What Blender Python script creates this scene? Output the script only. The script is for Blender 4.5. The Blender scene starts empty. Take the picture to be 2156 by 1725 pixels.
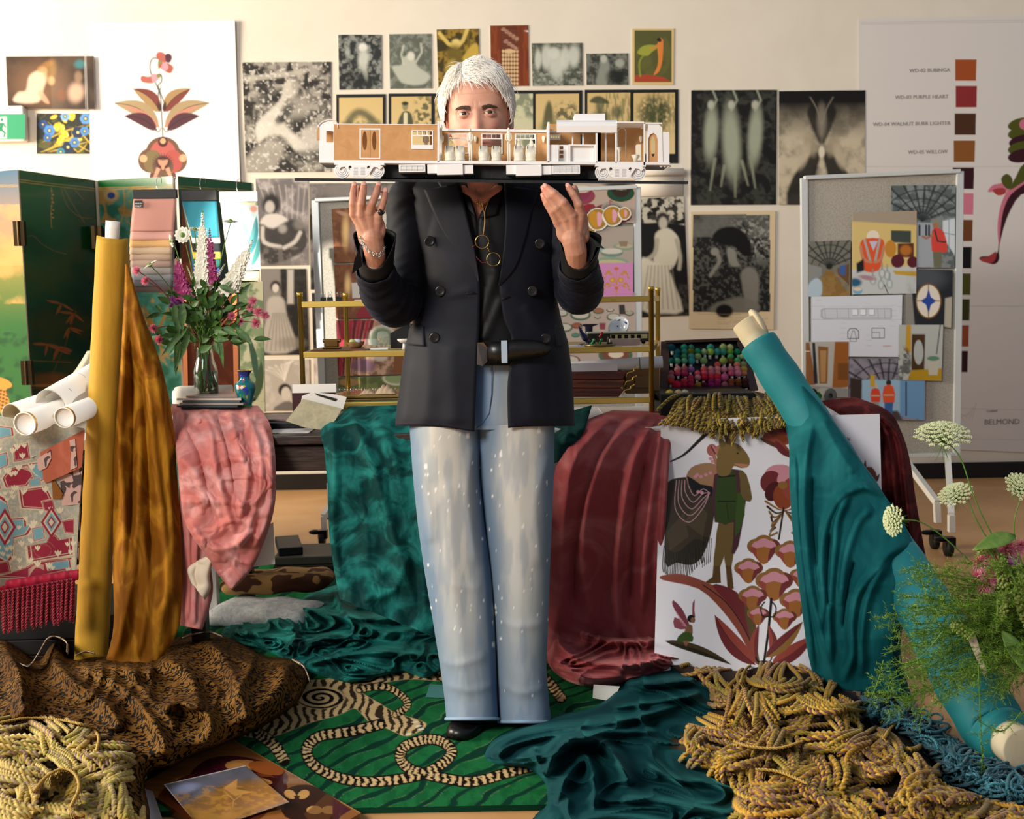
import bpy,math,random
import numpy as np
from mathutils import Vector,Matrix
R=random.Random(7)
W,H,F=2156,1725,2400.0
CZ=1.15
pi=math.pi
PITCH,ROLL=math.radians(5.5),math.radians(1.0)
fwd=np.array([0,math.cos(PITCH),-math.sin(PITCH)])
up0=np.array([0,math.sin(PITCH),math.cos(PITCH)])
rt0=np.array([1.0,0,0])
rt=rt0*math.cos(ROLL)-up0*math.sin(ROLL)
up=rt0*math.sin(ROLL)+up0*math.cos(ROLL)
CAM=np.array([0,0,CZ])
def P(px,py,Y):
 """world point(s) seen at photo pixel px,py standing on the plane y=Y"""
 px,py,Y=np.broadcast_arrays(np.asarray(px,float),np.asarray(py,float),np.asarray(Y,float))
 d=fwd[None]*F+rt[None]*(px.reshape(-1,1)-W/2)+up[None]*(H/2-py.reshape(-1,1))
 d=d*(Y.reshape(-1,1)/d[:,1:2])
 out=CAM+d
 return out.reshape(px.shape+(3,))if px.shape else out[0]
def G(px,py,z=0.0):
 """world point(s) on the horizontal plane z"""
 px,py,z=np.broadcast_arrays(np.asarray(px,float),np.asarray(py,float),np.asarray(z,float))
 d=fwd[None]*F+rt[None]*(px.reshape(-1,1)-W/2)+up[None]*(H/2-py.reshape(-1,1))
 d=d*((z.reshape(-1,1)-CZ)/d[:,2:3])
 out=CAM+d
 return out.reshape(px.shape+(3,))if px.shape else out[0]
def proj(p):
 d=np.asarray(p,float)-CAM;z=d@fwd
 return W/2+F*(d@rt)/z,H/2-F*(d@up)/z
def S(Y):return Y/F
def lin(v):
 v=v/255.0
 return v/12.92 if v<=0.04045 else((v+0.055)/1.055)**2.4
def c(h):
 if isinstance(h,str):
  h=h.lstrip('#')
  return(lin(int(h[0:2],16)),lin(int(h[2:4],16)),lin(int(h[4:6],16)))
 return h
def vnoise(x,y,seed=0):
 xi=np.floor(x).astype(np.int64);yi=np.floor(y).astype(np.int64)
 xf=x-xi;yf=y-yi
 xf=xf*xf*(3-2*xf);yf=yf*yf*(3-2*yf)
 def h(a,b):
  n=(a*374761393+b*668265263+seed*144665)&0x7fffffff
  n=((n^(n>>13))*1274126177)&0x7fffffff
  return((n^(n>>16))&0xffff)/65535.0
 return(h(xi,yi)*(1-xf)+h(xi+1,yi)*xf)*(1-yf)+(h(xi,yi+1)*(1-xf)+h(xi+1,yi+1)*xf)*yf
def fbm(x,y,o=3,seed=0):
 s=0;a=.5;t=0
 for i in range(o):
  s=s+a*vnoise(x*2**i,y*2**i,seed+i*17);t+=a;a*=.5
 return s/t
def sstep(a,b,x):
 t=np.clip((x-a)/(b-a),0,1);return t*t*(3-2*t)
def cr(pts,n=8,closed=False):
 """catmull-rom through points"""
 p=np.asarray(pts,float);m=len(p);out=[]
 rng=range(m)if closed else range(m-1)
 for i in rng:
  if closed:a,b,d,e=p[(i-1)%m],p[i],p[(i+1)%m],p[(i+2)%m]
  else:a,b,d,e=p[max(i-1,0)],p[i],p[i+1],p[min(i+2,m-1)]
  for k in range(n):
   t=k/n
   out.append(.5*(2*b+(d-a)*t+(2*a-5*b+4*d-e)*t*t+(3*b-a-3*d+e)*t**3))
 if not closed:out.append(p[-1])
 return np.array(out)
def dline(x,y,pts):
 """distance from x,y arrays to polyline, and the parameter 0..1 along it"""
 p=np.asarray(pts,float);best=np.full(x.shape,1e9);par=np.zeros(x.shape);n=len(p)-1
 for i in range(n):
  ax,ay=p[i][:2];bx,by=p[i+1][:2];vx,vy=bx-ax,by-ay;L=vx*vx+vy*vy+1e-12
  t=np.clip(((x-ax)*vx+(y-ay)*vy)/L,0,1)
  d=np.hypot(x-ax-t*vx,y-ay-t*vy)
  m=d<best;best=np.where(m,d,best);par=np.where(m,(i+t)/n,par)
 return best,par
def sdpoly(x,y,pts):
 p=np.asarray(pts,float);d,_=dline(x,y,np.vstack([p,p[:1]]))
 ins=np.zeros(x.shape,bool);n=len(p);j=n-1
 for i in range(n):
  xi,yi=p[i];xj,yj=p[j]
  if yi!=yj:
   ins^=((yi>y)!=(yj>y))&(x<(xj-xi)*(y-yi)/(yj-yi)+xi)
  j=i
 return np.where(ins,-d,d)
_M={}
def nd(nt,t,**k):
 n=nt.nodes.new(t)
 for a,b in k.items():
  if a in n.inputs:n.inputs[a].default_value=b
  else:setattr(n,a,b)
 return n
def mat(name,col=None,rough=.6,metal=0,mott=None,bump=0,bs=200,sheen=0,sheencol=None,velvet=None,spec=.4,trans=0,attr=False,wood=None,aniso=None,emit=None,coat=0,stripe=None,leo=None,alpha=1,bstretch=None,ior=1.45,sss=0):
 """procedural principled material; mott=(colour, scale, amount) blends a noise patch colour in"""
 if name in _M:return _M[name]
 m=bpy.data.materials.new(name);m.use_nodes=True;nt=m.node_tree;L=nt.links.new
 b=nt.nodes['Principled BSDF'];I=b.inputs
 I['Roughness'].default_value=rough;I['Metallic'].default_value=metal
 I['Specular IOR Level'].default_value=spec;I['IOR'].default_value=ior
 I['Transmission Weight'].default_value=trans;I['Coat Weight'].default_value=coat
 if alpha<1:I['Alpha'].default_value=alpha
 if sss:
  I['Subsurface Weight'].default_value=sss;I['Subsurface Radius'].default_value=(1,.3,.15);I['Subsurface Scale'].default_value=.006
 tc=nd(nt,'ShaderNodeTexCoord')
 src=tc.outputs['Object']
 if attr:
  a=nd(nt,'ShaderNodeAttribute',attribute_name='Col');out=a.outputs['Color']
 else:
  rgb=nd(nt,'ShaderNodeRGB');rgb.outputs[0].default_value=(*c(col),1);out=rgb.outputs[0]
 def mix(fac,A,B,blend='MIX'):
  x=nd(nt,'ShaderNodeMix',data_type='RGBA',blend_type=blend)
  if isinstance(fac,(int,float)):x.inputs[0].default_value=fac
  else:L(fac,x.inputs[0])
  for s,v in((6,A),(7,B)):
   if isinstance(v,tuple):x.inputs[s].default_value=(*v[:3],1)
   else:L(v,x.inputs[s])
  return x.outputs[2]
 def ramp(inp,p0,p1):
  r=nd(nt,'ShaderNodeMapRange',interpolation_type='SMOOTHSTEP');L(inp,r.inputs[0])
  r.inputs[1].default_value=p0;r.inputs[2].default_value=p1;return r.outputs[0]
 def noise(scale,detail=3,st=None,dist=0):
  v=src
  if st:
   mp=nd(nt,'ShaderNodeMapping');mp.inputs['Scale'].default_value=st;L(v,mp.inputs[0]);v=mp.outputs[0]
  n=nd(nt,'ShaderNodeTexNoise');n.inputs['Scale'].default_value=scale;n.inputs['Detail'].default_value=detail
  n.inputs['Distortion'].default_value=dist;L(v,n.inputs[0]);return n.outputs[0]
 if mott:
  mc,ms,ma=mott[:3];st=mott[3]if len(mott)>3 else None
  out=mix(ramp(noise(ms,5,st,.8),.5-.5*(1-ma),.5+.5*(1-ma)+.02),out,c(mc))
 if wood:
  mc,ws,st=wood
  out=mix(ramp(noise(ws,6,st,1.2),.35,.65),out,c(mc))
 if leo:
  (dc,sc,th)=leo
  out=mix(ramp(noise(sc,1.2,None,.35),th,th+.03),out,c(dc))
 if stripe:
  sc_,scale,axis=stripe
  w=nd(nt,'ShaderNodeTexWave',bands_direction=axis);w.inputs['Scale'].default_value=scale;w.inputs['Distortion'].default_value=1.5
  w.inputs['Detail'].default_value=1;L(src,w.inputs[0]);out=mix(ramp(w.outputs[1],.3,.7),out,c(sc_))
 if velvet:
  vcol,amt=velvet[:2];sc_v=velvet[2]if len(velvet)>2 else 11;st_v=velvet[3]if len(velvet)>3 else None
  if amt:out=mix(ramp(noise(sc_v,6,st_v,1.6),.46-.1*amt,.46+.2),out,mix(amt*.75,out,c(vcol)))
  I['Sheen Weight'].default_value=.55;I['Sheen Roughness'].default_value=.3;I['Sheen Tint'].default_value=(*c(vcol),1);I['Specular IOR Level'].default_value=.15
 if sheen:
  I['Sheen Weight'].default_value=sheen;I['Sheen Roughness'].default_value=.4
  I['Sheen Tint'].default_value=(*c(sheencol or '#ffffff'),1)
 L(out,I['Base Color'])
 if bump:
  bn=nd(nt,'ShaderNodeBump');bn.inputs['Strength'].default_value=min(1,bump);bn.inputs['Distance'].default_value=.002
  L(noise(bs,3,bstretch),bn.inputs['Height']);L(bn.outputs[0],I['Normal'])
 if emit:
  I['Emission Color'].default_value=(*c(emit[0]),1);I['Emission Strength'].default_value=emit[1]
 _M[name]=m;return m
COL=bpy.context.scene.collection
def tag(o,label=None,cat=None,group=None,kind=None):
 if label:o['label']=label
 if cat:o['category']=cat
 if group:o['group']=group
 if kind:o['kind']=kind
 return o
def empty(name,loc,label=None,cat=None,group=None):
 o=bpy.data.objects.new(name,None);COL.objects.link(o);o.location=Vector(loc);o.empty_display_size=.05
 return tag(o,label,cat,group)
def ground(x,y,z):
 V=G(x,y,0.0);return V+(CAM-V)*(np.asarray(z)/CZ)[...,None]
class MB:
 def __init__(s):s.v=[];s.f=[];s.q4=[];s.c=[];s.n=0
 def add(s,V,Fc,col=None):
  V=np.asarray(V,float).reshape(-1,3);k=s.n
  s.v.append(V);s.n+=len(V)
  s.f.extend([tuple(int(i)+k for i in q)for q in Fc])
  if col is None:col=(1,1,1)
  cc=np.asarray(c(col)if isinstance(col,str)else col,float)
  if cc.ndim==1:cc=np.tile(cc[:3],(len(V),1))
  s.c.append(cc);return s
 def grid(s,V,nu,nv,col=None,cu=False,cv=False,flip=False):
  """V: (nv,nu,3) rows"""
  j,i=np.meshgrid(np.arange(nv if cv else nv-1),np.arange(nu if cu else nu-1),indexing='ij');j=j.ravel();i=i.ravel();i2=(i+1)%nu;j2=(j+1)%nv
  a,b,d,e=j*nu+i,j*nu+i2,j2*nu+i2,j2*nu+i
  s.q4.append(np.stack([a,e,d,b]if flip else[a,b,d,e],1)+s.n);return s.add(V,(),col)
 def box(s,a,b,col=None,M=None):
  (x0,y0,z0),(x1,y1,z1)=a,b
  V=np.array([(x0,y0,z0),(x1,y0,z0),(x1,y1,z0),(x0,y1,z0),(x0,y0,z1),(x1,y0,z1),(x1,y1,z1),(x0,y1,z1)],float)
  if M is not None:V=V@M[0].T+M[1]
  return s.add(V,[(0,3,2,1),(4,5,6,7),(0,1,5,4),(1,2,6,5),(2,3,7,6),(3,0,4,7)],col)
 def tube(s,pts,r,n=6,col=None,caps=True,flat=None):
  p=np.asarray(pts,float);m=len(p);r=np.broadcast_to(np.asarray(r,float),(m,))
  T=np.gradient(p,axis=0);T/=np.linalg.norm(T,axis=1,keepdims=True)+1e-12
  u=np.cross(T[0],[0,0,1.0]);
  if np.linalg.norm(u)<.1:u=np.cross(T[0],[0,1.0,0])
  u/=np.linalg.norm(u);V=np.zeros((m,n,3));a=np.arange(n)*2*pi/n
  for i in range(m):
   u=u-T[i]*(u@T[i]);u/=np.linalg.norm(u)+1e-12;w=np.cross(T[i],u)
   V[i]=p[i]+r[i]*(np.cos(a)[:,None]*u+np.sin(a)[:,None]*w*(flat or 1))
  if isinstance(col,np.ndarray)and col.ndim==2:col=np.repeat(col,n,axis=0)
  k=s.n;s.grid(V,n,m,col,cu=True)
  if caps:s.f.append(tuple(k+i for i in range(n))[::-1]);s.f.append(tuple(k+(m-1)*n+i for i in range(n)))
  return s
 def bar(s,a,b,w,h=None,col=None):
  """square bar between two points"""
  h=h or w;a=np.asarray(a,float);b=np.asarray(b,float);d=b-a;L=np.linalg.norm(d);d/=L
  u=np.cross(d,[0,0,1.0])
  if np.linalg.norm(u)<.05:u=np.array([1.0,0,0])
  u/=np.linalg.norm(u);v=np.cross(d,u)
  M=np.stack([d,u,v],axis=1)
  return s.box((0,-w/2,-h/2),(L,w/2,h/2),col,(M,a))
 def lathe(s,prof,o=(0,0,0),n=24,col=None,ax=None,cap=True):
  """prof: (r,z) list; ax optional axis direction"""
  a=np.arange(n)*2*pi/n;V=np.array([[(r*math.cos(t),r*math.sin(t),z)for t in a]for r,z in prof])
  if ax is not None:
   q=Vector((0,0,1)).rotation_difference(Vector(ax)).to_matrix();V=V@np.array(q).T
  V=V+np.asarray(o,float);k=s.n;m=len(prof)
  if isinstance(col,np.ndarray)and col.ndim==2:col=np.repeat(col,n,axis=0)
  s.grid(V,n,m,col,cu=True)
  if cap:
   if prof[0][0]>1e-5:s.f.append(tuple(k+i for i in range(n))[::-1])
   if prof[-1][0]>1e-5:s.f.append(tuple(k+(m-1)*n+i for i in range(n)))
  return s
 def ell(s,o,r,n=12,m=8,col=None,M=None):
  r=(r,r,r)if isinstance(r,(int,float))else r
  V=[]
  for j in range(m+1):
   t=pi*j/m
   for i in range(n):V.append((r[0]*math.sin(t)*math.cos(2*pi*i/n),r[1]*math.sin(t)*math.sin(2*pi*i/n),r[2]*math.cos(t)))
  V=np.array(V)
  if M is not None:V=V@np.asarray(M).T
  return s.grid(V+np.asarray(o,float),n,m+1,col,cu=True,flip=True)
 def build(s,name,m,parent=None,smooth=True,solid=0,bevel=0,sub=0):
  V=np.concatenate(s.v);C=np.concatenate(s.c)
  me=bpy.data.meshes.new(name)
  off=np.zeros(3)
  if parent is not None:off=np.array(parent_loc(parent))
  else:off=np.array([V[:,0].mean(),V[:,1].mean(),V[:,2].min()])
  Q=np.concatenate(s.q4).astype(np.int32)if s.q4 else np.zeros((0,4),np.int32);nf=np.array([len(f)for f in s.f],np.int32);lf=np.array([i for f in s.f for i in f],np.int32)
  lv=np.concatenate([Q.ravel(),lf]).astype(np.int32);tot=np.concatenate([np.full(len(Q),4,np.int32),nf]).astype(np.int32);st=np.concatenate([[0],np.cumsum(tot)[:-1]]).astype(np.int32)
  me.vertices.add(len(V));me.vertices.foreach_set('co',(V-off).astype(np.float32).ravel());me.loops.add(len(lv));me.loops.foreach_set('vertex_index',lv);me.polygons.add(len(tot));me.polygons.foreach_set('loop_start',st)
  me.polygons.foreach_set('use_smooth',np.full(len(tot),bool(smooth)));me.update(calc_edges=True);me.validate()
  at=me.color_attributes.new('Col','FLOAT_COLOR','POINT')
  at.data.foreach_set('color',np.hstack([C,np.ones((len(C),1))]).astype(np.float32).ravel())
  me.materials.append(m if not isinstance(m,str)else _M[m])
  o=bpy.data.objects.new(name,me);COL.objects.link(o)
  if parent is not None:o.parent=parent
  else:o.location=Vector(off)
  if bevel:
   md=o.modifiers.new('Bevel','BEVEL');md.width=bevel;md.segments=2;md.limit_method='ANGLE'
  if sub:md=o.modifiers.new('Sub','SUBSURF');md.levels=sub;md.render_levels=sub
  if solid:md=o.modifiers.new('Solid','SOLIDIFY');md.thickness=solid;md.offset=1 if solid>0 else-1
  return o
def parent_loc(p):
 l=np.zeros(3)
 while p is not None:l=l+np.array(p.location);p=p.parent
 return l
def smooth_by_angle(o,ang=40):
 me=o.data;me.polygons.foreach_set('use_smooth',[True]*len(me.polygons))
 try:me.set_sharp_from_angle(angle=math.radians(ang))
 except Exception:pass
 return o
def copy_tree(o,parent=None):
 n=o.copy();COL.objects.link(n)
 if parent is not None:n.parent=parent
 for ch in list(o.children):copy_tree(ch,n)
 return n
def text_mesh(name,s,loc,size,m,parent=None,align='LEFT',rot=(pi/2,0,0),sx=1):
 cu=bpy.data.curves.new(name,'FONT');cu.body=s;cu.size=size;cu.align_x=align;cu.extrude=0.0004;cu.resolution_u=2
 t=bpy.data.objects.new(name,cu);COL.objects.link(t);bpy.context.view_layer.update()
 me=bpy.data.meshes.new_from_object(t.evaluated_get(bpy.context.evaluated_depsgraph_get()))
 bpy.data.objects.remove(t);me.materials.clear();me.materials.append(m)
 o=bpy.data.objects.new(name,me);COL.objects.link(o)
 lo=np.array(loc,float)
 if parent is not None:lo=lo-parent_loc(parent);o.parent=parent
 o.location=Vector(lo);o.rotation_euler=rot;o.scale=(sx,1,1)
 return o
class Pic:
 def __init__(s,quad,res=.5,col='#ffffff'):
  q=np.array(quad,float)
  if q.shape==(4,):x0,y0,x1,y1=q;q=np.array([(x0,y0),(x1,y0),(x1,y1),(x0,y1)])
  s.q=q;w=max(np.linalg.norm(q[1]-q[0]),np.linalg.norm(q[2]-q[3]));h=max(np.linalg.norm(q[3]-q[0]),np.linalg.norm(q[2]-q[1]))
  s.nx=max(3,int(w*res));s.ny=max(3,int(h*res))
  u,v=np.meshgrid(np.linspace(0,1,s.nx),np.linspace(0,1,s.ny));s.u=u;s.v=v
  B=lambda k:(q[0][k]*(1-u)+q[1][k]*u)*(1-v)+(q[3][k]*(1-u)+q[2][k]*u)*v
  s.x=B(0);s.y=B(1);s.c=np.zeros(u.shape+(3,));s.c[:]=c(col)
 def _b(s,a,col):
  col=np.array(c(col))if not isinstance(col,np.ndarray)else col
  s.c=s.c*(1-a[...,None])+col*a[...,None];return s
 def el(s,cx,cy,rx,ry,col,ang=0,soft=.2,a=1):
  t=math.radians(ang);X=(s.x-cx)*math.cos(t)+(s.y-cy)*math.sin(t);Y=-(s.x-cx)*math.sin(t)+(s.y-cy)*math.cos(t)
  d=np.hypot(X/rx,Y/ry);return s._b(a*(1-sstep(1-soft,1+soft,d)),col)
 def po(s,pts,col,soft=.8,a=1,sm=0):
  p=cr(pts,sm,True)if sm else np.asarray(pts,float)
  k=(s.x>p[:,0].min()-soft*2)&(s.x<p[:,0].max()+soft*2)&(s.y>p[:,1].min()-soft*2)&(s.y<p[:,1].max()+soft*2)
  if not k.any():return s
  al=np.zeros(s.x.shape);d=sdpoly(s.x[k],s.y[k],p);al[k]=a*np.clip(.5-d/(2*soft),0,1)
  return s._b(al,col)
 def li(s,pts,col,w,soft=.6,a=1,sm=0,w1=None):
  p=cr(pts,sm)if sm else np.asarray(pts,float);w1=w if w1 is None else w1;m=max(w,w1)+soft*2
  k=(s.x>p[:,0].min()-m)&(s.x<p[:,0].max()+m)&(s.y>p[:,1].min()-m)&(s.y<p[:,1].max()+m)
  if not k.any():return s
  al=np.zeros(s.x.shape);d,t=dline(s.x[k],s.y[k],p);ww=(w+(w1-w)*t)/2
  al[k]=a*np.clip(.5-(d-ww)/(2*soft),0,1);return s._b(al,col)
 def leaf(s,a,b,wd,col,bend=0,vein=None,col2=None,tipc=None):
  a=np.array(a,float);b=np.array(b,float);d=b-a;n=np.array([-d[1],d[0]]);L=np.linalg.norm(n);n/=L
  T=np.linspace(0,1,12);ctr=a+d*T[:,None]+n*(bend*np.sin(pi*T))[:,None]
  hw=wd*np.sin(pi*T**.8)**.8
  lft=ctr+n*hw[:,None];rgt=ctr-n*hw[:,None]
  s.po(np.vstack([lft,rgt[::-1]]),col)
  if col2:s.po(np.vstack([ctr,rgt[::-1]]),col2)
  if vein:s.li(ctr,vein,1.2)
  return s
 def tex(s,col,scale=20,th=.5,w=.1,seed=0,a=1,o=4,sx=1,sy=1,mask=None,warp=0):
  X=s.x/scale*sx;Y=s.y/scale*sy
  if warp:X=X+warp*fbm(X*.7,Y*.7,2,seed+5);Y=Y+warp*fbm(X*.7+9,Y*.7,2,seed+9)
  al=a*sstep(th-w,th+w,fbm(X+50,Y+50,o,seed))
  if mask is not None:al=al*mask
  return s._b(al,col)
 def grad(s,c0,c1,v0=0,v1=1,ax='y',a=1):
  t=np.clip(((s.v if ax=='y' else s.u)-v0)/(v1-v0),0,1)[...,None]
  g=np.array(c(c0))*(1-t)+np.array(c(c1))*t;s.c=s.c*(1-a)+g*a;return s
 def m(s,cx,cy,rx,ry,soft=.4):return 1-sstep(1-soft,1+soft,np.hypot((s.x-cx)/rx,(s.y-cy)/ry))
 def band(s,pts,w,c1,c2,per,edge=2.2,sm=8,seed=0,th=0,ed=None):
  p=cr(pts,sm);L=np.hypot(*np.diff(p,axis=0).T).sum();k=(s.x>p[:,0].min()-w)&(s.x<p[:,0].max()+w)&(s.y>p[:,1].min()-w)&(s.y<p[:,1].max()+w)
  d,t=dline(s.x[k],s.y[k],p);al=np.zeros(s.x.shape);al[k]=np.clip(.5-(d-w/2)/1.2,0,1);s._b(al,c2)
  st=np.sin(t*L/per*2*pi+2.2*fbm(s.x[k]/9,s.y[k]/5,2,seed)*2+d*.12);a2=np.zeros(s.x.shape);a2[k]=np.clip(.5-(d-w/2+edge)/1.0,0,1)*sstep(th-.3,th+.3,st);return s._b(a2,c1)
 def gbuild(s,name,m,z=0.004,thick=.003,parent=None):
  V=ground(s.x,s.y,np.zeros(s.x.shape)+z)if np.ndim(z)==0 else ground(s.x,s.y,z);b=MB();b.grid(V,s.nx,s.ny,s.c.reshape(-1,3),flip=True)
  per=[(0,i)for i in range(s.nx)]+[(j,s.nx-1)for j in range(1,s.ny)]+[(s.ny-1,i)for i in range(s.nx-2,-1,-1)]+[(j,0)for j in range(s.ny-2,0,-1)]
  fr=np.array([V[j,i]for j,i in per]);bk=fr-np.array([0,0,thick]);n=len(per);cb=np.vstack([np.array([s.c[j,i]for j,i in per])*.6]*2)
  b.add(np.vstack([fr,bk]),[(i,(i+1)%n,n+(i+1)%n,n+i)[::-1]for i in range(n)],cb);return b.build(name,m,parent)
 def build(s,name,Y,m,parent=None,bend=None,thick=.0015):
  Yv=np.broadcast_to(np.asarray(Y,float),s.x.shape).copy()
  if bend is not None:bb=bend(s.u,s.v);Yv=Yv-(bb-bb.min())
  V=P(s.x,s.y,Yv);b=MB();b.grid(V,s.nx,s.ny,s.c.reshape(-1,3),flip=True)
  per=[(0,i)for i in range(s.nx)]+[(j,s.nx-1)for j in range(1,s.ny)]+[(s.ny-1,i)for i in range(s.nx-2,-1,-1)]+[(j,0)for j in range(s.ny-2,0,-1)]
  fr=np.array([V[j,i]for j,i in per]);bk=fr+np.array([0,thick,0]);n=len(per)
  cb=np.tile(np.array(c('#cfc8bb')),(2*n,1))
  b.add(np.vstack([fr,bk]),[(i,(i+1)%n,n+(i+1)%n,n+i)[::-1]for i in range(n)]+([tuple(range(n,2*n))]if bend is None and np.ndim(Y)==0 else[]),cb)
  if bend is not None or np.ndim(Y):
   jj=np.unique(np.r_[0:s.ny:6,s.ny-1]);ii=np.unique(np.r_[0:s.nx:6,s.nx-1])
   b.grid(V[np.ix_(jj,ii)]+np.array([0,thick*1.5,0]),len(ii),len(jj),'#cfc8bb')
  return b.build(name,m,parent)
def fieldfold(x,y,folds):
 """folds: (polyline px, width px, height m[, end taper])"""
 z=np.zeros(x.shape)
 for f in folds:
  d,t=dline(x,y,cr(f[0],5)if len(f[0])>2 else f[0]);w=f[1];tp=f[3]if len(f)>3 else .15
  e=sstep(0,tp,t)*sstep(0,tp,1-t)if tp>0 else 1
  z=z+f[2]*np.exp(-(np.sqrt(d*d+.03*w*w)/(w*1.0))**1.45)*e
 return z
def sheet(name,L,Rr,Y,m,folds=(),n=(120,160),rnd=.0,rsc=(30,80),seed=1,parent=None,thick=.003,edge=0.02,Yf=None,ruffle=None,colf=None,wr=0.0):
 """hanging cloth between a left and a right px outline (both top to bottom). Y: depth or list along v."""
 Lp=cr(L,10);Rp=cr(Rr,10)
 def res(p,k):
  d=np.r_[0,np.cumsum(np.hypot(*np.diff(p,axis=0).T))];t=np.linspace(0,d[-1],k);return np.stack([np.interp(t,d,p[:,0]),np.interp(t,d,p[:,1])],1)
 nu,nv=n;a=res(Lp,nv);b=res(Rp,nv);u=np.linspace(0,1,nu)
 x=a[:,:1]*(1-u)+b[:,:1]*u;y=a[:,1:]*(1-u)+b[:,1:]*u;v=np.linspace(0,1,nv)[:,None]+0*x;U=u[None]+0*x
 Yb=np.interp(v,np.linspace(0,1,len(Y)),Y)if hasattr(Y,'__len__')else np.full(x.shape,float(Y))
 z=fieldfold(x,y,folds)
 if rnd:z=z+rnd*(fbm(x/rsc[0],y/rsc[1],3,seed)-.5)*2
 if wr:
  q=fbm(x/45+2*fbm(x/60,y/60,2,seed+3),y/45,3,seed+8);z=z+wr*(1-np.abs(q-.5)*6).clip(0,1)
 if ruffle:z=z+ruffle[0]*np.sin(2*pi*(U*ruffle[1]+ruffle[2]*v+.15*np.sin(5*v)))*(ruffle[3]if len(ruffle)>3 else 1)
 z=z-edge*(np.abs(U-.5)*2)**6
 Yv=Yb-z
 if Yf is not None:Yv=Yv+Yf(x,y,U,v)
 V=P(x,y,Yv);B=MB();B.grid(V,nu,nv,colf(x,y,U,v).reshape(-1,3)if colf else None,flip=True)
 return B.build(name,m,parent,solid=-thick if thick else 0)
def pile(name,outline,m,h=.05,folds=(),rnd=.012,rsc=60,seed=1,n=(160,120),parent=None,colf=None,z0=0.002,hf=None,warp=1.6,edge=18):
 """heap of cloth on the ground; outline px polygon of its footprint; height grows inwards"""
 o=cr(outline,6,True);x0,y0=o.min(0);x1,y1=o.max(0)
 X,Yy=np.meshgrid(np.linspace(x0,x1,n[0]),np.linspace(y0,y1,n[1]))
 sd=-sdpoly(X,Yy,o);inn=sd>-3
 e=sstep(0,edge,sd)*.6+.4*sstep(0,edge*3.5,sd)
 q=fbm(X/rsc+warp*fbm(X/rsc*.5,Yy/rsc*.8,1,seed),Yy/rsc*1.6+warp*fbm(X/rsc*.5+7,Yy/rsc*.8,1,seed+2),1,seed+4)
 rdg=1-np.abs(q-.5)*5;rdg=.6-1.6*np.abs(np.sin((q-.5)*9))**.8;z=h*e+rnd*e*rdg
 z=z+fieldfold(X,Yy,folds)*e
 if hf is not None:z=z+hf(X,Yy)*e
 z=np.maximum(z,0)+z0
 z=np.where(sd<0,z0,z)
 V=G(X,Yy,0.0)
 ray=V-CAM;V=V-ray*(z/CZ)[...,None]
 idx=np.arange(n[0]*n[1]).reshape(n[1],n[0]);ok=inn
 f=[]
 for j in range(n[1]-1):
  for i in range(n[0]-1):
   if ok[j,i]and ok[j,i+1]and ok[j+1,i]and ok[j+1,i+1]:f.append((idx[j,i],idx[j+1,i],idx[j+1,i+1],idx[j,i+1]))
 used=np.unique(np.array(f));mp=-np.ones(n[0]*n[1],int);mp[used]=np.arange(len(used))
 cc=colf(X,Yy).reshape(-1,3)[used]if colf else None
 B=MB();B.add(V.reshape(-1,3)[used],[tuple(mp[list(q)])for q in f],cc)
 ob=B.build(name,m,parent)
 return ob,(lambda x,y:np.interp(0,[0],[0]))
 #  room
mat('wall','#e4dccd',.85,mott=('#dfd6c6',3,.5),bump=.15,bs=300)
mat('skirt','#0c0a0a',.5,mott=('#1a1614',8,.3))
mat('lino','#b98a58',.42,mott=('#c89c6a',2.2,.6),bump=.05)
_lino=_M['lino']
mat('paper',attr=True,rough=.55,spec=.3)
mat('gloss',attr=True,rough=.22,spec=.5)
mat('attr',attr=True,rough=.6)
mat('attr_bump',attr=True,rough=.8,bump=.6,bs=900)
mat('white','#e9e7e2',.5);mat('black','#0b0b0c',.5);mat('darkmetal','#151515',.35,.6)
mat('chrome','#c9c9c9',.2,1)
mat('brass','#d9b95e',.33,.9)
WY=7.0
b=MB();b.box((-5.2,WY,0),(5.2,WY+.15,3.7));w_=tag(b.build('wall_back',_M['wall'],smooth=False),kind='structure')
b=MB();b.box((-5.2,WY-.018,0),(5.2,WY-.001,.098));tag(b.build('baseboard_back',_M['skirt'],smooth=False,bevel=.003),kind='structure')
b=MB();b.box((-5.2,-1.5,-.12),(5.2,WY,0));tag(b.build('floor',_M['lino'],smooth=False),kind='structure')
#  pictures on the wall
PW=[0]
def hang(p,name,label,cat,grp=None,Y=None,gloss=False,bend=None):
 PW[0]+=1
 o=p.build(name,WY-.006 if Y is None else Y,_M['gloss' if gloss else 'paper'],bend=bend,thick=.0055)
 return tag(o,label,cat,grp)
GP='pictures pinned to the back wall'
K='#100f0e'
def bw(quad,res,dark='#191715',light='#d8d2c4',scale=16,seed=1,th=.5,tint=None,w=.12):
 p=Pic(quad,res,dark);p.tex(light,scale,th,w,seed,.7,4,warp=1.2);p.tex(dark,scale*.45,.56,.06,seed+30,.6,3);return p
p=Pic([(12,119),(197,118),(200,230),(17,228)],.55,'#3c3028');p.tex('#5a4a3c',40,.5,.2,3,.7)
p.el(85,175,60,45,'#8d6a50',0,.6,.6);p.po([(55,190),(62,160),(85,148),(100,160),(92,185),(80,215),(30,214),(38,195)],'#e8cdb0',3,.9,4)
p.el(92,150,8,9,'#e6bf98',0,.4);p.el(88,146,10,7,'#b98a58',0,.4,.7);p.po([(84,188),(98,205),(104,218),(94,216),(80,200)],'#d9a888',2,.8,3)
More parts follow.
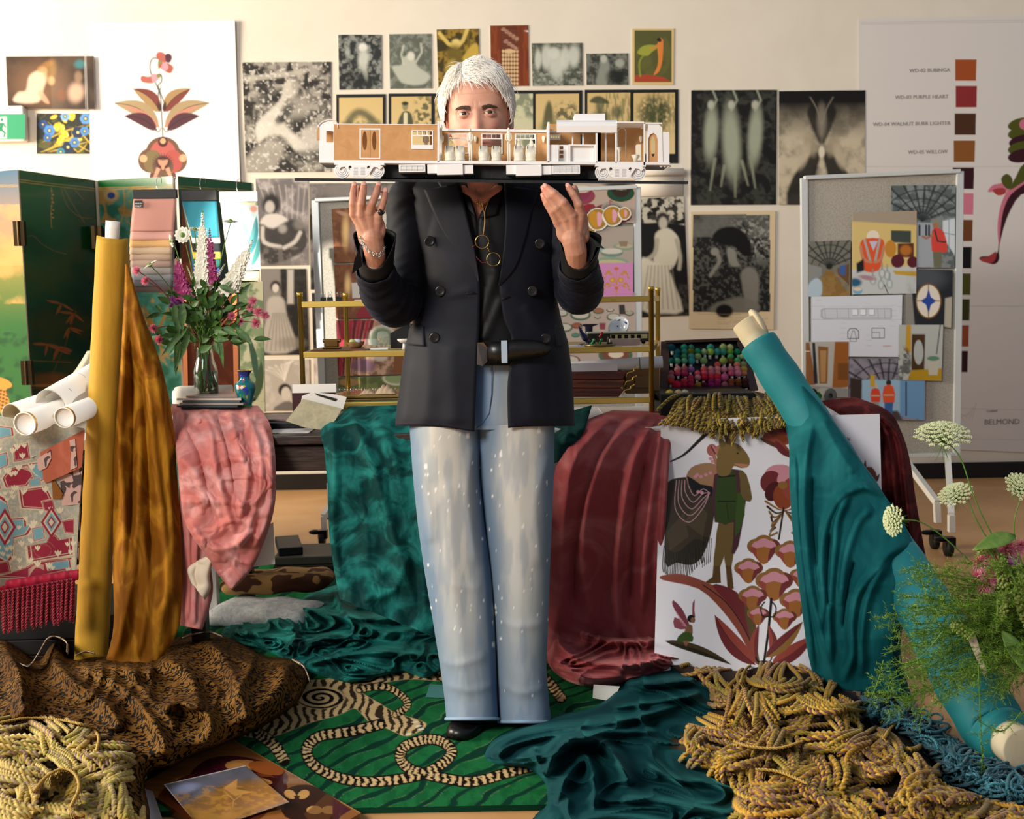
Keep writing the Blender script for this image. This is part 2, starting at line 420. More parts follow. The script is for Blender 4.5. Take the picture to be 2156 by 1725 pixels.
p.el(106,150,12,22,'#9b7a48',10,.5,.7);p.el(108,170,7,9,'#d8b585',0,.5,.7);p.el(160,195,16,20,'#d6b39a',10,.5,.8);p.el(165,162,8,12,'#a98a70',0,.5,.6)
p.el(168,135,11,9,'#3f7f85',0,.5,.8);p.el(130,200,9,12,'#8a5a40',0,.5,.6);p.el(100,135,14,6,'#a87a48',-20,.5,.6)
p.grad('#1f1812','#2c2018',.9,1,a=.0)
hang(p,'picture_print','dark painting print of a kneeling woman in a white gown, above the flower print','picture',GP,Y=WY-.03,gloss=True,bend=lambda u,v:.02*np.abs(u-.5)+.02*(u>.9))
p=Pic([(77,239),(202,239),(204,324),(77,324)],.8,'#262a26');p.tex('#5a5a26',14,.52,.08,4,.8,warp=1)
RR=random.Random(3)
for i in range(14):p.leaf((RR.uniform(80,200),RR.uniform(300,324)),(RR.uniform(90,200),RR.uniform(250,300)),1.6,'#c0a23c',RR.uniform(-8,8))
for i in range(24):
 x,y,a=RR.uniform(100,185),RR.uniform(244,300),RR.uniform(0,180);p.el(x,y,8,4,'#e4c02c',a,.2);p.el(x+2,y+1,3,2,'#f2dc70',a,.3)
for x,y,r,cc in[(90,262,9,'#274a86'),(104,275,11,'#4a86cc'),(100,290,8,'#3c6db0'),(164,279,12,'#1e3050'),(178,276,9,'#4f87c4'),(180,250,11,'#5c93cf'),(143,310,12,'#1c2e4c'),(157,300,10,'#4c82c0'),(137,245,9,'#78a8d8'),(128,320,8,'#3a7f90')]:
 for k in range(6):p.el(x+r*.55*math.cos(k*1.05),y+r*.55*math.sin(k*1.05),r*.55,r*.55,cc,0,.2)
 p.el(x,y,r*.42,r*.42,'#1a2238',0,.2);p.el(x,y,r*.25,r*.25,'#e0cf80',0,.3)
hang(p,'picture_print','small print of blue anemones and yellow daffodils, right of the green exit sign','picture',GP)
t=empty('exit_sign',P(30,298,WY-.04),'green and white running-man exit sign at the left edge of the wall','exit sign')
b=MB();e0=P(-60,228,WY);e1=P(62,300,WY);b.box((e0[0],WY-.07,e1[2]),(e1[0],WY-.001,e0[2]));b.build('housing',_M['white'],t,smooth=False,bevel=.012)
p=Pic([(-55,240),(53,240),(53,293),(-55,293)],.7,'#2f9468');p.po([(-12,247),(14,246),(14,291),(-12,291)],'#f0f4ee',.6)
p.el(4,252,3.6,3.6,'#1f7f58',0,.2);p.po([(0,258),(8,258),(14,268),(11,270),(7,264),(6,272),(13,280),(10,290),(6,289),(8,281),(2,276),(-4,287),(-12,289),(-12,285),(-6,283),(-2,272),(-1,264),(-6,270),(-9,268)],'#1f7f58',.5)
for k in range(3):p.li([(-50+9*k,260),(-42+9*k,267),(-50+9*k,274)],'#f0f4ee',2)
p.build('legend_panel',WY-.072,_M['paper'],t)
p=Pic([(188,47),(494,42),(506,400),(190,400)],1.0,'#ece8e4')
ST='#3a3a30'
for pts in[[(343,290),(340,235),(338,205),(330,180),(318,155),(316,135),(322,123),(334,124),(340,130)],[(345,215),(336,190),(333,180),(340,172),(340,160),(335,156),(328,160)],[(336,232),(333,200),(338,186)]]:p.li(pts,ST,2.0,sm=6)
p.li([(339,270),(334,278),(328,274)],ST,1.6,sm=5);p.li([(344,270),(350,278),(356,274)],ST,1.6,sm=5)
for s,cc in((-1,'#a8926e'),(1,'#a8926e')):
 M_=lambda x:341+s*(x-341)
 p.leaf((M_(337),235),(M_(281),187),15,'#7d3f38',8*s,'#3a3028','#a8895e');p.leaf((M_(335),268),(M_(241),217),17,'#a8926e',-14*-s,'#3a3028','#a8926e' if s<0 else '#a8926e')
 p.leaf((M_(335),268),(M_(262),222),5,'#cf8470',-6*-s);p.leaf((M_(330),274),(M_(262),244),13,'#54303a',-9*-s,'#2c2024')
 p.leaf((M_(337),235),(M_(334),213),4,'#4a302c',0)
p.leaf((341,118),(334,146),5,'#8a8a50',0);p.po([(329,115),(334,110),(345,112),(352,124),(348,132),(338,128),(330,122)],'#b5655a',.8,1,4)
p.po([(348,116),(356,113),(362,120),(358,131),(350,130)],'#55303c',.8,1,4);p.po([(334,138),(342,132),(354,133),(365,142),(359,154),(348,150),(338,143)],'#b0604c',.8,1,4)
p.po([(342,134),(351,132),(354,144),(347,149),(340,144)],'#e29aa6',.8,1,4)
p.po([(296,165),(300,160),(312,162),(324,159),(332,164),(324,174),(310,175),(299,172)],'#b5655a',.8,1,4);p.po([(318,158),(328,156),(336,162),(330,170),(322,174)],'#e29aa6',.8,1,4);p.el(334,160,5,4,'#8a8a50')
OL='#6f5340'
for x,y,rx,ry,cc in[(343,322,36,34,OL),(317,338,26,26,OL),(368,338,26,26,OL),(343,372,28,20,'#6a4036')]:p.el(x,y,rx,ry,cc,0,.02)
p.el(343,322,27,27,'#b7605a',0,.02);p.el(322,340,20,24,'#7d6c4a',0,.02);p.el(364,340,20,24,'#b0544e',0,.02);p.el(343,352,22,24,'#6f5340',0,.02)
p.el(343,299,10.5,10.5,'#4e2c2c',0,.04);p.el(343,297,6,6,'#dba982',0,.08);p.el(302,334,8,8,'#dba982',0,.05);p.el(385,333,8,8,'#dba982',0,.05)
for k in range(22):
 a_=k*pi/11;p.po([(343+8*math.cos(a_-.25),342+8*math.sin(a_-.25)),(343+24*math.cos(a_),342+20*math.sin(a_)),(343+8*math.cos(a_+.25),342+8*math.sin(a_+.25))],'#43252c')
p.po([(333,336),(343,338),(353,336),(352,345),(347,350),(346,356),(343,358),(340,356),(339,350),(334,345)],'#cf9276',.7,1,3);p.po([(330,352),(338,356),(330,372),(322,375)],'#d79a80');p.po([(356,352),(348,356),(356,372),(364,375)],'#d79a80')
hang(p,'flower_poster','tall white poster of a stylised pansy and pink flowers behind the green screen','poster',Y=WY-.0085,bend=lambda u,v:.012*np.sin(u*7)*(1-v)+.01*np.sin(3*u+v*4))
p=bw([(510,131),(697,130),(697,362),(518,363)],.55,'#2b2724','#b9b2a5',20,3)
L_,M2='#d5cfc2','#8c857a'
p.po([(526,160),(600,152),(645,145),(640,156),(590,164),(530,170)],'#b9b2a5',2,.8,3);p.po([(586,215),(600,180),(612,172),(600,215),(570,270),(545,300),(540,260)],L_,3,.9,4)
p.el(612,188,15,20,'#c4bcae',20,.4);p.el(622,180,8,12,'#8c857a',0,.5,.6);p.el(625,225,32,24,'#a59e92',-10,.5,.8);p.po([(545,262),(590,258),(612,275),(640,300),(660,335),(630,325),(590,285),(548,290)],L_,4,.9,4)
p.el(655,290,22,32,'#cbc4b8',30,.4,.8);p.po([(520,330),(560,295),(600,310),(570,362),(520,362)],'#a8a196',5,.8,3);p.el(600,240,10,26,'#1c1917',40,.4,.8);p.el(560,205,25,14,'#1c1917',-30,.5,.7);p.el(650,330,40,14,'#231f1c',0,.5,.7)
p.tex('#e4dfd4',5,.70,.05,9,.6,2);hang(p,'photograph_print','large black and white photograph of a veiled reclining figure, left of the train model','photograph',GP)
p=bw([(712,73),(803,73),(804,187),(714,189)],.6,'#26292a','#9ba098',9,11);p.el(764,100,9,9,'#dcdcd2',0,.4);p.el(765,125,11,22,'#c6c8be',5,.5,.9);p.el(768,150,5,18,'#b9bbb0',-12,.5,.8);p.el(732,110,5,12,'#aab0a8',0,.6,.7);p.el(745,165,30,18,'#141614',0,.6,.6)
hang(p,'photograph_print','small dark photograph of a pale standing figure in a wood, first of the top row','photograph',GP)
p=bw([(819,72),(908,71),(909,186),(821,187)],.6,'#5a6055','#8f948a',10,12);p.po([(826,140),(845,136),(850,120),(870,120),(880,140),(905,160),(890,178),(850,176),(835,160)],'#b9bcae',2.5,.9,4);p.li([(850,135),(845,115),(850,96)],'#c2c4b6',4,1.5,.8);p.el(865,118,8,9,'#d2d2c4',0,.4);p.li([(876,130),(888,110),(886,92)],'#c2c4b6',4,1.5,.8)
hang(p,'photograph_print','small grey-green photograph of a dancer in a billowing skirt, second of the top row','photograph',GP)
p=bw([(919,62),(1008,60),(1010,184),(923,185)],.6,'#3c3210','#a8882e',12,13);p.li([(925,70),(944,92),(960,100)],'#d6bc64',8,1.5,.9);p.li([(984,62),(975,85),(962,100)],'#d6bc64',8,1.5,.9);p.el(960,90,9,8,'#d9c274',0,.4);p.el(958,115,17,20,'#6d5c20',0,.4,.9);p.po([(975,120),(1000,90),(1008,110),(1004,140),(985,140)],'#c9ab4a',2,.8,3);p.el(948,140,10,16,'#b59a48',30,.4,.8)
hang(p,'photograph_print','sepia gold photograph of a figure with raised arms, directly above the white-haired head','photograph',GP)
p=Pic([(1032,54),(1112,53),(1114,181),(1034,182)],.8,'#6d2f12');p.tex('#8a421a',6,.5,.1,5,.7,sy=.15);p.po([(1054,57),(1090,57),(1092,181),(1054,181)],'#5e2b18',1)
for k in range(9):
 y=108+k*8.5
 for x in range(1059,1092,6):p.el(x,y,2.6,3.6,'#d4b386',0,.3)
for k in range(9):p.el(1060+(k*37)%30,62+k*5,5,4,'#a5806a',k*30,.3);p.li([(1056,60+k*5),(1090,66+k*5)],'#7a4434',1)
p.el(1072,108,10,5,'#d4b386',0,.3);p.po([(1103,65),(1114,64),(1114,68)],'#eeeeee')
hang(p,'photograph_print','tall photograph of a carved and inlaid reddish-brown wooden panel, in the top row','photograph',GP)
p=bw([(1119,91),(1226,90),(1227,180),(1121,181)],.6,'#474c42','#85897c',9,14)
for x,y,rx,ry in[(1133,125,7,20),(1150,120,10,26),(1172,135,16,32),(1190,122,9,24),(1208,118,12,22),(1165,112,12,12)]:p.el(x,y,rx,ry,'#ccd0c4',0,.4,.85)
p.tex('#b9bdb0',6,.55,.1,6,.5,mask=(p.y>150)*1.)
hang(p,'photograph_print','small grey photograph of a group in white gowns dancing outdoors','photograph',GP)
p=bw([(1234,113),(1322,112),(1323,179),(1235,179)],.6,'#363a34','#83877c',8,15);p.po([(1255,178),(1262,140),(1268,120),(1276,120),(1284,140),(1278,178)],'#8e9288',3,.9,3);p.el(1271,124,7,8,'#b4b6aa',0,.4);p.el(1305,133,9,9,'#a2a498',0,.4);p.el(1298,162,20,16,'#1a1d1a',0,.5,.9)
hang(p,'photograph_print','small grey photograph of two seated figures, lowest and smallest of the top row','photograph',GP)
p=Pic([(1331,60),(1419,60),(1418,179),(1331,178)],.9,'#d9bd80');p.po([(1336,64),(1414,64),(1414,173),(1336,173)],'#55572e',.6);p.tex('#6f6a34',22,.5,.15,8,.5,mask=p.m(1376,115,37,50,.05))
p.po([(1338,158),(1365,157),(1395,162),(1414,172),(1336,172)],'#a8452a',1,1);p.li([(1348,160),(1346,135),(1352,120),(1366,108)],'#8a8f34',4,1,sm=5);p.po([(1342,112),(1352,98),(1370,94),(1386,98),(1372,110),(1362,118)],'#9aa03e',1,1,3)
p.po([(1388,82),(1396,84),(1396,108),(1394,130),(1388,150),(1376,158),(1384,140),(1386,122),(1384,100)],'#d9823c',.8,1,3);p.el(1388,84,5,4,'#241c14',30);p.li([(1386,92),(1376,102),(1368,102)],'#d9823c',2.5)
hang(p,'picture_print','small cream-bordered illustration of an orange figure on a dark ground, last of the top row','picture',GP)
def mount(x0,y0,x1,y1,wins,label,paint):
 cx=(x0+x1)/2;t=empty('mounted_photographs' if len(wins)>1 else 'mounted_photograph',P(cx,y1,WY-.005),label,'picture','black mounts in the second row')
 p=Pic([(x0,y0+1),(x1,y0),(x1,y1),(x0,y1)],.12,'#191a18');p.build('black_mount',WY-.006,_M['paper'],t)
 for k,(a,b_)in enumerate(wins):
  q=Pic([(a,y0+8),(b_,y0+7),(b_,y1-20),(a,y1-20)],.65,'#cdb37a');q.grad('#cfb47a','#d6c08c',0,1);paint(q,a,b_,y0,k)
  q.build('photograph',WY-.0095,_M['paper'],t)
D1,D2='#3f4730','#6d704a'
def pa(q,a,b_,y0,k):
 q.tex(D2,9,.5,.1,21,.8,warp=1,mask=q.m((a+b_)/2,y0+95,50,45,.4));q.li([(a+5,y0+85),(a+30,y0+45),(a+50,y0+40),(a+75,y0+60),(a+95,y0+85)],D1,16,5,.8,sm=4)
mount(708,198,812,345,[(714,806)],'black-mounted cream landscape photograph, first of the second row',pa)
def pb(q,a,b_,y0,k):
 if k==0:
  q.po([(a+14,y0+60),(a+22,y0+42),(a+32,y0+38),(a+42,y0+44),(a+45,y0+75),(a+14,y0+75)],'#3a4236',1.5,.95,2);q.po([(a+26,y0+40),(a+34,y0+40),(a+34,y0+66),(a+26,y0+66)],'#d8cfa8',1);q.el(a+29,y0+28,6,9,'#8c8660',0,.3);q.el(a+29,y0+22,7,4,'#2c3228',0,.3);q.po([(a+25,y0+39),(a+34,y0+42),(a+34,y0+38),(a+25,y0+43)],'#15180f',.5)
  q.tex(D1,6,.5,.08,22,.85,mask=q.m(a+70,y0+45,22,42,.4))
 else:q.tex(D1,8,.47,.1,23,.85,warp=1,mask=q.m(a+45,y0+55,45,50,.4))
mount(818,196,1010,345,[(824,908),(916,1004)],'black mount with a photograph of a man in evening dress, left of the head',pb)
def pc(q,a,b_,y0,k):
 if k==0:q.c[:]=c('#c9c7a4');q.tex('#77806a',14,.5,.1,24,.9,warp=1.2,mask=1-q.m(a+50,y0+75,60,20,.4))
 else:q.po([(a+15,y0+90),(a+18,y0+45),(a+28,y0+22),(a+36,y0+45),(a+34,y0+90)],D1,3,.9,3);q.tex(D1,7,.5,.1,25,.85,mask=q.m(a+65,y0+50,26,24,.4));q.el(a+40,y0+80,30,18,D2,0,.5,.8)
mount(1030,190,1226,345,[(1036,1122),(1128,1219)],'black mount with two faded park photographs, right of the head',pc)
def pd(q,a,b_,y0,k):
 q.tex(D2,5,.5,.1,26+k,.7,sx=1.5,sy=.3,mask=q.m((a+b_)/2+15,y0+50,42,45,.3))
 if k==0:q.po([(a+6,y0+28),(a+14,y0+16),(a+30,y0+16),(a+46,y0+30)],'#333c2a',2,.9,3);q.el(a+26,y0+36,9,12,'#5b5f44',0,.4,.8);q.el(a+28,y0+60,18,16,'#3c442e',0,.5,.8);q.el(a+62,y0+48,10,14,'#4a5038',0,.5,.8)
 else:
  q.tex(D1,6,.45,.08,29,.8,mask=q.m(a+45,y0+50,36,36,.4));q.el(a+38,y0+50,9,22,'#3a4426',0,.4,.7);q.el(a+58,y0+50,9,24,'#3a4426',0,.4,.7)
mount(1231,188,1428,344,[(1237,1327),(1334,1421)],'black mount with a hatted figure and garden scene, above the right end of the train',pd)
p=bw([(1455,190),(1636,189),(1634,431),(1454,432)],.5,'#181816','#474a42',15,31)
p.c*=.8
for x,y,rx,ry,a_ in[(1497,280,14,55,3),(1540,300,18,75,-3),(1590,285,14,60,4)]:p.el(x,y,rx,ry,'#a9b09a',a_,.5,.85);p.el(x,y-ry-4,7,9,'#b4b4a4',0,.4);p.li([(x,y-ry+8),(x+12,y-ry-14),(x+4,y-ry-34)],'#a4a896',4,1.5,.8)
for a_,b_ in[((1525,350),(1518,392)),((1548,360),(1548,415)),((1580,330),(1590,395)),((1505,335),(1495,400)),((1562,340),(1575,390))]:p.li([a_,b_],'#8f967f',7,2,.8,w1=3)
hang(p,'photograph_print','large dark photograph of three pale dancing figures','photograph',GP)
p=Pic([(1640,192),(1822,190),(1821,430),(1640,431)],.55,'#b5a990');p.grad('#12110f','#c9bca2',.1,.45);p.tex('#16140f',20,.55,.2,33,.5)
CX=1730
for s in(-1,1):
 X=lambda v:CX+s*v
 p.po([(X(6),300),(X(26),255),(X(30),230),(X(10),215),(X(0),290)],'#1b1916',3,.9,3);p.po([(X(4),330),(X(20),320),(X(62),375),(X(74),431),(X(30),431),(X(8),350)],'#171512',3,.95,2);p.el(X(25),306,12,24,'#a59880',s*20,.4,.8);p.el(X(38),330,10,26,'#c4b69c',-s*20,.5,.8);p.el(X(62),300,22,18,'#c9bca2',0,.6,.5);p.li([(X(2),260),(X(10),230),(X(24),205)],'#9a8f7c',2,1.5,.7,sm=3)
p.el(CX,255,10,34,'#8d8474',0,.5,.7);p.el(CX,320,6,12,'#e0d6c0',0,.3);p.el(CX,420,8,50,'#c9bca2',0,.3,.9)
hang(p,'photograph_print','large mirrored sepia photograph of two back-to-back figures, partly behind the pinboard','photograph',GP,Y=WY-.012)
p=bw([(538,376),(648,375),(650,558),(545,560)],.55,'#6e6868','#b9b0ac',24,41)
for k in range(9):p.li([(560+k*11,460),(556+k*12,420),(545+k*14,390)],'#d3cbc6',2,1.5,.5,sm=3)
p.el(571,430,19,22,'#221f1e',0,.3);p.el(568,436,10,13,'#b7b0aa',0,.3);p.po([(548,468),(562,452),(590,452),(608,466),(596,478),(560,480)],'#c9c2bb',2,1,3);p.po([(548,472),(575,482),(612,462),(640,475),(646,520),(610,545),(560,555),(546,510)],'#2d2a28',3,.95,3);p.el(595,482,9,9,'#a39d97',0,.5,.8);p.el(632,472,14,12,'#8a847e',0,.5,.6)
p.li([(553,480),(556,510),(590,520)],'#c4bdb6',8,2,.9,sm=3);p.li([(632,490),(620,510),(598,522)],'#c4bdb6',8,2,.9,sm=3);p.tex('#78716c',10,.55,.1,3,.5,mask=(p.y>520)*1.)
hang(p,'photograph_print','black and white portrait of a seated woman in an off-shoulder dress before palm leaves','photograph',GP)
p=bw([(549,566),(644,566),(651,747),(553,748)],.55,'#1d1b1a','#39352f',14,42);p.po([(549,566),(590,566),(592,650),(549,680)],'#8c8680',3,.8);p.po([(605,568),(618,568),(618,640),(605,640)],'#c8c2ba',2,.8);p.el(580,603,11,12,'#241f1d',0,.3);p.el(580,607,7,9,'#cac2b8',0,.3);p.po([(566,628),(596,628),(604,665),(622,735),(553,740),(560,670)],'#b5aea5',3,.9,3)
for k in range(7):p.li([(575+k*4,660),(560+k*10,738)],'#5e5853',2,1.5,.6)
p.el(614,722,28,12,'#847d74',0,.5,.7)
hang(p,'photograph_print','black and white photograph of a standing woman in a pale ball gown','photograph',GP)
p=bw([(550,758),(651,757),(653,865),(552,865)],.55,'#aea79e','#c6bfb6',24,43)
for k in range(8):p.li([(600,800),(575+6*k,785-4*k),(552+14*k,765+3*abs(k-4))],'#e0dad0',4,2,.7,sm=3);p.li([(602,802),(579+6*k,787-4*k),(556+14*k,768+3*abs(k-4))],'#857e76',1.2,1,.7,sm=3)
p.el(600,822,14,14,'#221f1d',0,.2);p.el(602,829,10,14,'#c6bfb4',0,.2);p.po([(575,865),(590,850),(610,845),(630,865)],'#6a645e',2,1,2)
hang(p,'photograph_print','black and white head portrait beneath palm fronds, right of the enamel vase','photograph',GP)
p=bw([(651,386),(838,385),(840,608),(654,610)],.4,'#1b1918','#8e8784',30,44);p.el(730,400,70,22,'#8a8380',0,.6,.7)
hang(p,'photograph_print','dark smoky photograph half hidden behind the left pinboard','photograph',GP)
p=bw([(656,617),(840,616),(842,745),(660,746)],.25,'#1e1b1a','#55504c',22,45);hang(p,'photograph_print','sliver of a black photograph beside the ball gown picture','photograph',GP)
p=bw([(660,752),(840,752),(842,860),(662,860)],.25,'#d8d0c8','#a18c8c',18,46);hang(p,'photograph_print','sliver of a pale mauve photograph beside the cart post','photograph',GP)
p=bw([(1341,419),(1440,413),(1451,664),(1341,668)],.55,'#11100f','#4a463f',10,51)
p.tex('#c9c3b2',9,.48,.08,3,.9,mask=(p.y<475)*1.);p.po([(1341,478),(1362,470),(1420,470),(1446,490),(1446,600),(1341,560)],'#0f0e0d',2,1,2)
p.el(1395,462,14,15,'#24201c',0,.3);p.el(1396,470,9,13,'#b9b2a2',0,.3);p.po([(1380,492),(1405,480),(1428,500),(1430,530),(1416,565),(1390,570),(1376,548),(1380,520)],'#cbc4b2',2,1,3)
p.li([(1384,505),(1378,535),(1352,552)],'#a9a292',9,2,1,sm=3);p.li([(1424,505),(1432,540),(1430,566)],'#a9a292',8,2,1,sm=3);p.po([(1343,550),(1370,548),(1405,565),(1420,600),(1438,655),(1400,660),(1345,650)],'#d3ccba',3,1,2)
for k in range(8):p.li([(1365+k*7,560),(1352+k*11,650)],'#7c7568',2.2,1.8,.7)
hang(p,'photograph_print','tall black and white photograph of a seated figure in white satin','photograph',GP,Y=WY-.01)
p=Pic([(1455,446),(1633,444),(1629,694),(1450,692)],.55,'#d9c4a0');q_=[(1459,452),(1621,452),(1620,657),(1459,657)]
msk=((p.x>1459)&(p.x<1621)&(p.y>452)&(p.y<657))*1.
p._b(msk,c('#1a1b1a'));p.tex('#8d8c86',30,.45,.3,61,.5,mask=msk*(p.y<500));p.tex('#a5a49a',6,.52,.07,62,.8,mask=msk*p.m(1590,500,50,50,.5));p.tex('#5c5d58',5,.55,.06,63,.7,mask=msk)
p.po([(1500,500),(1515,482),(1545,478),(1572,495),(1582,530),(1568,540),(1545,520),(1520,515)],'#0c0c0c',2,1,4);p.el(1505,530,9,8,'#8b8a80',0,.3);p.li([(1510,534),(1515,550),(1505,566),(1496,580)],'#8b8a80',8,2,.9,sm=3);p.po([(1532,522),(1548,528),(1552,548),(1558,560),(1540,560),(1532,540)],'#8b8a80',2,.95,3)
p.po([(1560,575),(1578,562),(1595,575),(1598,600),(1592,650),(1570,655),(1566,620)],'#827f76',3,.95,3);p.po([(1505,640),(1530,632),(1560,625),(1596,640),(1590,657),(1497,657)],'#77746a',3,.9,3);p.el(1525,655,18,14,'#0d0d0d',0,.2)
p._b(((p.x>1508)&(p.x<1618)&(p.y>667)&(p.y<682)&(np.sin(p.y*1.9)>.2))*.35*(vnoise(p.x/2,p.y/3,3)>.3),c('#8a7a60'));p.li([(1470,662),(1560,662)],'#8a7a60',1.2,.8,.6)
hang(p,'book_plate_print','cream-bordered dark photograph of two profiled heads, one in a wide black hat','photograph',GP,Y=WY-.01)
b=MB();A=P(1335,362,WY-.04);B_=P(1440,362,WY-.04);b.tube([A,B_],.022,16);A=P(1335,372,WY-.02);B_=P(1438,412,WY-.02);b.box((A[0],WY-.02,B_[2]),(B_[0],WY-.017,A[2]))
tag(b.build('paper_roll',mat('cream_paper','#e6ddcf',.7)),'pale rolled sheet of paper pinned on the wall behind the train end','paper')
p=Pic([(1807,39),(2330,30),(2330,960),(1812,938)],.8,'#dcd6d1')
p.li([(1812,47),(2330,40)],'#c3bcb6',1.2);p.li([(1812,51),(2330,44)],'#c3bcb6',1.2);p.li([(1807,351),(2330,351)],'#c4bdb8',1.5,.8,.8);p.li([(1807,645),(2330,645)],'#bdb7b4',2,1,.8);p.li([(2015,860),(2330,868)],'#c4beba',1.2);p.li([(2015,924),(2330,930)],'#c4beba',1.2)
for x,y,cc in[(2011,125,'#a24e22'),(2012,181,'#8c2c2c'),(2010,239,'#4a2c18'),(2008,296,'#8a5524'),(2006,353,'#330f16'),(2005,407,'#d0788c'),(2003,463,'#6e401e'),(2001,520,'#0b0a09'),(1999,576,'#4c4c14'),(1997,630,'#37360f'),(1995,685,'#94492e'),(1993,739,'#330f18')]:p.po([(x,y),(x+45,y),(x+44,y+45),(x,y+45)],cc,.5)
FG,FM,FP,FO='#4e5216','#37101a','#cc7488','#a83c3c'
for k,(yy,cc)in enumerate([(262,FG),(280,FG),(298,FM),(312,FG),(328,FM)]):p.el(2152+(k==2)*2,yy,30,14,cc,-10,.05)
p.el(2160,262,14,12,FP,0,.05);p.po([(2062,545),(2068,540),(2092,538),(2102,524),(2102,480),(2108,440),(2122,410),(2156,375),(2200,360),(2200,400),(2150,410),(2120,460),(2104,520),(2104,545),(2095,556),(2080,554)],FM,.8,1,3)
p.po([(2104,520),(2100,480),(2106,436),(2122,400),(2156,362),(2200,350),(2160,385),(2128,410),(2112,445),(2106,490)],FP,.8,1,3);p.po([(2126,400),(2140,370),(2156,345),(2200,330),(2200,362),(2160,380)],FG,.8,1,3)
p.po([(2080,404),(2090,390),(2108,385),(2118,370),(2128,376),(2124,398),(2106,410),(2098,404)],FP,.8,1,4);p.po([(2108,376),(2120,366),(2132,378),(2126,398),(2114,392)],FG,.8,1,3);p.po([(2090,400),(2112,396),(2118,406),(2102,412)],FO,.8,1,3);p.po([(2062,545),(2080,540),(2098,530),(2092,552),(2072,552)],FO,.8,1,3)
for k in range(6):p.li([(2030+k*5,885-k*7),(2016+k*6,868+k*4)],'#a8a29c',1,.8,.6)
cs=hang(p,'colour_sample_sheet','huge white sheet with a column of wood colour squares and a red and green leaf','poster',Y=WY-.008)
ink=mat('ink','#8f8883',.7)
for s,x,y,sz in[('WD-02 BUBINGA',2000,151,9.5),('WD-03 PURPLE HEART',1997,207,9.5),('WD-04 WALNUT BURR LIGHTER',2001,263,9.5),('WD-05 WILLOW',1995,323,9.5),('CLIENT',2100,868,6),('BELMOND',2147,893,14)]:
 text_mesh('lettering',s,P(x,y,WY-.0095),sz*S(WY)*1.15,ink,cs,'RIGHT')
 #  pinboards
mat('felt','#b3ada1',.95,mott=('#a29c90',160,.8),bump=.6,bs=500)
mat('alu','#d5d8d6',.35,.2);mat('rubber','#101010',.6);mat('whitepaint','#e6e4dc',.4)
def caster(b,o,r=.03):
 o=np.array(o);b.lathe([(0,-.012),(r,-.012),(r,.012),(0,.012)],o+[0,0,r],20,'#181818',(1,0,0));return b
def board(name,quad,Y,label,feet):
 q=np.array(quad,float);t=empty(name,(*P(q[2:,0].mean(),q[2,1],Y)[:2],0),label,'pinboard');c_=[P(*p,Y)for p in q]
 b=MB();b.add([p+[0,0,0]for p in c_]+[p+[0,.02,0]for p in c_],[(0,3,2,1),(4,5,6,7),(0,1,5,4),(1,2,6,5),(2,3,7,6),(3,0,4,7)]);b.build('felt_panel',_M['felt'],t,smooth=False)
 for i in range(4):b=MB();b.bar(c_[i]+[0,-.004,0],c_[(i+1)%4]+[0,-.004,0],.034,.018);b.build('frame_rail',_M['alu'],t,smooth=False,bevel=.003)
 for pts,w0 in feet:
  b=MB()
  for i in range(len(pts)-1):b.bar(pts[i],pts[i+1],.026)
  lg=b.build('leg',_M['whitepaint'],t,smooth=False)
  o=np.array(pts[-1]);b=MB();caster(b,(o[0]-.012,o[1],0),.038);b.build('caster',_M['rubber'],lg)
  b=MB();b.box((o[0]-.028,o[1]-.02,.045),(o[0]+.014,o[1]+.02,.085));b.ell((o[0]-.045,o[1],.075),(.03,.018,.012));b.build('caster_housing',_M['darkmetal'],lg,smooth=False)
 return t
BY=5.35
board('pinboard',[(664,422),(1341,394),(1346,950),(684,962)],BY,'grey felt pinboard on casters behind the brass cart and the standing man',[([(-.87,BY,.3),(-.87,BY,.19),(-.895,BY-.05,.15),(-.895,BY-.05,.085)],0),([(-.87,BY+.05,.3),(-.87,BY+.3,.085)],0),([(.58,BY,.3),(.58,BY-.2,.085)],0),([(.58,BY,.3),(.58,BY+.2,.085)],0)])
BR=5.3
board('pinboard',[(1692,375),(2020,361),(2013,956),(1697,966)],BR,'grey felt pinboard on casters at the right, covered with work site photographs',[([P(1706,960,BR),(P(1706,960,BR)[0],BR-.2,.085)],0),([P(1900,962,BR),P(1972,1058,BR-.25),P(1974,1100,BR-.25)],0),([P(1995,958,BR),P(2003,1085,BR-.4),P(2003,1120,BR-.4)],0)])
GB,GL='prints pinned to the right pinboard','prints pinned to the left pinboard'
def pin(p,Y,name,label,cat,grp,k=1):return tag(p.build(name,Y-.014-.0016*k,_M['paper'],thick=.001),label,cat,grp)
def vault(p,cx,cy,dk='#2a3032',lt='#8d9693'):
 for a_ in range(-150,-20,16):p.li([(cx,cy),(cx+120*math.cos(math.radians(a_)),cy+120*math.sin(math.radians(a_)))],dk,3,1,.8,w1=5)
 for r_ in(22,38,58,82):p.li([(cx+r_*math.cos(math.radians(t_)),cy+r_*.8*math.sin(math.radians(t_)))for t_ in range(-170,-5,15)],dk,2.4,1,.8)
p=Pic([(1876,391),(2012,389),(2010,564),(1875,563)],.7,'#5d6666');p.tex('#8f9997',10,.5,.1,3,.7,warp=1);vault(p,1942,465)
p.po([(1930,468),(1975,470),(1975,563),(1930,563)],'#a3aab0',1.5);p.po([(1985,465),(2012,460),(2012,540),(1985,500)],'#d6dee2',1.5);p.li([(1985,490),(2012,495)],'#8fa7b5',2);p.li([(1998,462),(1998,530)],'#8fa7b5',2)
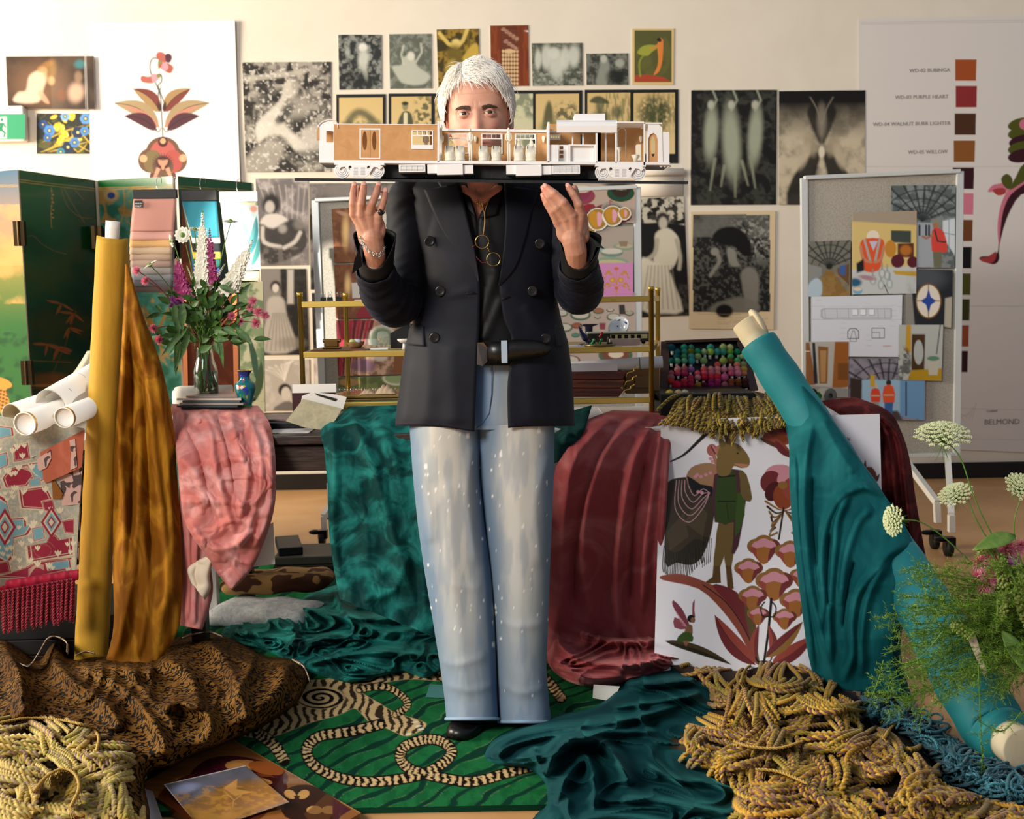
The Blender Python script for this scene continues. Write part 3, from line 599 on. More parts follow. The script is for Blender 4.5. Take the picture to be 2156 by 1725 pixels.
p.el(1971,470,8,8,'#8f8c74',0,.2);p.el(1970,476,6,7,'#a8765a',0,.3);p.po([(1962,486),(1975,480),(1988,490),(1995,528),(1978,532),(1962,528)],'#d8483c',1,1,2);p.li([(1968,484),(1974,508),(1990,510)],'#2f3136',3);p.li([(1963,495),(1950,502),(1943,498)],'#a8765a',5);p.po([(1964,530),(1984,530),(1982,563),(1966,563)],'#6f6f58',1)
for x in(1936,1950,1956):p.li([(x,475),(x,495)],'#283040',4)
pin(p,BR,'site_photograph','printed photo of a person in a red vest under a ribbed carriage roof','photograph',GB,1)
p=Pic([(1794,448),(1930,444),(1929,618),(1794,620)],.8,'#dcc27c');p.po([(1794,446),(1930,443),(1930,474),(1794,466)],'#a89a86',2);p.po([(1794,568),(1930,560),(1930,620),(1794,620)],'#c9cdcc',1.5)
p.po([(1876,485),(1918,486),(1918,512),(1876,510)],'#3f4a44',1);p.po([(1890,513),(1924,512),(1924,542),(1890,542)],'#5e3320',1);p.el(1907,527,12,11,'#c77a2c',0,.3,.8);p.el(1875,524,12,18,'#c98a34',0,.1);p.el(1890,550,14,14,'#5a1f2c',0,.1);p.el(1922,552,12,12,'#5a1f2c',0,.1)
p.el(1838,498,13,13,'#ece2cf',0,.1);p.el(1838,510,10,7,'#b87f62',0,.3);p.po([(1811,512),(1824,502),(1853,502),(1862,512),(1858,545),(1850,570),(1822,572),(1814,545)],'#e05a2e',1,1,2);p.li([(1820,505),(1832,548)],'#aeb0aa',5);p.li([(1852,505),(1843,548)],'#aeb0aa',5);p.po([(1830,508),(1848,508),(1839,528)],'#c9c6d8',1)
p.li([(1812,520),(1818,545),(1834,552)],'#c48a6a',6,1,sm=3);p.li([(1861,520),(1855,545),(1842,552)],'#c48a6a',6,1,sm=3);p.po([(1803,555),(1818,545),(1820,570),(1804,575)],'#1a1c22',2)
for x,y in[(1838,580),(1855,590),(1868,570),(1873,588),(1857,566)]:p.el(x,y+10,7,10,'#8b9c98',0,.3,.7);p.el(x,y+10,4,7,'#dfe6e4',0,.4,.7);p.li([(x,y-12),(x,y)],'#8b9c98',4,1,.7)
p.po([(1880,570),(1930,572),(1930,582),(1885,578)],'#c8a23a',1);p.el(1800,595,14,9,'#2c5f80',0,.4);p.el(1806,612,10,8,'#78b2d4',0,.2);p.el(1806,609,8,4,'#e9d2b0',0,.2);p.el(1826,585,18,5,'#b08a94',10,.4);p.li([(1862,600),(1870,618)],'#2e2a22',2)
pin(p,BR,'site_photograph','printed photo of a white-capped worker in orange vest over glass bottles','photograph',GB,3)
p=Pic([(1701,509),(1791,506),(1790,623),(1701,625)],.7,'#77766a');vault(p,1746,562);p.po([(1738,570),(1752,570),(1790,623),(1712,625)],'#8a6a38',1.5);p.tex('#a5854e',12,.5,.1,3,.5,mask=(p.y>575)*1.);p.po([(1763,565),(1788,555),(1788,600),(1764,578)],'#6d4f34',1);p.po([(1702,556),(1730,564),(1730,580),(1702,600)],'#8d8f8c',1);p.po([(1702,600),(1718,586),(1730,595),(1728,624),(1702,625)],'#b7cad6',1.5,1,3);p.po([(1768,560),(1780,558),(1780,580),(1768,578)],'#3f62a0',1);p.el(1746,561,7,6,'#20221f',0,.3)
pin(p,BR,'site_photograph','printed photo of a stripped carriage corridor with a wooden floor','photograph',GB,1)
p=Pic([(1909,567),(2006,569),(2003,691),(1907,684)],.8,'#23272c');p.el(1950,585,40,25,'#5a5f66',0,.6,.7);p.po([(1907,569),(1916,569),(1926,686),(1907,684)],'#8f8d86',1.5);p.po([(1990,628),(2005,625),(2003,691),(1988,688)],'#b5ae9e',1.5)
p.el(1955,634,27,37,'#8a6320',0,.02);p.el(1955,634,24.5,34,'#e6ddd0',0,.02);p.po([(1955,608),(1960,626),(1972,634),(1960,642),(1955,662),(1950,642),(1938,634),(1950,626)],'#2b4aa0',.8);p.el(1955,634,9,9,'#2b4aa0',0,.05)
p.li([(1955,598),(1955,612)],'#8a6320',2);p.li([(1955,656),(1955,670)],'#8a6320',2);p.li([(1929,634),(1942,634)],'#8a6320',2);p.li([(1968,634),(1981,634)],'#8a6320',2)
pin(p,BR,'site_photograph','printed photo of an oval stained glass window with a blue star','photograph',GB,3)
p=Pic([(1708,625),(1900,621),(1897,752),(1708,750)],.9,'#dcdfe8');LN='#70747c'
p.po([(1728,652),(1734,649),(1878,649),(1878,671),(1734,672),(1728,668)],'#b3b6bf',.6);p.po([(1732,654),(1736,651),(1875,651),(1875,669),(1736,670),(1732,666)],'#d2d5dd',.6)
for x in(1795,1812,1830):p.po([(x,652),(x+11,652),(x+11,664),(x,664)],'#f2f4f8',.4);p.li([(x,664),(x+11,664),(x+11,652)],LN,1)
for x in(1737,1762,1786,1848,1862):p.li([(x,650),(x+1,671)],LN,.9,.5,.7)
p.li([(1785,713),(1785,698),(1790,692),(1802,692),(1808,698),(1808,713),(1785,713)],'#33363c',1.6);p.li([(1791,712),(1795,697),(1799,697),(1803,712)],LN,1.2);p.li([(1790,713),(1790,719),(1803,719),(1803,713)],LN,1.2)
p.li([(1836,691),(1862,691),(1862,712),(1836,712),(1836,691)],'#33363c',1.4);p.li([(1836,700),(1852,700),(1852,712)],LN,1.2);p.el(1868,729,10,2,'#cf8d84',0,.4,.6)
for k in range(16):p.li([(1718+(k*53)%160,632+(k*37)%100),(1730+(k*53)%160,632+(k*37)%100)],LN,.8,.5,.35)
p._b(((p.y>672)&(p.y<674)|(p.y>645)&(p.y<646))*.25,c(LN))
pin(p,BR,'plan_drawing','white sheet with a fine line plan and section of a carriage','drawing',GB,2)
p=Pic([(1892,684),(1986,684),(1982,802),(1891,800)],.7,'#b9bdb8');p.po([(1908,684),(1918,684),(1918,742),(1906,742)],'#c99a30',1);p.po([(1920,704),(1948,704),(1946,781),(1919,780)],'#4a3218',1);p.el(1934,742,10,26,'#b7bcb9',0,.08);p.po([(1918,780),(1990,775),(1985,802),(1910,802)],'#b8921e',1.5);p.po([(1952,750),(1978,752),(1974,790),(1956,790)],'#c5c0b0',1);p.el(1965,755,13,5,'#5c8a72',0,.2);p.tex('#3a3a3c',7,.5,.1,5,.8,mask=p.m(1903,770,16,40,.2));p.li([(1980,684),(1972,745)],'#6a706e',3)
pin(p,BR,'site_photograph','printed photo of an oval-windowed wooden door and white bin on a yellow floor','photograph',GB,4)
p=Pic([(1696,720),(1787,719),(1786,837),(1697,835)],.7,'#b8b4ab');p.po([(1696,722),(1704,722),(1718,810),(1696,812)],'#8b5b34',1);p.po([(1710,722),(1716,722),(1722,808),(1714,808)],'#22252c',1);p.po([(1722,729),(1744,731),(1742,808),(1725,808)],'#8a5c30',1);p.po([(1727,738),(1740,738),(1738,805),(1728,805)],'#b58a58',1);p.po([(1758,720),(1787,720),(1786,815),(1752,820)],'#9a5c26',1);p.po([(1764,765),(1787,765),(1786,800),(1764,800)],'#7a4a20',1);p.po([(1697,812),(1786,818),(1786,837),(1697,835)],'#8f8f8a',1.5);p.li([(1696,740),(1704,740)],'#e8ece8',1.5)
pin(p,BR,'site_photograph','printed photo of leaning wood veneer panels, lower left of the pinboard','photograph',GB,3)
p=Pic([(1787,756),(1948,755),(1947,885),(1787,883)],.7,'#7a7684');p.tex('#a29ba6',14,.5,.12,3,.6);vault(p,1868,830,'#16171d')
p.po([(1815,800),(1900,800),(1900,870),(1815,862)],'#9dbfd6',1.5);p.po([(1790,795),(1814,800),(1812,872),(1790,880)],'#3a2c28',1);p.po([(1895,800),(1947,790),(1947,885),(1895,876)],'#6f9cc6',1.5);p.li([(1908,805),(1908,875)],'#2c3a4a',3);p.po([(1787,870),(1890,865),(1900,885),(1787,885)],'#4a4440',2)
for x,y,s in[(1843,812,.9),(1871,806,1.1)]:p.el(x,y,5*s,6*s,'#2e2620' if s>1 else '#c9bfa4',0,.2);p.po([(x-9*s,y+8),(x+9*s,y+8),(x+11*s,y+38*s),(x-10*s,y+38*s)],'#e0562c' if s>1 else '#d84830',1,1,2);p.li([(x-9*s,y+24*s),(x+9*s,y+24*s)],'#c7c09a',2.4);p.po([(x-8*s,y+38*s),(x+9*s,y+38*s),(x+6*s,y+70*s),(x-8*s,y+72*s)],'#3a64a0' if s>1 else '#9a9484',1)
p.po([(1832,790),(1842,790),(1842,815),(1832,815)],'#c9a43c',1)
pin(p,BR,'site_photograph','printed photo of two workers in orange vests inside a stripped carriage','photograph',GB,2)
def decor(p,seed):
 p.tex('#6a3a22',18,.5,.06,seed,.6,warp=1.5);p.tex('#a06a44',8,.6,.05,seed+4,.4)
p=Pic([(698,440),(850,432),(852,548),(704,553)],.7,'#86512f');decor(p,3);p.el(728,488,7,30,'#ffd08a',0,.8);p.el(745,490,9,32,'#c8a8a0',5,.6,.6);p.po([(748,478),(800,474),(800,530),(750,534)],'#d8c6b0',1);p.li([(748,500),(800,497)],'#8a6a58',2);p.po([(800,445),(850,441),(850,500),(800,495)],'#d9d0c2',1);p.el(722,450,14,4,'#d0a080',20,.5,.7)
pin(p,BY,'interior_print','brown floral wallpaper interior print with a glowing lamp, top left of its pinboard','print',GL)
p=Pic([(704,557),(860,552),(862,668),(707,671)],.7,'#8a5533');decor(p,5);p.el(732,600,6,20,'#ffd390',0,.8);p.po([(740,596),(800,592),(800,626),(742,628)],'#d9cfc4',1);p.li([(770,594),(770,627)],'#8a6a58',2);p.po([(760,557),(840,554),(840,572),(772,568)],'#5e6a34',2,1,2)
p.po([(775,640),(790,645),(800,671),(752,671),(756,652)],'#8e2430',1,1,2)
pin(p,BY,'interior_print','brown interior print with a window strip and curved red chair back','print',GL)
p=Pic([(707,674),(885,668),(888,788),(712,792)],.7,'#a0785c')
p.tex('#c8a488',14,.5,.12,8,.7);p.tex('#5a3a2c',9,.55,.08,9,.7)
for k in range(9):p.po([(708+k*9,674),(717+k*9,674),(714+k*5,792),(708+k*6,792)],'#a8223a' if k%2 else '#6e1426',1.2)
p.el(805,715,30,30,'#d9cfc0',0,.1);p.el(805,715,26,26,'#76866a',0,.2);p.el(765,770,26,14,'#7b5a68',0,.3);p.el(800,752,16,9,'#c8b8a8',0,.3);p.po([(830,740),(850,740),(848,790),(828,790)],'#7a4c28',1)
pin(p,BY,'interior_print','lounge interior print with a deep red pleated curtain, seen through the cart','print',GL)
p=Pic([(712,795),(890,790),(892,900),(716,902)],.5,'#5c6438');p.tex('#7d8a48',16,.5,.1,9,.7);p.el(835,796,30,16,'#d0c8b0',0,.1);p.el(835,796,25,12,'#8a9a6a',0,.1);p.el(735,805,22,8,'#b08a5a',0,.3)
pin(p,BY,'interior_print','green toned interior print with a pale clock, lowest on the left pinboard','print',GL)
p=Pic([(1190,384),(1338,379),(1338,470),(1192,472)],.8,'#b5a193')
def cup(p,x,y,r,body,inner,sauc=None):
 if sauc:p.el(x,y+r*.75,r*1.5,r*.95,'#b9a070',0,.02);p.el(x,y+r*.75,r*1.44,r*.9,sauc,0,.02);p.el(x,y+r*.7,r*.8,r*.5,sauc,0,.2)
 p.po([(x-r,y),(x-r*.8,y+r*.8),(x-r*.3,y+r*1.15),(x+r*.3,y+r*1.15),(x+r*.8,y+r*.8),(x+r,y)],body,.8,1,3);p.el(x,y,r,r*.42,'#c8b088',0,.03);p.el(x,y,r*.92,r*.36,inner,0,.05)
cup(p,1224,398,20,'#7d3048','#c4bcae','#8a3a4e');cup(p,1307,392,20,'#30241c','#bdb4a4','#1d4630');p.el(1300,389,30,3,'#3a3430',0,.4)
p.po([(1215,440),(1250,430),(1262,470),(1215,472)],'#8e2030',1,1,3);p.el(1250,455,14,18,'#4a4a42',0,.1);p.el(1290,450,40,20,'#7a2638',10,.05);p.el(1290,440,24,15,'#9a948a',10,.05);p.el(1291,442,21,12,'#7c776a',10,.1);p.li([(1284,432),(1284,422),(1290,425)],'#a8344a',2)
pin(p,BY,'tableware_print','print of burgundy and green teacups beside the raised right-hand fingers','print',GL)
p=Pic([(1235,478),(1334,476),(1334,556),(1237,558)],.8,'#ada093');p.el(1265,525,18,6,'#8fa49a',0,.1);p.el(1315,520,24,8,'#8b9a80',0,.05);p.el(1315,518,18,5,'#b8ac98',0,.1);p.po([(1303,508),(1322,508),(1320,519),(1306,519)],'#8e7a60',1);p.el(1288,532,24,9,'#6f8a7c',0,.05);p.el(1288,529,22,6,'#cfc7ba',0,.08);p.el(1285,552,38,11,'#8ca08a',0,.05);p.el(1285,555,34,8,'#c0b88a',0,.05)
pin(p,BY,'tableware_print','grey print of pale green dishes below the golden flower cutout','print',GL)
p=Pic([(1256,554),(1333,553),(1333,630),(1258,631)],1.0,'#cf8aba')
OG='#c98a34'
for s in(-1,1):
 p.li([(1298,616),(1298+6*s,600),(1298+20*s,605)],OG,1.6,sm=4);p.li([(1298,600),(1298+8*s,578),(1298+20*s,576)],OG,1.6,sm=4)
 for k in range(6):p.el(1298+s*(12+2.6*k),572+(k-2)**2*1.4,3.2,1.8,OG,s*50,.2);p.el(1298+s*(14+2.6*k),597+(k-2)**2*1.4,3.2,1.8,OG,s*50,.2)
 p.el(1298+s*9,590,5.5,5.5,OG,0,.1);p.el(1298+s*9,590,3.5,3.5,'#dba85c',0,.3)
p.li([(1298,568),(1298,625)],OG,1.4);p.el(1298,566,5,3,'#d06a3c',0,.1);p.el(1298,607,4,3,'#d06a3c',0,.1)
pin(p,BY,'floral_print','pink card with a symmetrical golden flower motif, above the right end of the cart','print',GL,2)
p=Pic([(1160,620),(1337,616),(1341,800),(1163,802)],.8,'#b7a69a')
for x,y,r,a_,b_ in[(1222,663,22,'#4e6a52','#c7bfb0'),(1260,655,12,'#4f6a40','#a06a4a'),(1285,653,8,'#3f4a40','#c0b8a6'),(1292,668,15,'#4e6a52','#c7bfb0'),(1325,660,10,'#3a4038','#aaa292'),(1182,660,14,'#4e6a52','#c7bfb0'),(1215,686,12,'#7d4a3a','#9a5a44'),(1258,668,7,'#4e5a50','#b8b0a0'),(1188,690,18,'#4e6a52','#c7bfb0'),(1212,706,9,'#3d6a50','#5d8a70'),(1296,748,36,'#4c6a50','#7d4a3a'),(1200,760,22,'#7c4a50','#c7bfb0')]:p.el(x,y,r,r*.55,a_,0,.05);p.el(x,y-1,r*.8,r*.4,b_,0,.08)
p.po([(1303,642),(1315,642),(1317,662),(1304,662)],'#3a3430',1);p.po([(1262,680),(1275,680),(1274,694),(1263,694)],'#8a4050',1);p.el(1297,746,16,8,'#e0cfb8',0,.1)
pin(p,BY,'tableware_print','print of many green and rust plates, seen through the right of the cart','print',GL)
p=MB()
fx=[(1232,488,20),(1258,462,22),(1290,455,20),(1315,450,12)]
t=empty('flower_cutout',P(1285,500,BY-.02),'gold and pink paper flower cutout pinned over the teacup print','paper cutout')
for i,(x,y,r)in enumerate(fx):
 q=Pic([(x-r-3,y-r-3),(x+r+3,y-r-3),(x+r+3,y+r+3),(x-r-3,y+r+3)],1,'#ece6d8')
 q.po([(x-r,y-3),(x-r*.6,y-r*.8),(x,y-r),(x+r*.6,y-r*.8),(x+r,y),(x+r*.5,y+r*.8),(x-r*.4,y+r*.9)],'#a07a2c',.8,1,4);q.el(x-r*.25,y,r*.5,r*.8,'#c08a28',-15,.05);q.po([(x,y-r*.7),(x+r*.5,y-r*.3),(x+r*.3,y+r*.6),(x,y+r*.5)]if i else[(x-r*.6,y-r*.5),(x+r*.2,y-r*.7),(x,y),(x-r*.8,y+r*.4)],'#dd9fae',.8,1,3)
 d=np.hypot((q.x-x)/1.0,(q.y-y)/1.0)<r+2.5
 b=MB();V=P(q.x,q.y,BY-.024-.0006*i);idx=np.arange(q.nx*q.ny).reshape(q.ny,q.nx);fc=[(idx[j,k],idx[j+1,k],idx[j+1,k+1],idx[j,k+1])for j in range(q.ny-1)for k in range(q.nx-1)if d[j,k]and d[j+1,k]and d[j,k+1]and d[j+1,k+1]]
 b.add(V.reshape(-1,3),fc,q.c.reshape(-1,3));b.build('petal_cluster',_M['paper'],t)
 #  folding screen
mat('lacquer',attr=True,rough=.22,spec=.6,coat=.3)
scr=empty('folding_screen',(-1.9,5.0,0),'green lacquered folding screen painted with gold landscape and bamboo','folding screen')
mat('screen_edge','#0d2413',.4);mat('hinge','#3a2c16',.4,.8)
def panel(a,b_,Y0,Y1,paint,res=.6):
 q0=P(*a,Y0);q1=P(*b_,Y1);bl=proj((q0[0],q0[1],.02));br=proj((q1[0],q1[1],.02))
 p=Pic([a,b_,br,bl],res,'#123d1e');paint(p);Y=1/((1-p.u)/Y0+p.u/Y1)
 p.build('screen_panel',Y,_M['lacquer'],scr,thick=.025)
 return p
GO,GD='#b08a3e','#7a5522'
def s1(p):
 p.grad('#43647a','#b98a4c',.0,.22);p.c[:]=np.where((p.y>560)[...,None],np.array(c('#7e7a34')),p.c);t=sstep(520,700,p.y)[...,None];p.c=p.c*(1-t)+np.array(c('#2c5a22'))*t
 p.tex('#c89a58',40,.5,.15,3,.6,mask=((p.y>430)&(p.y<640))*1.);p.tex('#14280f',20,.6,.08,4,.5,mask=(p.y>700)*1.)
 for y in(390,393):p.li([(-200,y),(40,y)],GO,1.2)
 p.po([(-40,800),(0,795),(22,805),(24,815),(12,822),(20,850),(0,870),(-40,880)],'#b98030',1,1,3)
 for k in range(20):p.el(-5+(k*7)%22,820+k*2.4,3,2.4,'#5c3a14',0,.3)
def s2(p):
 p.tex('#0a2410',120,.5,.3,6,.9);p.grad('#1f6a30','#0a1f0d',0,.35,a=.55);p.c*=(1-.5*sstep(100,200,p.x)*(p.x<220))[...,None]
 for d in(0,5):p.li([(40,378+d),(200,397+d)],GO,1.2)
 p.li([(108,395),(110,420),(107,450),(109,480)],GO,1.5,.8,.8)
 for k in range(8):p.el(109+(k%2)*3,402+8*k,2,1.6,GO)
 for a_ in([(128,393),(140,430),(165,455),(195,460)],[(133,393),(150,425),(178,470)],[(155,397),(175,420)]):p.li(a_,GD,1.3,sm=5)
 p.li([(52,500),(70,497),(90,515),(120,530),(140,535)],GD,1.4,.8,.8,sm=4)
 for x,y in[(130,640),(155,660),(145,690),(120,735),(125,730),(100,725)]:
  for k in range(4):a_=-2.4+k*1.2+x;p.leaf((x,y),(x+34*math.cos(a_),y+34*abs(math.sin(a_))-8),2.6,'#7d3f18')
 p.li([(160,655),(140,720),(110,790)],'#5a3214',1.6)
 p.el(105,800,42,14,'#7d4416',0,.6,.8);p.el(100,812,34,3,'#c07a2c',0,.5,.7)
 for y in(760,818):p.li([(60,y),(150,y+3)],GD,1.5,1,.7)
def s3(p):
 p.c[:]=c('#1f4a3a');p.tex('#3a6a5e',26,.5,.15,7,.8);p.tex('#8a6228',24,.56,.06,8,.7,warp=1.4);p._b((p.y<394)*1.,c('#1a5a2a'))
 for d in(0,4):p.li([(205,396+d),(365,391+d)],GO,1.2)
 p.el(234,410,16,13,'#8d7850',20,.3);p.el(234,412,8,7,'#28386a',0,.2);p.li([(260,400),(262,440),(250,480)],'#8a6228',2,sm=4)
 for k in range(10):p.leaf((330,700),(300+12*(k%6),640+20*(k%5)),3,'#6a4a1a')
def s4(p):
 p.c[:]=c('#1a5a2c');p._b((p.y>400)*.8,c('#12361f'));p.tex('#6a7a54',22,.5,.12,9,.5,mask=(p.y>600)*1.);p.tex('#98a07c',20,.56,.08,10,.5,mask=((p.x>490)&(p.y>560))*1.)
 for d in(0,4):p.li([(374,392+d),(535,402+d)],GO,1.2)
for a_ in[((-125,372),(37,357),5.2,4.75,s1),((40,358),(200,380),4.75,5.15,s2),((206,380),(363,371),5.15,4.85,s3),((374,371),(530,385),4.85,5.2,s4)]:panel(*a_)
for x,y,Y in[(42,492,4.7),(58,785,4.7),(205,500,5.1),(369,520,4.8)]:
 o=P(x,y,Y);b=MB();b.box(o-[.022,.012,.05],o+[.022,.012,.05]);b.tube([o+[0,-.014,-.05],o+[0,-.014,.05]],.006,8);b.build('hinge',_M['hinge'],scr,smooth=False)
 #  tables
mat('darkwood','#2b211d',.38,wood=('#4a3a32',30,(.3,4,6)),bump=.3,bs=80)
mat('whitelam','#dedede',.4)
def table(x0,x1,y0,y1,m,label,legs=True,apron=None,top=.03):
 t=empty('table' if not apron else 'desk',((x0+x1)/2,(y0+y1)/2,0),label,'table')
 b=MB();b.box((x0,y0,.75-top),(x1,y1,.75));b.build('tabletop',m,t,smooth=False,bevel=.004)
 for x in(x0+.05,x1-.05):
  for y in(y0+.06,y1-.06):b=MB();b.bar((x,y,0),(x,y,.75-top),.045);b.build('leg',m,t,smooth=False)
 if apron:
  for k in range(2):
   a_=x0+.05+k*(x1-x0-.1)/2;b=MB();b.box((a_+.006,y0+.03,.637),(a_+(x1-x0-.1)/2-.006,y0+.35,.715));b.build('drawer',m,t,smooth=False,bevel=.003)
 return t
table(-1.04,.06,3.44,4.2,_M['darkwood'],'dark grained wooden desk with a drawer front, showing between the pink and green velvets',apron=1,top=.028)
table(-2.35,-1.06,3.42,4.15,_M['whitelam'],'white table at the left under the patterned tapestry cloth')
table(.08,1.12,3.5,4.2,_M['whitelam'],'white table at the right under the printed flower banner')
#  brass cart
cart=empty('brass_cart',(-.08,3.9,.75),'polished brass three-tier shelf cart standing on the desk behind the man','shelf cart')
FL,FRt,BL_,BRt=P(632,640,3.65)[:2],P(1371,640,3.65)[:2],P(728,640,4.15)[:2],P(1385,640,4.15)[:2]
zs=[P(632,642,3.65)[2],P(632,748,3.65)[2],P(700,854,3.65)[2]]
ztop=P(632,624,3.65)[2]
for q in(FL,FRt,BL_,BRt):b=MB();b.lathe([(0,.751),(.0085,.751),(.0085,ztop),(.010,ztop),(.010,ztop+.012),(0,ztop+.012)],(q[0],q[1],0),14);b.build('post',_M['brass'],cart)
mat('glass','#f4fbf8',.03,trans=1,ior=1.45)
mat('clearsheet','#dfe8e4',.05,trans=.0,alpha=.16)
for z in zs:
 cs_=[np.array([*FL,z]),np.array([*FRt,z]),np.array([*BRt,z]),np.array([*BL_,z])]
 b=MB()
 for i in range(4):b.bar(cs_[i],cs_[(i+1)%4],.012,.019)
 b.build('shelf_rail',_M['brass'],cart,smooth=False,bevel=.002)
 b=MB();b.add([p+[0,0,.007]for p in cs_]+[p+[0,0,.009]for p in cs_],[(0,3,2,1),(4,5,6,7),(0,1,5,4),(1,2,6,5),(2,3,7,6),(3,0,4,7)]);b.build('shelf_glass',_M['clearsheet'],cart,smooth=False)
def sh(x,k,Y=3.75):
 return np.array([P(x,700,Y)[0],Y,zs[k]+.0105])
 #  standing man
man=empty('person',(-.05,2.98,0),'white-haired person in a navy blazer and faded paint-flecked jeans holding up a train model','person')
YM=3.0
def kf(tab,y):
 t=np.array(tab,float);o=[]
 for k in range(1,t.shape[1]):o.append(np.interp(y,t[:,0],t[:,k]))
 ker=np.ones(7)/7
 return[np.convolve(np.pad(q,3,'edge'),ker,'valid')for q in o]
mat('skin',attr=True,rough=.5,sss=.25,bump=.25,bs=350,spec=.35)
mat('hair_white','#fffaf0',.5,spec=.3,sss=.0)
mat('brow','#6e5648',.8)
mat('navy','#0c0e17',.62,sheen=.35,sheencol='#5a6078',bump=.18,bs=1500,spec=.25,mott=('#11141f',9,.5))
mat('blackshirt','#08090b',.55,sheen=.35,sheencol='#404650',spec=.3)
mat('denim',attr=True,rough=.85,bump=.35,bs=1800,spec=.15)
mat('blackleather','#0b0a0a',.32,spec=.5,bump=.1,bs=400)
mat('silver','#bdb9b0',.25,1);mat('gold','#caa55a',.25,1)
TOR=[(346,962,1056,.062,.062),(356,940,1082,.066,.068),(368,905,1122,.074,.076),(382,868,1160,.086,.088),(398,850,1180,.098,.095),(440,852,1186,.115,.105),(500,866,1180,.122,.11),(560,878,1173,.124,.11),(627,884,1169,.122,.108),(684,871,1181,.125,.112),(727,857,1194,.13,.118),(796,847,1203,.135,.122),(881,836,1207,.14,.125),(915,834,1208,.14,.125)]
def torso(y,sc_=1.0):
 t=np.array(TOR);xl,xr,df,db=[np.interp(y,t[:,0],t[:,k])for k in(1,2,3,4)]
 xm=(xl+xr)/2;hw=(xr-xl)/2*sc_;return xm,hw,df,db
def Yfront(x,y,sc_=1.0,add=0):
 xm,hw,df,db=torso(np.asarray(y,float),sc_);q=np.clip(np.abs((x-xm)/hw),0,1);return YM-(df*sc_+add)*(1-q**2.4)**.5
def shell(e1,e2,y0,y1,sc_,nf=34,nb=30,nr=110,add=0,hem=None,disp=None):
 """open garment body: front-left edge round the back to front-right edge"""
 ys=np.linspace(y0,y1,nr);a=cr(e1,6);b_=cr(e2,6);V=np.zeros((nr,2*nf+nb,3))
 for j,y in enumerate(ys):
  xm,hw,df,db=torso(y,sc_);x1=np.interp(y,a[:,1],a[:,0]);x2=np.interp(y,b_[:,1],b_[:,0])
  t=np.linspace(0,1,nf);s=np.sin(t*pi/2)
  xa=x1+(xm-hw-x1)*s;xb=(x2+(xm+hw-x2)*s)[::-1];tb=np.linspace(-pi/2,pi/2,nb+2)[1:-1];xc=xm+hw*np.sin(tb)
  X=np.r_[xa,xc,xb]
  ya=Yfront(xa,y,sc_,add);yb=Yfront(xb,y,sc_,add);yc=YM+db*sc_*np.cos(tb)
  Y=np.r_[ya,yc,yb]
  yy=np.full(X.shape,y)
  if hem:yy=y+(y-y0)/(y1-y0)*hem(X)
  if disp is not None:Y=Y-disp(X,yy)*(Y<YM+.02)
  V[j]=P(X,yy,Y)
 return V,2*nf+nb,nr
E1=[(962,346),(962,366),(970,388),(984,458),(999,521),(1010,592),(1008,712),(1003,800),(999,915)]
E2=[(1056,346),(1058,366),(1061,390),(1064,474),(1058,552),(1051,598),(1056,646),(1063,681),(1076,712),(1077,756),(1071,787),(1068,834),(1070,915)]
JF=[([(890,690),(905,760),(900,900)],16,.006,.1),([(950,720),(955,900)],20,.006,.1),([(865,760),(850,900)],10,.005),([(1115,760),(1120,900)],22,.007),([(1165,740),(1180,900)],14,.006),([(1100,640),(1155,720)],14,.005),([(930,590),(890,680)],16,-.004),([(920,420),(890,560),(900,660)],8,-.0025),([(1000,610),(940,625),(890,640)],9,.004),([(1052,610),(1110,640),(1165,640)],9,.004),([(1160,690),(1140,800),(1150,900)],16,.005)]
V,nu,nv=shell(E1,E2,347,905,1.0,hem=lambda X:-8+12*np.exp(-((X-1010)/60)**2),disp=lambda x,y:fieldfold(x,y,JF)+.004*(fbm(x/40,y/90,3,5)-.5))
b=MB();b.grid(V,nu,nv);jk=b.build('jacket',_M['navy'],man,solid=.003)
def strip(inner,outer,n,m,off,name,material,parent,thick=.003,sc_=1.0):
 def rs(p,k):
  p=cr(p,8);d=np.r_[0,np.cumsum(np.hypot(*np.diff(p,axis=0).T))];t=np.linspace(0,d[-1],k);return np.stack([np.interp(t,d,p[:,0]),np.interp(t,d,p[:,1])],1)
 a,b_=rs(inner,n),rs(outer,n);t=np.linspace(0,1,m)[None,:,None];q=a[:,None]*(1-t)+b_[:,None]*t
 Y=Yfront(q[...,0],q[...,1],sc_)-off*(1-.35*t[...,0])-.002;V=P(q[...,0],q[...,1],Y);B=MB();B.grid(V,m,n);return B.build(name,material,parent,solid=thick)
LP1=[(893,400),(903,424),(912,445),(930,482),(955,518),(980,548),(996,568),(1009,594)]
strip([(967,388),(975,420),(984,458),(992,492),(999,521),(1005,560),(1010,594)],LP1,50,14,.007,'lapel',_M['navy'],jk)
strip([(1063,390),(1064,430),(1064,474),(1061,520),(1057,556),(1051,600)],[(1134,399),(1128,424),(1121,440),(1106,505),(1086,562),(1052,602)],50,14,.007,'lapel',_M['navy'],jk)
strip([(960,350),(960,368),(968,390)],[(938,352),(920,376),(931,400)],10,8,.008,'collar',_M['navy'],jk);strip([(1060,350),(1060,368),(1062,390)],[(1082,352),(1104,376),(1096,398)],10,8,.008,'collar',_M['navy'],jk)
mat('button','#15120f',.25,spec=.6)
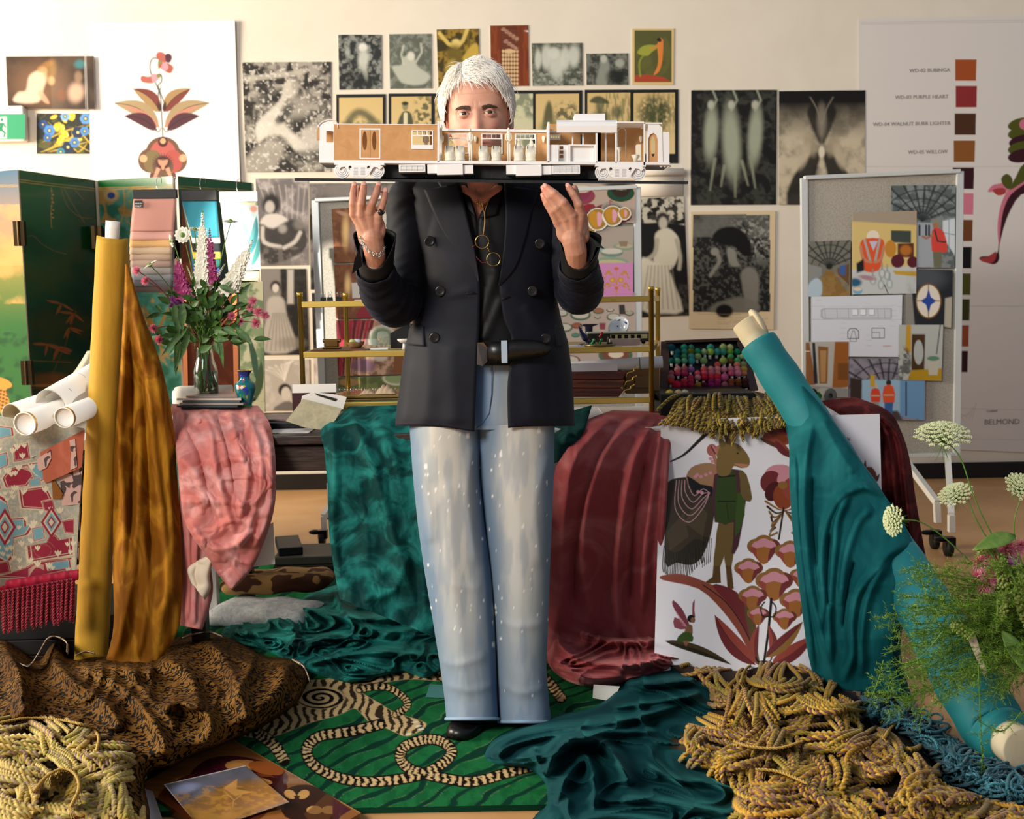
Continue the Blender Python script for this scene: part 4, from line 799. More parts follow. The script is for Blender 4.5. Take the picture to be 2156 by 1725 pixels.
for x,y in[(905,508),(927,613),(915,711),(1137,513),(1121,613),(1148,713)]:
 o=P(x,y,float(Yfront(x,y))-.011);b=MB();b.lathe([(0,.0),(.0125,0),(.0135,.002),(.012,.004),(.009,.0028),(0,.0028)],o,20,None,(0,-1,0))
 for dx,dz in((-.003,.003),(.003,.003),(-.003,-.003),(.003,-.003)):b.ell(o+[dx,-.004,dz],.0012,6,4)
 b.build('button',_M['button'],jk)
strip([(893,688),(896,730)],[(866,682),(859,727)],10,8,.009,'pocket_flap',_M['navy'],jk,.004);strip([(1168,684),(1173,731)],[(1180,682),(1194,727)],10,8,.009,'pocket_flap',_M['navy'],jk,.004)
for x,y,dx in[(992,617,10),(1064,628,10)]:b=MB();b.tube([P(x-dx,y+(1 if x<1000 else 3),float(Yfront(x-dx,y))-.0085),P(x+dx,y-(0 if x<1000 else 3),float(Yfront(x+dx,y))-.0085)],.0012,6);b.build('buttonhole',_M['black'],jk)
def sleeve(name,path,parent,m,seed,n=28,k=14,amp=.005,cuff=None,solid=.002):
 """path: (px,py,Y,r)"""
 p=cr(path,k);W_=P(p[:,0],p[:,1],p[:,2]);r=p[:,3];T=np.gradient(W_,axis=0);T/=np.linalg.norm(T,axis=1,keepdims=True)
 u=np.cross(T[0],[0,1.0,0]);u/=np.linalg.norm(u);V=np.zeros((len(p),n,3));a=np.arange(n)*2*pi/n
 for i in range(len(p)):
  u=u-T[i]*(u@T[i]);u/=np.linalg.norm(u);w=np.cross(T[i],u)
  A=np.full(n,i*.42);rr=r[i]*(1+0*a)+amp*(fbm(A+3*np.cos(a),3*np.sin(a)+i*.1,3,seed)-.5)*2+amp*.25*np.sin(i*.7+2.2*np.sin(a+seed))*sstep(.3,.8,i/len(p))
  V[i]=W_[i]+rr[:,None]*(np.cos(a)[:,None]*u+np.sin(a)[:,None]*w)
 B=MB();B.grid(V,n,len(p),None,cu=True);return B.build(name,m,parent,solid=-solid)
SL=[(885,412,3.0,.048),(866,425,3.0,.062),(862,500,2.99,.057),(856,570,2.985,.056),(848,620,2.97,.057),(832,638,2.93,.060),(812,622,2.885,.057),(797,592,2.84,.049),(789,566,2.80,.044)]
SR=[(1150,412,3.0,.048),(1168,425,3.0,.062),(1180,500,2.99,.058),(1196,560,2.985,.058),(1212,596,2.97,.058),(1218,614,2.93,.057),(1223,604,2.885,.055),(1221,578,2.84,.050),(1217,556,2.80,.045)]
sleeve('sleeve',SL,jk,_M['navy'],3);sleeve('sleeve',SR,jk,_M['navy'],8)
for k in range(3):o=P(1227+k*1.5,570+10*k,2.79+.012*k)+[0,-.012,0];b=MB();b.lathe([(0,0),(.007,0),(.0075,.002),(0,.003)],o,14,None,(.1,-1,0));b.build('cuff_button',_M['button'],jk)
shirt_e1=[(972,352),(976,372),(982,388),(994,425),(1004,458),(1007,520),(1007,600),(1007,760)];shirt_e2=[(1048,352),(1050,372),(1048,388),(1030,425),(1008,458),(1004,520),(1003,600),(1003,760)]
V,nu,nv=shell(shirt_e1,shirt_e2,352,770,.84,add=.002,disp=lambda x,y:fieldfold(x,y,[([(1050,560),(1030,620),(1012,680)],7,.006),([(1060,620),(1030,690),(1015,716)],8,.007),([(1010,470),(1030,520),(1042,580)],8,.004)]))
b=MB();b.grid(V,nu,nv);sh_=b.build('shirt',_M['blackshirt'],man,solid=.002)
strip([(983,386),(1003,460)],[(966,386),(984,440)],14,6,.012,'collar_flap',_M['blackshirt'],sh_,.002,.84);strip([(1050,386),(1010,460)],[(1064,386),(1048,452)],14,6,.012,'collar_flap',_M['blackshirt'],sh_,.002,.84)
def cuff(c0,c1,r0,r1,hi,flapside):
 """open shirt cuff: flared shell, dipping at the camera side"""
 A,B_=P(*c0),P(*c1);T=(B_-A);L=np.linalg.norm(T);T/=L;u=np.cross(T,[0,1,0]);u/=np.linalg.norm(u);w=np.cross(u,T)
 if w[1]>0:w=-w
 n,m=40,10;V=np.zeros((m,n,3));a=np.linspace(0,2*pi,n)
 for j in range(m):
  t=j/(m-1);fr=(np.sin(a)).clip(0,1);h=t*L*(1-.75*fr**1.5*t);r=r0+(r1-r0)*t**1.3+.010*t*np.abs(np.cos(a))**3
  V[j]=A+T*h[:,None]+r[:,None]*(np.cos(a)[:,None]*u+np.sin(a)[:,None]*w)
 b=MB();b.grid(V,n,m);return b.build('shirt_cuff',_M['blackshirt'],sh_,solid=.002)
cuff((792,580,2.815),(789,494,2.765),.038,.040,0,-1);cuff((1217,576,2.815),(1222,500,2.765),.038,.040,0,1)
for pts in([(757,520,2.765),(764,494,2.765),(763,560,2.76),(741,577,2.75),(746,548,2.75)],[(1231,490,2.765),(1245,500,2.76),(1262,512,2.75),(1273,524,2.745),(1255,520,2.75),(1246,548,2.76),(1232,552,2.77)]):
 q=P(np.array(pts)[:,0],np.array(pts)[:,1],np.array(pts)[:,2]);n=len(q);b=MB();b.add(np.vstack([q,q+[0,.003,0]]),[tuple(range(n)),tuple(range(2*n-1,n-1,-1))]+[(i,(i+1)%n,n+(i+1)%n,n+i)for i in range(n)]);b.build('cuff_corner',_M['blackshirt'],sh_,smooth=False)
def ring_rows(tab,n,seed,folds,crease=0):
 t=np.array(tab,float);ys=np.arange(t[0,0],t[-1,0]+.1,5.0);xl,xr,yc,df,db=kf(tab,ys);V=[];XX=[];a=np.arange(n)*2*pi/n
 for j,y in enumerate(ys):
  xm,hw=(xl[j]+xr[j])/2,(xr[j]-xl[j])/2;s_=np.sin(a);c_=np.cos(a)
  X=xm+hw*np.sign(c_)*np.abs(c_)**.9;dep=np.where(s_>0,-df[j],db[j])*np.abs(s_)**.9
  yy=np.full(n,y);z=fieldfold(X,yy,folds)+.004*(fbm(X/35,yy/90,3,seed)-.5)
  Y=yc[j]+dep-np.where(s_>0,z,0);V.append(P(X,yy,Y));XX.append(np.stack([X,yy,s_],1))
 return np.array(V),np.array(XX)
def jcol(XX,side):
 X,Y,s_=XX[...,0],XX[...,1],XX[...,2];C=np.zeros(X.shape+(3,));C[:]=c('#6f8397')
 def mixc(a,col):nonlocal C;C=C*(1-a[...,None])+np.array(c(col))*a[...,None]
 cxl=np.interp(Y,[760,1000,1250,1520],[925,940,968,990])if side<0 else np.interp(Y,[760,1000,1250,1520],[1115,1090,1098,1105])
 d=np.abs(X-cxl);mixc((1-sstep(15,62,d))*(1-sstep(1150,1480,Y)*.65)*.95,'#c6c5be');mixc((1-sstep(1000,1150,Y))*(1-sstep(20,75,d))*.6,'#cac7bb')
 mixc(sstep(.42,.62,fbm(X/16,Y/90,4,4))*.30,'#5f7a96');mixc((1-sstep(2,9,np.abs(X-(1007+(Y-900)*.06))))*.6,'#47658a');mixc(sstep(1440,1520,Y)*.3,'#6d8cae')
 if side==0:mixc(np.exp(-((X-1012)/22)**2)*(Y<900)*.75,'#3f648f');mixc(np.exp(-((X-1040)/14)**2)*(1-sstep(860,930,Y))*.4,'#bac4ca')
 rr=random.Random(5+side)
 for k in range(120):
  x=rr.uniform(875,1160);y=rr.uniform(905,1330)if rr.random()<.85 else rr.uniform(905,1500);r=rr.uniform(.7,2.0)*(1.9 if rr.random()<.12 else 1)
  mixc((np.hypot((X-x)/r,(Y-y)/(r*rr.uniform(1,2)))<1)*.9,'#e9e7e2')
 return C.reshape(-1,3)
FJ=[([(870,960),(900,1050),(905,1150)],14,.008),([(1000,930),(985,1040),(1005,1200)],12,.008),([(1160,950),(1130,1060),(1140,1200)],14,.008),([(900,1380),(960,1400),(1030,1380)],10,.006),([(930,1440),(990,1455),(1045,1440)],9,.006),([(1050,1440),(1100,1460),(1150,1445)],9,.006),([(950,1000),(955,1200),(990,1480)],24,.006),([(1090,1000),(1098,1200),(1105,1480)],24,.006),([(1040,1300),(1090,1320),(1155,1310)],10,.005),([(900,1180),(950,1230),(1020,1240)],11,.004)]
LEGL=[(895,862,1016,2.99,.114,.10),(1000,869,1012,2.98,.10,.10),(1100,879,1022,2.98,.095,.09),(1200,893,1036,2.98,.09,.085),(1300,910,1043,2.98,.085,.08),(1400,926,1046,2.97,.08,.078),(1470,936,1048,2.96,.082,.078),(1518,940,1050,2.95,.088,.078)]
LEGR=[(895,1000,1168,2.99,.114,.10),(1000,1010,1166,2.98,.10,.10),(1100,1020,1162,2.98,.095,.09),(1200,1032,1158,2.98,.09,.085),(1300,1041,1155,2.98,.085,.08),(1400,1045,1150,2.98,.08,.078),(1470,1048,1155,2.97,.082,.078),(1524,1051,1162,2.96,.088,.078)]
HIP=[(745,880,1165,YM,.104,.10),(800,872,1172,YM,.108,.105),(880,864,1170,YM,.110,.11),(906,866,1166,YM-.004,.108,.11)]
b=MB()
for tab,side in((LEGL,-1),(LEGR,1),(HIP,0)):
 V,XX=ring_rows(tab,170,5+side,FJ);b.grid(V,170,len(V),jcol(XX,side),cu=True)
jn=b.build('jeans',_M['denim'],man)
for tab in(LEGL,LEGR):
 t=tab[-1];b=MB();xm,hw=(t[1]+t[2])/2,(t[2]-t[1])/2;a=np.linspace(0,2*pi,60);b.tube(P(xm+(hw+1)*np.cos(a),np.full(60,t[0]-4),t[3]-.088*np.sin(a)),.005,6,'#8da5bd');b.build('hem',_M['denim'],jn)
b=MB();b.tube(P([1036,1035,1030,1015,1003],[768,830,870,893,902],[2.888]*5),.0012,5,'#4a6488');b.build('fly_seam',_M['denim'],jn)
for pts in([(885,910),(880,960),(872,990)],[(1150,908),(1155,940),(1165,960)]):
 b=MB();q=cr(pts,5);b.tube(P(q[:,0],q[:,1],np.array([YM-.115+.00006*(x-1015)**2*.06*6 for x in q[:,0]]).clip(2.9,2.98)),.0012,5,'#6f8cab');b.build('pocket_seam',_M['denim'],jn)
b=MB();a=np.linspace(0,2*pi,60);X=1020+150*np.cos(a);Yb_=YM-.112*np.sin(a);V=np.stack([P(X,np.full(60,721.0),Yb_),P(X,np.full(60,768.0),Yb_)]);b.grid(V,60,2);bt=b.build('belt',_M['blackleather'],man,solid=.004)
tip=[(1024,719,769),(1050,719,768),(1070,716,764),(1090,715,759),(1120,716,755),(1140,719,751),(1152,725,746),(1160,733,737)]
V=np.stack([np.stack([P(x,y0,2.858+.0*x),P(x,(y0+y1)/2,2.8565),P(x,y1,2.858)])for x,y0,y1 in tip]);b=MB();b.grid(V,3,len(tip));b.build('belt_tip',_M['blackleather'],bt,solid=.004)
o0,o1=P(1006,720,2.855),P(1026,770,2.855);b=MB();V=[P(1005,722,2.852),P(1018,721,2.85),P(1026,732,2.852),P(1026,762,2.852),P(1016,771,2.85),P(1004,768,2.852)];b.add(np.vstack([V,np.array(V)+[0,.006,0]]),[(0,1,2,3,4,5)[::-1],(6,7,8,9,10,11)]+[(i,(i+1)%6,6+(i+1)%6,6+i)for i in range(6)]);b.build('buckle',mat('gunmetal','#6b635c',.3,1),bt,smooth=False)
b=MB();b.box(P(1056,765,2.845),P(1068,717,2.849),'#a9b9c8');b.build('belt_loop',_M['denim'],jn,smooth=False,bevel=.001)
def shoe(px,py,toe,L=.28):
 o=G(px,py,0.0);b=MB();prof=[(-.5,.03,.06,.01),(-.42,.036,.075,.0),(-.2,.036,.08,0),(0,.038,.075,0),(.2,.044,.055,0),(.36,.042,.042,0),(.46,.030,.03,.004),(.5,.010,.018,.006)]
 n=16;a=np.arange(n)*2*pi/n;V=[]
 d=np.array([math.cos(toe),math.sin(toe),0]);s=np.array([-d[1],d[0],0])
 for t,w,h,z in prof:V.append([o+d*t*L+s*w*math.cos(q)+np.array([0,0,z+(h if math.sin(q)>0 else 0.0)*abs(math.sin(q))**.7+.012])for q in a])
 b.grid(np.array(V),n,len(prof),None,cu=True);k=b.n-n;b.f.append(tuple(range(k,k+n)));b.f.append(tuple(range(n))[::-1]);r=b.build('shoe',_M['blackleather'],man)
 b=MB();V=[]
 for z in(0,.014):V.append([o+d*t*L*1.02+s*w*1.05*sg+np.array([0,0,z])for t,w,h,_ in prof for sg in(1,)]+[o+d*t*L*1.02-s*w*1.05+np.array([0,0,z])for t,w,h,_ in prof[::-1]])
 n=len(V[0]);b.add(np.vstack(V),[tuple(range(n))[::-1],tuple(range(n,2*n))]+[(i,(i+1)%n,n+(i+1)%n,n+i)for i in range(n)]);b.build('sole',_M['rubber'],r)
shoe(1003,1532,math.radians(-112));shoe(1106,1512,math.radians(-70),.26)
HC=P(1005.5,249,2.995);HC=HC+[0,.0,0]
def headgrid(nr=230,na=260):
 zt=np.array([-.120,-.116,-.105,-.085,-.06,-.03,0,.03,.06,.085,.105,.117,.121]);wd_=[.001,.022,.041,.055,.064,.072,.0765,.0785,.076,.066,.049,.024,.001]
 fd=[.052,.066,.076,.080,.082,.084,.083,.088,.088,.078,.056,.026,.001];bd=[-.045,-.04,-.01,.03,.06,.085,.097,.103,.100,.085,.058,.026,.001]
 t=np.linspace(0,1,nr);z=np.interp(t,np.linspace(0,1,len(zt)),zt);z=-.120+.241*(.5-.5*np.cos(pi*(.04+.92*t)))*1.0;z[0],z[-1]=-.120,.121
 from_=lambda q:np.convolve(np.pad(np.interp(z,zt,q),6,'edge'),np.ones(13)/13,'valid')
 w,f,bk=from_(wd_),from_(fd),from_(bd);w[-1]=w[0]=.0005
 a=np.linspace(0,2*pi,na+1)[:-1];a=a-.0
 th=a-.55*np.sin(a-0)*0
 X=w[:,None]*np.cos(th)[None];s_=np.sin(th)[None]
 Y=np.where(s_>0,-f[:,None]*s_**.92,-bk[:,None]*s_);Z=np.repeat(z[:,None],na,1)
 X=np.sign(X)*np.abs(X/w[:,None])**.93*w[:,None]
 return X,Y,Z,np.repeat(s_,nr,0)
X,Y,Z,S_=headgrid()
fr=sstep(.15,.5,S_);g=lambda x0,z0,sx_,sz_:np.exp(-((X-x0)/sx_)**2-((Z-z0)/sz_)**2)
D=np.zeros(X.shape)
for s in(-1,1):
 D-=.011*g(s*.032,.001,.018,.011);D+=.0045*g(s*.030,.017,.022,.007);D+=.005*g(s*.047,-.032,.02,.018);D-=.004*g(s*.052,-.07,.014,.02);D+=.006*g(s*.013,-.049,.008,.007)
nose=np.interp(Z[:,0],[-.062,-.054,-.048,-.038,-.015,.005,.02],[0,.014,.023,.020,.011,.005,0])[:,None];D+=nose*np.exp(-(X/(.0085+.25*nose))**2)
D+=.005*g(0,-.072,.022,.005)-.003*g(0,-.0775,.024,.002)+.006*g(0,-.084,.018,.006)+.007*g(0,-.106,.018,.012)-.003*g(0,-.095,.02,.005)
D-=.0012*g(.006,.022,.0015,.008)+.0010*g(-.006,.022,.0015,.008)
for zz in(.045,.056,.066):D-=.0007*np.exp(-((Z-zz-2*X*X)/.0016)**2)*(np.abs(X)<.035)
Y=Y-D*fr
EYE=[]
for s in(-1,1):
 ex,ez=s*.0325,.0;ey=-.0745+.0035;r=.0122;EYE.append((ex,ey,ez))
 dx,dz=(X-ex),(Z-ez);k=(np.hypot(dx,dz)<r*1.25)&(S_>0)
 hh=.0029*np.sqrt(np.clip(1-(dx/.0148)**2,0,1))*np.where(dz>0,1.05,.85);ins=(np.abs(dz)<hh)&(np.abs(dx)<.0150)&(S_>0)
 ball=ey-np.sqrt(np.clip((r+.0014)**2-dx**2-dz**2,0,1));Y=np.where(k&~ins&(Y>ball),ball,Y);Y=np.where(ins,ey+.002,Y)
C=np.zeros(X.shape+(3,));C[:]=c('#dba58b')
def hm(a,col):global C;C=C*(1-a[...,None])+np.array(c(col))*a[...,None]
hm(sstep(.4,.7,fbm(X*60,Z*60+Y*30,3,3))*.3,'#cf9078');hm(g(0,-.045,.016,.014)*.5*fr,'#c9776a')
for s in(-1,1):hm(g(s*.045,-.035,.02,.02)*.45*fr,'#cf8272');hm(g(s*.032,-.011,.018,.005)*.35*fr,'#b07a70');hm(g(s*.0325,.006,.016,.0022)*.55*fr,'#7a4a40');hm(g(s*.0325,.011,.017,.0028)*.3*fr,'#a87060')
hm((g(0,-.072,.022,.0045)+g(0,-.084,.018,.005)).clip(0,1)*.8*fr,'#a8584f');hm(sstep(.07,.1,Z)*.2,'#e8b8a0')
TA=math.radians(2.0);rot=lambda V:V@np.array([[math.cos(TA),0,math.sin(TA)],[0,1,0],[-math.sin(TA),0,math.cos(TA)]])
HV=rot(np.stack([X,Y,Z],-1))+HC
hb=MB();hb.grid(HV,X.shape[1],X.shape[0],C.reshape(-1,3),cu=True)
for s in(-1,1):
 n,m=20,12;V=np.zeros((m,n,3))
 for j in range(m):
  f_=j/(m-1);a=np.arange(n)*2*pi/n;r_=[(1,0),(1.02,.35),(1.0,.7),(.93,.95),(.84,1.0),(.76,.9),(.68,.6),(.58,.42),(.45,.34),(.3,.32),(.15,.31),(.02,.31)][j]
  ez=np.sin(a);shape=(1+.12*ez)*np.where(ez<0,.92+.06*np.cos(a),1)
  V[j]=np.stack([np.full(n,s*(.073+.014*r_[1]))+s*.006*np.cos(a),.008+.017*r_[0]*np.cos(a)*shape,-.012+.031*r_[0]*ez],-1)
 hb.grid(rot(V)+HC,n,m,'#d98f7c',cu=True)
bb_=MB()
def cap(pts,r,n=14):
 bb_.tube(pts,r,n);pts=np.asarray(pts);r=np.broadcast_to(r,(len(pts),));bb_.ell(pts[0],r[0]*.98,n,8);bb_.ell(pts[-1],r[-1]*.98,n,8)
V=[];ys=np.linspace(386,740,40);a=np.arange(40)*2*pi/40
for y in ys:
 xm,hw,df,db=torso(y,.78);V.append(P(xm+hw*np.cos(a),np.full(40,y),YM-np.where(np.sin(a)>0,df*.80,db*.8)*np.sign(np.sin(a))*np.abs(np.sin(a))**.9))
k=bb_.n;bb_.grid(np.array(V),40,40,None,cu=True);bb_.f.append(tuple(range(k,k+40))[::-1]);bb_.f.append(tuple(range(k+1560,k+1600)))
cap(P([1008,1008,1010,1014],[300,340,375,420],[3.005,3.0,2.985,2.965]),[.057,.056,.060,.062],24)
cap(P([1012,1060,1120],[385,397,412],[3.0]*3),[.045,.035,.035]);cap(P([1005,960,905],[385,397,412],[3.0]*3),[.045,.035,.035])
for s_,SLV in((0,SL),(1,SR)):
 q=cr(SLV,5);cap(P(q[:,0],q[:,1],q[:,2]),np.maximum(.028,q[:,3]*.72))
for s_ in(-1,1):cap(P([1012+s_*2,1012+s_*34,1012+s_*70],[424,400,392],[2.90,2.915,2.95]),[.012,.013,.012])
NAILS=[]
def hand(fs,wrist,thumb,extra=()):
 wr=P(*wrist[:3]);cap(P(*np.array(wrist[3]).T),wrist[4])
 for f in fs:
  q=np.array(f['p'],float);W_=P(q[:,0],q[:,1],q[:,2]);r=f['r'];cap(W_,r);bb_.ell(W_[0],r[0]*1.12,12,8)
  for i in(1,2):bb_.ell(W_[i]+[0,-.0006,0],r[i]*1.05,12,8)
  kn=W_[0];mid=kn*.5+wr*.5+[0,.0,0];cap([kn+[0,.003,0],mid+[0,.002,0],wr+(kn-wr)*.1],[r[0]*1.14,.0125,.014])
  NAILS.append((W_[-1],W_[-1]-W_[-2],r[-1]))
 cap(P(*np.array(thumb).T),[.016,.014,.011,.009][:len(thumb)])
 for o,rr_ in extra:bb_.ell(P(*o),rr_,14,10)
f=lambda pts,r:dict(p=pts,r=r)
hand([f([(745,451,2.735),(743,429,2.725),(744,408,2.728),(746,391.5,2.738)],[.0105,.0098,.0092,.0075]),f([(760,452,2.730),(761,430,2.718),(764,408,2.722),(766,391,2.734)],[.0108,.0100,.0093,.0077]),f([(777,448,2.730),(784,428,2.720),(792,408,2.724),(797,391.5,2.736)],[.0105,.0098,.009,.0075]),f([(796,457,2.735),(803,438,2.728),(809,419,2.732),(811,404,2.742)],[.0096,.0087,.008,.0068])],(787,520,2.750,[(800,592,2.875),(792,548,2.785),(787,522,2.755),(784,500,2.748)],[.031,.025,.026,.026]),[(768,505,2.765),(758,460,2.775),(757,425,2.772),(757,396,2.765)],[((776,484,2.750),(.030,.014,.034)),((790,482,2.750),(.026,.014,.034))])
hand([f([(1223,449,2.735),(1219,431,2.722),(1208,411,2.724),(1197,394,2.736)],[.0112,.0102,.0095,.008]),f([(1205,453,2.728),(1187,426,2.712),(1168,408,2.716),(1150,394,2.730)],[.0112,.0104,.0096,.008]),f([(1190,461,2.734),(1173,438,2.722),(1157,417,2.724),(1145,399,2.736)],[.0106,.0098,.009,.0075]),f([(1173,468,2.742),(1162,447,2.734),(1151,429,2.736),(1144,414,2.744)],[.0098,.009,.0083,.007])],(1211,520,2.750,[(1214,592,2.875),(1213,552,2.785),(1212,526,2.755),(1206,504,2.748)],[.032,.027,.027,.028]),[(1228,500,2.765),(1226,460,2.775),(1216,425,2.772),(1209,397,2.765)],[((1196,486,2.750),(.030,.014,.034)),((1213,482,2.750),(.024,.014,.036))])
tmp=bb_.build('tmp_body',_M['skin']);md=tmp.modifiers.new('r','REMESH');md.mode='VOXEL';md.voxel_size=.0026;md.use_smooth_shade=True
ms=tmp.modifiers.new('s','SMOOTH');ms.factor=.5;ms.iterations=3
bpy.context.view_layer.update();dg=bpy.context.evaluated_depsgraph_get();em=tmp.evaluated_get(dg).to_mesh();n=len(em.vertices);VV=np.empty(n*3);em.vertices.foreach_get('co',VV);VV=VV.reshape(-1,3)+np.array(tmp.location);FF=[tuple(p_.vertices)for p_ in em.polygons]
bpy.data.objects.remove(tmp)
CC=np.zeros((n,3));CC[:]=c('#bb8a72');nz=fbm(VV[:,0]*70+VV[:,1]*30,VV[:,2]*70,3,4);CC=CC*(1-.4*sstep(.45,.7,nz))[:,None]+np.array(c('#a8644c'))*(.4*sstep(.45,.7,nz))[:,None]
hnd=(VV[:,1]<2.80)
for o,d_,r_ in NAILS:k=np.linalg.norm(VV-o,axis=1);q=(1-sstep(.008,.022,k))*.5;CC=CC*(1-q)[:,None]+np.array(c('#c4705c'))*q[:,None]
nk=VV[:,1]>2.86;CC[nk]=np.array(c('#bd8068'))
hb.add(VV,FF,CC);body=hb.build('body',_M['skin'],man)
mat('nail','#d9a08c',.3)
b=MB()
for o,d_,r_ in NAILS:
 b=MB();d_=d_/np.linalg.norm(d_);x_=np.cross(d_,[0,-1,0]);x_/=np.linalg.norm(x_);y_=np.cross(x_,d_);y_=y_*(-1 if y_[1]>0 else 1);b.ell(o+y_*(r_*.72)+d_*.0015,(.0058,.0022,.0075),12,8,None,np.stack([x_,y_,d_],1));b.build('fingernail',_M['nail'],body)
mat('eyewhite','#d8ccc4',.15);mat('iris','#3a2a20',.1)
for ex,ey,ez in EYE:
 o=rot(np.array([ex,ey,ez]))+HC;b=MB();b.ell(o,.0121,24,16);e=b.build('eyeball',_M['eyewhite'],man);b=MB();b.ell(o+[.0006,-.0088,.0004],(.0064,.0054,.0064),18,12);b.build('iris',_M['iris'],e)
rr=random.Random(2);si=lambda x,z:-.087+.9*x*x/.072
zr=Z[:,0]
def face_y(x,z):
 j=int(np.argmin(np.abs(zr-z)));k=np.where(S_[j]>.05,np.abs(X[j]-x),9).argmin();return Y[j,k]
for s in(-1,1):
 b=MB()
 for i in range(300):
  t=rr.random();x=s*(.0135+.034*t);z=.0112+.0038*math.sin(t*2.6)+rr.uniform(-.0044,.0044)*(1.1-.7*t);y=face_y(x,z)-.0007
  b.tube(rot(np.array([(x,y,z),(x+s*.003,y-.0012,z+.0012),(x+s*.0065,y+.0002,z+.0004-.002*t)]))+HC,[.0004,.0004,.0001],3,None,False)
 b.build('eyebrow',_M['brow'],man)
def hair_r(th,ph):
 cx=.0815+.004*math.sin(3*th);z0=.022
 d=np.array([math.cos(th)*math.cos(ph),-math.sin(th)*math.cos(ph),math.sin(ph)])
 ax=np.array([.0985 if d[2]<.5 else .095,.104 if d[1]<0 else .122,.128 if d[2]>0 else .115]);k=1/math.sqrt(((d/ax)**2).sum())
 return d*k*(1+.02*math.sin(4*th+5*ph))+np.array([.0,.0,z0+.0])
def hairline(th):
 t=math.degrees(th)%360;return np.interp(t,[0,20,38,52,62,80,100,118,132,145,162,180,200,270,340,360],[-18,-22,5,22,32,34,31,35,30,8,-20,-18,-48,-55,-48,-18])
n,m=96,30;V=np.zeros((m,n,3))
for i in range(n):
 th=i*2*pi/n;lo=math.radians(hairline(th)+3)
 for j in range(m):V[j,i]=hair_r(th,lo+(pi/2-.001-lo)*j/(m-1))*(.97 if j>1 else .93+.02*j)
b=MB();b.grid(rot(V)+HC,n,m,None,cu=True);rr=random.Random(11)
for i in range(5200):
 th=rr.uniform(0,2*pi);u=rr.random();lo=hairline(th);ph=math.radians(lo+(88-lo)*(rr.random()**.8));p=hair_r(th,ph)*rr.uniform(.965,1.0)
 nrm=p-np.array([0,0,.022]);nrm/=np.linalg.norm(nrm);top=sstep(.3,.75,nrm[2])
 side=np.array([0,.25,-1.0]);swe=np.array([.9,-.55,-.05])if p[0]>-.03 else np.array([-.55,-.5,-.5]);fl=side*(1-top)+swe*top+np.array([rr.gauss(0,.18),rr.gauss(0,.18),rr.gauss(0,.12)])
 L=rr.uniform(.016,.04)*(1.3 if top>.5 else .62);pts=[p];q=p.copy();lift=rr.uniform(0,.1)+(.25 if rr.random()<.03 else 0)
 for k in range(5):
  nr=(q-[0,0,.022]);nr/=np.linalg.norm(nr);f_=fl-nr*(fl@nr);f_/=np.linalg.norm(f_)+1e-9;q=q+(f_+nr*(lift-.08*k))*L/5;q[2]=q[2];pts.append(q.copy())
 b.tube(rot(np.array(pts))+HC,[.0009,.0009,.0008,.0007,.0005,.0002],3,None,False)
b.build('hair',_M['hair_white'],man)
b=MB()
def chain(pts,r=.0016,step=.006):
 p=cr(pts,20);W_=P(p[:,0],p[:,1],p[:,2]);d=np.r_[0,np.cumsum(np.linalg.norm(np.diff(W_,axis=0),axis=1))];k=0
 for t in np.arange(0,d[-1],step):
  o=np.array([np.interp(t,d,W_[:,i])for i in range(3)]);o2=np.array([np.interp(t+.001,d,W_[:,i])for i in range(3)]);T=(o2-o);T/=np.linalg.norm(T)+1e-12;k+=1
  u=np.cross(T,[0,1,0]if k%2 else[.3,0,1]);u/=np.linalg.norm(u)+1e-9;a=np.linspace(0,2*pi,9);b.tube([o+T*.6*step*math.cos(x)+u*.4*step*math.sin(x)for x in a],r*.5,5,None,False)
chain([(759,497,2.742),(765,512,2.725),(778,529,2.722),(795,536,2.722),(806,528,2.727),(811,518,2.742)]);chain([(759,503,2.745),(768,520,2.726),(782,535,2.722),(796,541,2.722),(808,534,2.73)],.002,.007)
b.build('bracelet',_M['silver'],man)
b=MB();W0,W1=P(797.5,451.5,2.733),P(802,441,2.729);b.tube([W0*.55+W1*.45,W0*.2+W1*.8],.0112,20);r_=b.build('ring',_M['silver'],man);b=MB();b.ell(P(801,447.5,2.7185),(.0058,.003,.0075),14,8);b.build('ring_stone',_M['blackleather'],r_)
b=MB();chain([(978,392,2.925),(990,410,2.905),(1008,424,2.895),(1030,410,2.905),(1040,392,2.925)],.0014,.0045)
for k in range(14):b.ell(P(1010+rr.uniform(-7,7),430+rr.uniform(-7,9),2.888),.0022,6,5)
b.build('necklace',_M['gold'],man)
b=MB();q=cr([(1036,388,2.915),(1030,418,2.895),(1021,445,2.885),(1021,470,2.872),(1017,496,2.866)],8);b.tube(P(*q.T),.0011,5);q=cr([(1000,392,2.912),(1010,430,2.89),(1019,446,2.885),(1020,470,2.872),(1017,496,2.866)],8);b.tube(P(*q.T),.0011,5);b.build('cord',mat('cord_tan','#a5814e',.7),man)
g_=empty('spectacles',P(1027,546,2.86),'round wire spectacles hanging open on a cord over the black shirt','glasses');b=MB();a=np.linspace(0,2*pi,33)
for x,y in((1015,509),(1039,546)):b.tube(P(x+14*np.cos(a),y+14*np.sin(a),2.857+0*a),.0011,6)
b.tube(P([1024,1028,1031],[520,524,533],[2.86,2.856,2.86]),.001,6);b.build('wire_frame',_M['gold'],g_)
b=MB();b.tube(P([1002,1000,994],[514,517,520],[2.857,2.85,2.85]),.001,6);b.tube(P([1030,1022,1014,1006,996],[548,553,553,545,530],[2.861,2.864,2.866,2.868,2.87]),.0012,6);b.build('temple_arm',mat('darkred','#5a1020',.4),g_)
mat('lens','#404448',.02,alpha=.06,spec=.1)
